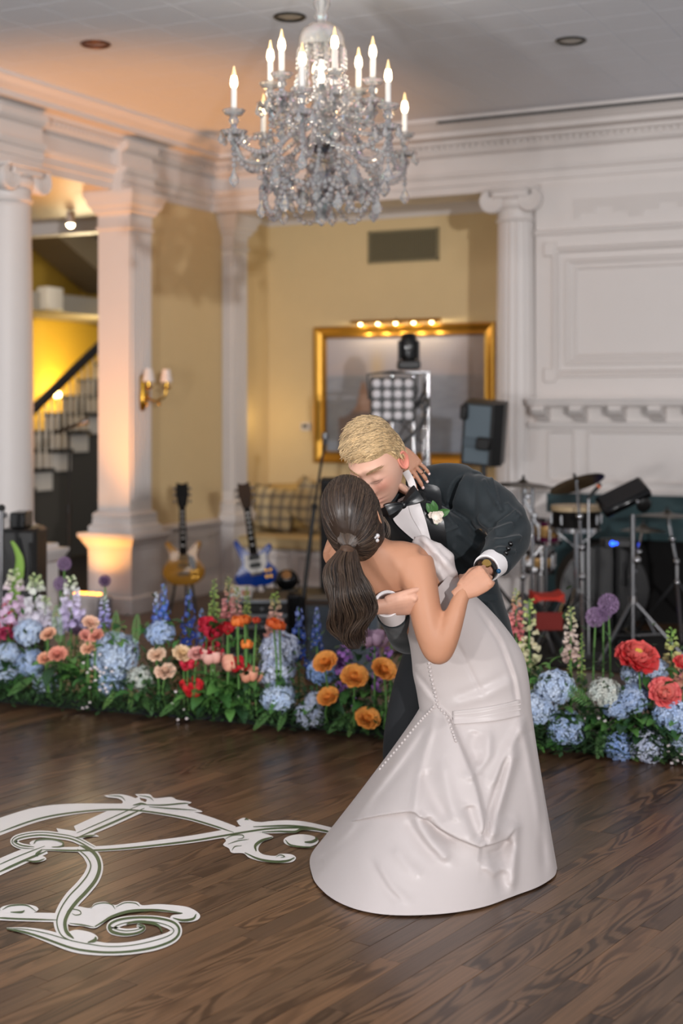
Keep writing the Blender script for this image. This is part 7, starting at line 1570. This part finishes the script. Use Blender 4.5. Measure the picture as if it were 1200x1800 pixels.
B_ = [(75, 1492, 3), (137, 1493, 4.5), (192, 1491, 5), (247, 1486, 5.5), (330, 1476, 6.5), (385, 1467, 7), (430, 1459, 8), (470, 1453, 9), (510, 1451, 9), (545, 1453, 7), (600, 1464, 5)]
C1 = [(250, 1413, 14), (190, 1440, 14), (135, 1464, 13)]; C2 = [(80, 1490, 11), (35, 1508, 13), (-12, 1529, 14)]
D_ = [(165, 1492, 6), (132, 1475, 6), (104, 1469, 6), (69, 1466, 6), (36, 1471, 6), (24, 1479, 6), (36, 1487, 5.5), (60, 1490, 4)]
E_ = [(138, 1489, 7), (158, 1502, 13), (167, 1520, 14), (162, 1540, 15), (147, 1560, 15), (128, 1580, 15), (114, 1600, 14), (107, 1620, 13), (112, 1640, 10), (128, 1652, 5)]
F_ = [(-12, 1608, 9), (31, 1611, 8), (100, 1613, 8)]
H_ = [z7(*p)+(w,) for p, w in (((38, 298), 1.5), ((150, 312), 6), ((260, 340), 10), ((400, 385), 13), ((500, 405), 13), ((620, 417), 11), ((750, 410), 11), ((880, 385), 12), ((975, 350), 11), ((1005, 312), 10), ((980, 277), 10), ((900, 253), 8), ((800, 246), 7), ((700, 257), 8), ((640, 282), 9), ((645, 308), 8), ((710, 322), 7), ((780, 314), 6), ((815, 294), 5), ((780, 278), 3))]
for s in (C1, C2, A_, E_, F_, H_, D_, B_): ribbon(s)
for poly in ([z5(*p) for p in ((360, 275), (420, 285), (500, 297), (580, 308), (632, 328), (560, 330), (470, 340), (385, 322), (372, 300))], [z5(*p) for p in ((120, 450), (190, 402), (275, 400), (240, 440), (285, 458), (292, 478), (230, 495), (160, 480))], [(82+30*math.cos(k), 1482+7.5*math.sin(k)) for k in [2*pi*i/12 for i in range(12)]], [(34+34*math.cos(k), 1598+9*math.sin(k)) for k in [2*pi*i/12 for i in range(12)]],
  [z7(*p) for p in ((365, 212), (378, 185), (440, 172), (510, 182), (540, 155), (600, 146), (655, 165), (710, 144), (780, 146), (812, 166), (900, 160), (1000, 166), (1080, 180), (1135, 215), (1132, 245), (1080, 262), (1000, 258), (970, 240), (985, 222), (1035, 215), (930, 204), (830, 200), (730, 210), (640, 237), (590, 267), (540, 297), (470, 285), (390, 275))],
  [z7(*p) for p in ((385, 318), (440, 306), (520, 322), (558, 350), (540, 376), (500, 382), (440, 368))], [z6(*p) for p in ((285, 285), (320, 268), (400, 258), (510, 248), (640, 283), (565, 320), (535, 370), (565, 405), (650, 418), (690, 403), (770, 408), (800, 435), (760, 464), (650, 466), (550, 455), (470, 430), (430, 400), (350, 396), (328, 365), (288, 340), (308, 312))],
  [z6(*p) for p in ((383, 172), (430, 150), (475, 162), (520, 178), (640, 183), (760, 188), (900, 203), (1040, 225), (1040, 257), (900, 240), (835, 238), (800, 256), (740, 257), (560, 256), (480, 216), (410, 206))], [(529+31*math.cos(k), 1478+11.5*math.sin(k)) for k in [2*pi*i/12 for i in range(12)]],
  [z5(*p) for p in ((664, 66), (740, 58), (800, 63), (870, 85), (945, 122), (860, 132), (770, 132), (785, 108), (755, 86), (690, 78))], [(237, 1396), (262, 1396), (272, 1403), (300, 1401), (312, 1406), (336, 1410), (330, 1416), (356, 1427), (320, 1426), (275, 1421), (252, 1416), (258, 1406), (245, 1402)]): blob(poly)
G_ = MB(); _z[0] += .0002
def off(pts, fo, hw, a=0, b=None):
    q = spline(pts, 4); q = q[int(a*(len(q)-1)):None if b is None else int(b*(len(q)-1))+1]; out = []
    for i, p in enumerate(q):
        t = q[min(i+1, len(q)-1)][:2]-q[max(i-1, 0)][:2]; ln = math.hypot(*t) or 1; e = min(i, len(q)-1-i)/3; out.append((p[0]-t[1]/ln*p[2]*fo, p[1]+t[0]/ln*p[2]*fo, max(.35, hw*min(1, .3+e))))
    G_.merge(ribbon(out, None))
def gl(pts, hw): n = len(pts); G_.merge(ribbon([(x, y, hw*(.3+.7*math.sin(pi*i/(n-1)))) for i, (x, y) in enumerate(pts)], None))
for pts, fo, hw in ((A_, .62, 1.4), (B_, .45, 1.6), (C1, -.6, 1.8), (C1, .0, .8), (C2, -.55, 2.0), (C2, .3, .8), (D_, -.3, 1.2), (D_, .5, .7), (E_, -.55, 3.0), (E_, .55, 1.0), (F_, .5, 1.5), (H_, .5, 1.9), (H_, -.45, .7)): off(pts, fo, hw)
for pts, hw in (([z7(*p) for p in ((540, 288), (590, 258), (640, 230), (730, 202), (830, 194), (930, 196), (1040, 212))], 2.6), ([z7(*p) for p in ((985, 238), (1040, 252), (1100, 243), (1118, 215))], 2.2), ([z7(*p) for p in ((395, 268), (470, 278), (535, 290))], 1.2), ([z7(*p) for p in ((380, 205), (400, 188), (450, 195), (460, 215), (430, 222), (410, 212))], .9), ([z7(*p) for p in ((515, 185), (545, 160), (600, 152), (640, 165), (655, 188))], .9), ([z7(*p) for p in ((660, 175), (710, 152), (770, 154), (795, 172))], .9), ([z7(*p) for p in ((545, 345), (540, 365), (500, 378))], 3.0), ([z7(*p) for p in ((720, 275), (760, 262), (830, 262), (900, 280), (925, 320))], 2.6), ([z7(*p) for p in ((630, 285), (640, 315), (710, 332), (790, 322))], 2.4),
  ([z7(*p) for p in ((60, 205), (120, 205), (140, 195))], 1.8), ([z7(*p) for p in ((15, 190), (60, 168), (150, 166), (205, 200))], 1.2), ([z6(*p) for p in ((635, 285), (560, 310), (515, 345), (520, 385))], 2.6), ([z6(*p) for p in ((440, 395), (540, 440), (650, 458), (740, 452), (790, 430))], 2.2), ([z6(*p) for p in ((660, 425), (690, 410), (720, 422), (690, 430))], .8), ([z6(*p) for p in ((300, 300), (350, 275), (420, 270), (430, 290), (390, 300))], .8), ([z6(*p) for p in ((320, 335), (390, 312), (470, 300))], .7), ([z6(*p) for p in ((350, 380), (370, 352), (420, 345))], .7), ([z6(*p) for p in ((440, 165), (450, 158), (468, 165))], 1.4), ([z6(*p) for p in ((500, 212), (620, 208), (740, 205), (880, 215), (1020, 240))], 1.5), ([z6(*p) for p in ((560, 250), (680, 245), (790, 248), (840, 230), (930, 230), (1020, 248))], 2.0),
  ([z6(*p) for p in ((725, 305), (760, 340), (840, 354), (930, 355))], 1.6), ([z6(*p) for p in ((860, 320), (910, 318), (945, 300), (935, 285))], 2.4), ([z5(*p) for p in ((215, 375), (240, 350), (330, 345), (400, 365), (390, 392), (330, 395))], 1.6), ([z5(*p) for p in ((270, 410), (235, 440), (240, 455))], 2.4), ([z5(*p) for p in ((150, 480), (230, 488), (285, 470))], 1.6), ([z5(*p) for p in ((480, 335), (560, 325), (610, 318))], 1.6), ([z5(*p) for p in ((850, 128), (900, 118), (935, 122))], 1.6), ([z5(*p) for p in ((690, 66), (770, 72), (800, 100))], .8), ([(250, 1414), (285, 1415), (320, 1412), (332, 1412)], 1.2), ([(262, 1418), (300, 1421), (345, 1424)], 1.0), ([(243, 1398), (262, 1401), (270, 1408)], .8)): gl(pts, hw)
part('green_lines', G_, DGR, DT, world=True, smooth=False, label='green line work', kind='stuff')
rc = Wc((1100-600)/FPX*8.5, 8.45, 0); rg = thing('rug', 'black rug under the drum kit on the right', 'rug', rc, 0)
part('pile', MB().box((.1, 0, .006), (2.6, 1.5, .012), None, .004), mat('black_carpet', '15120f', .95, noise_amt=.3, noise_scale=200), rg)
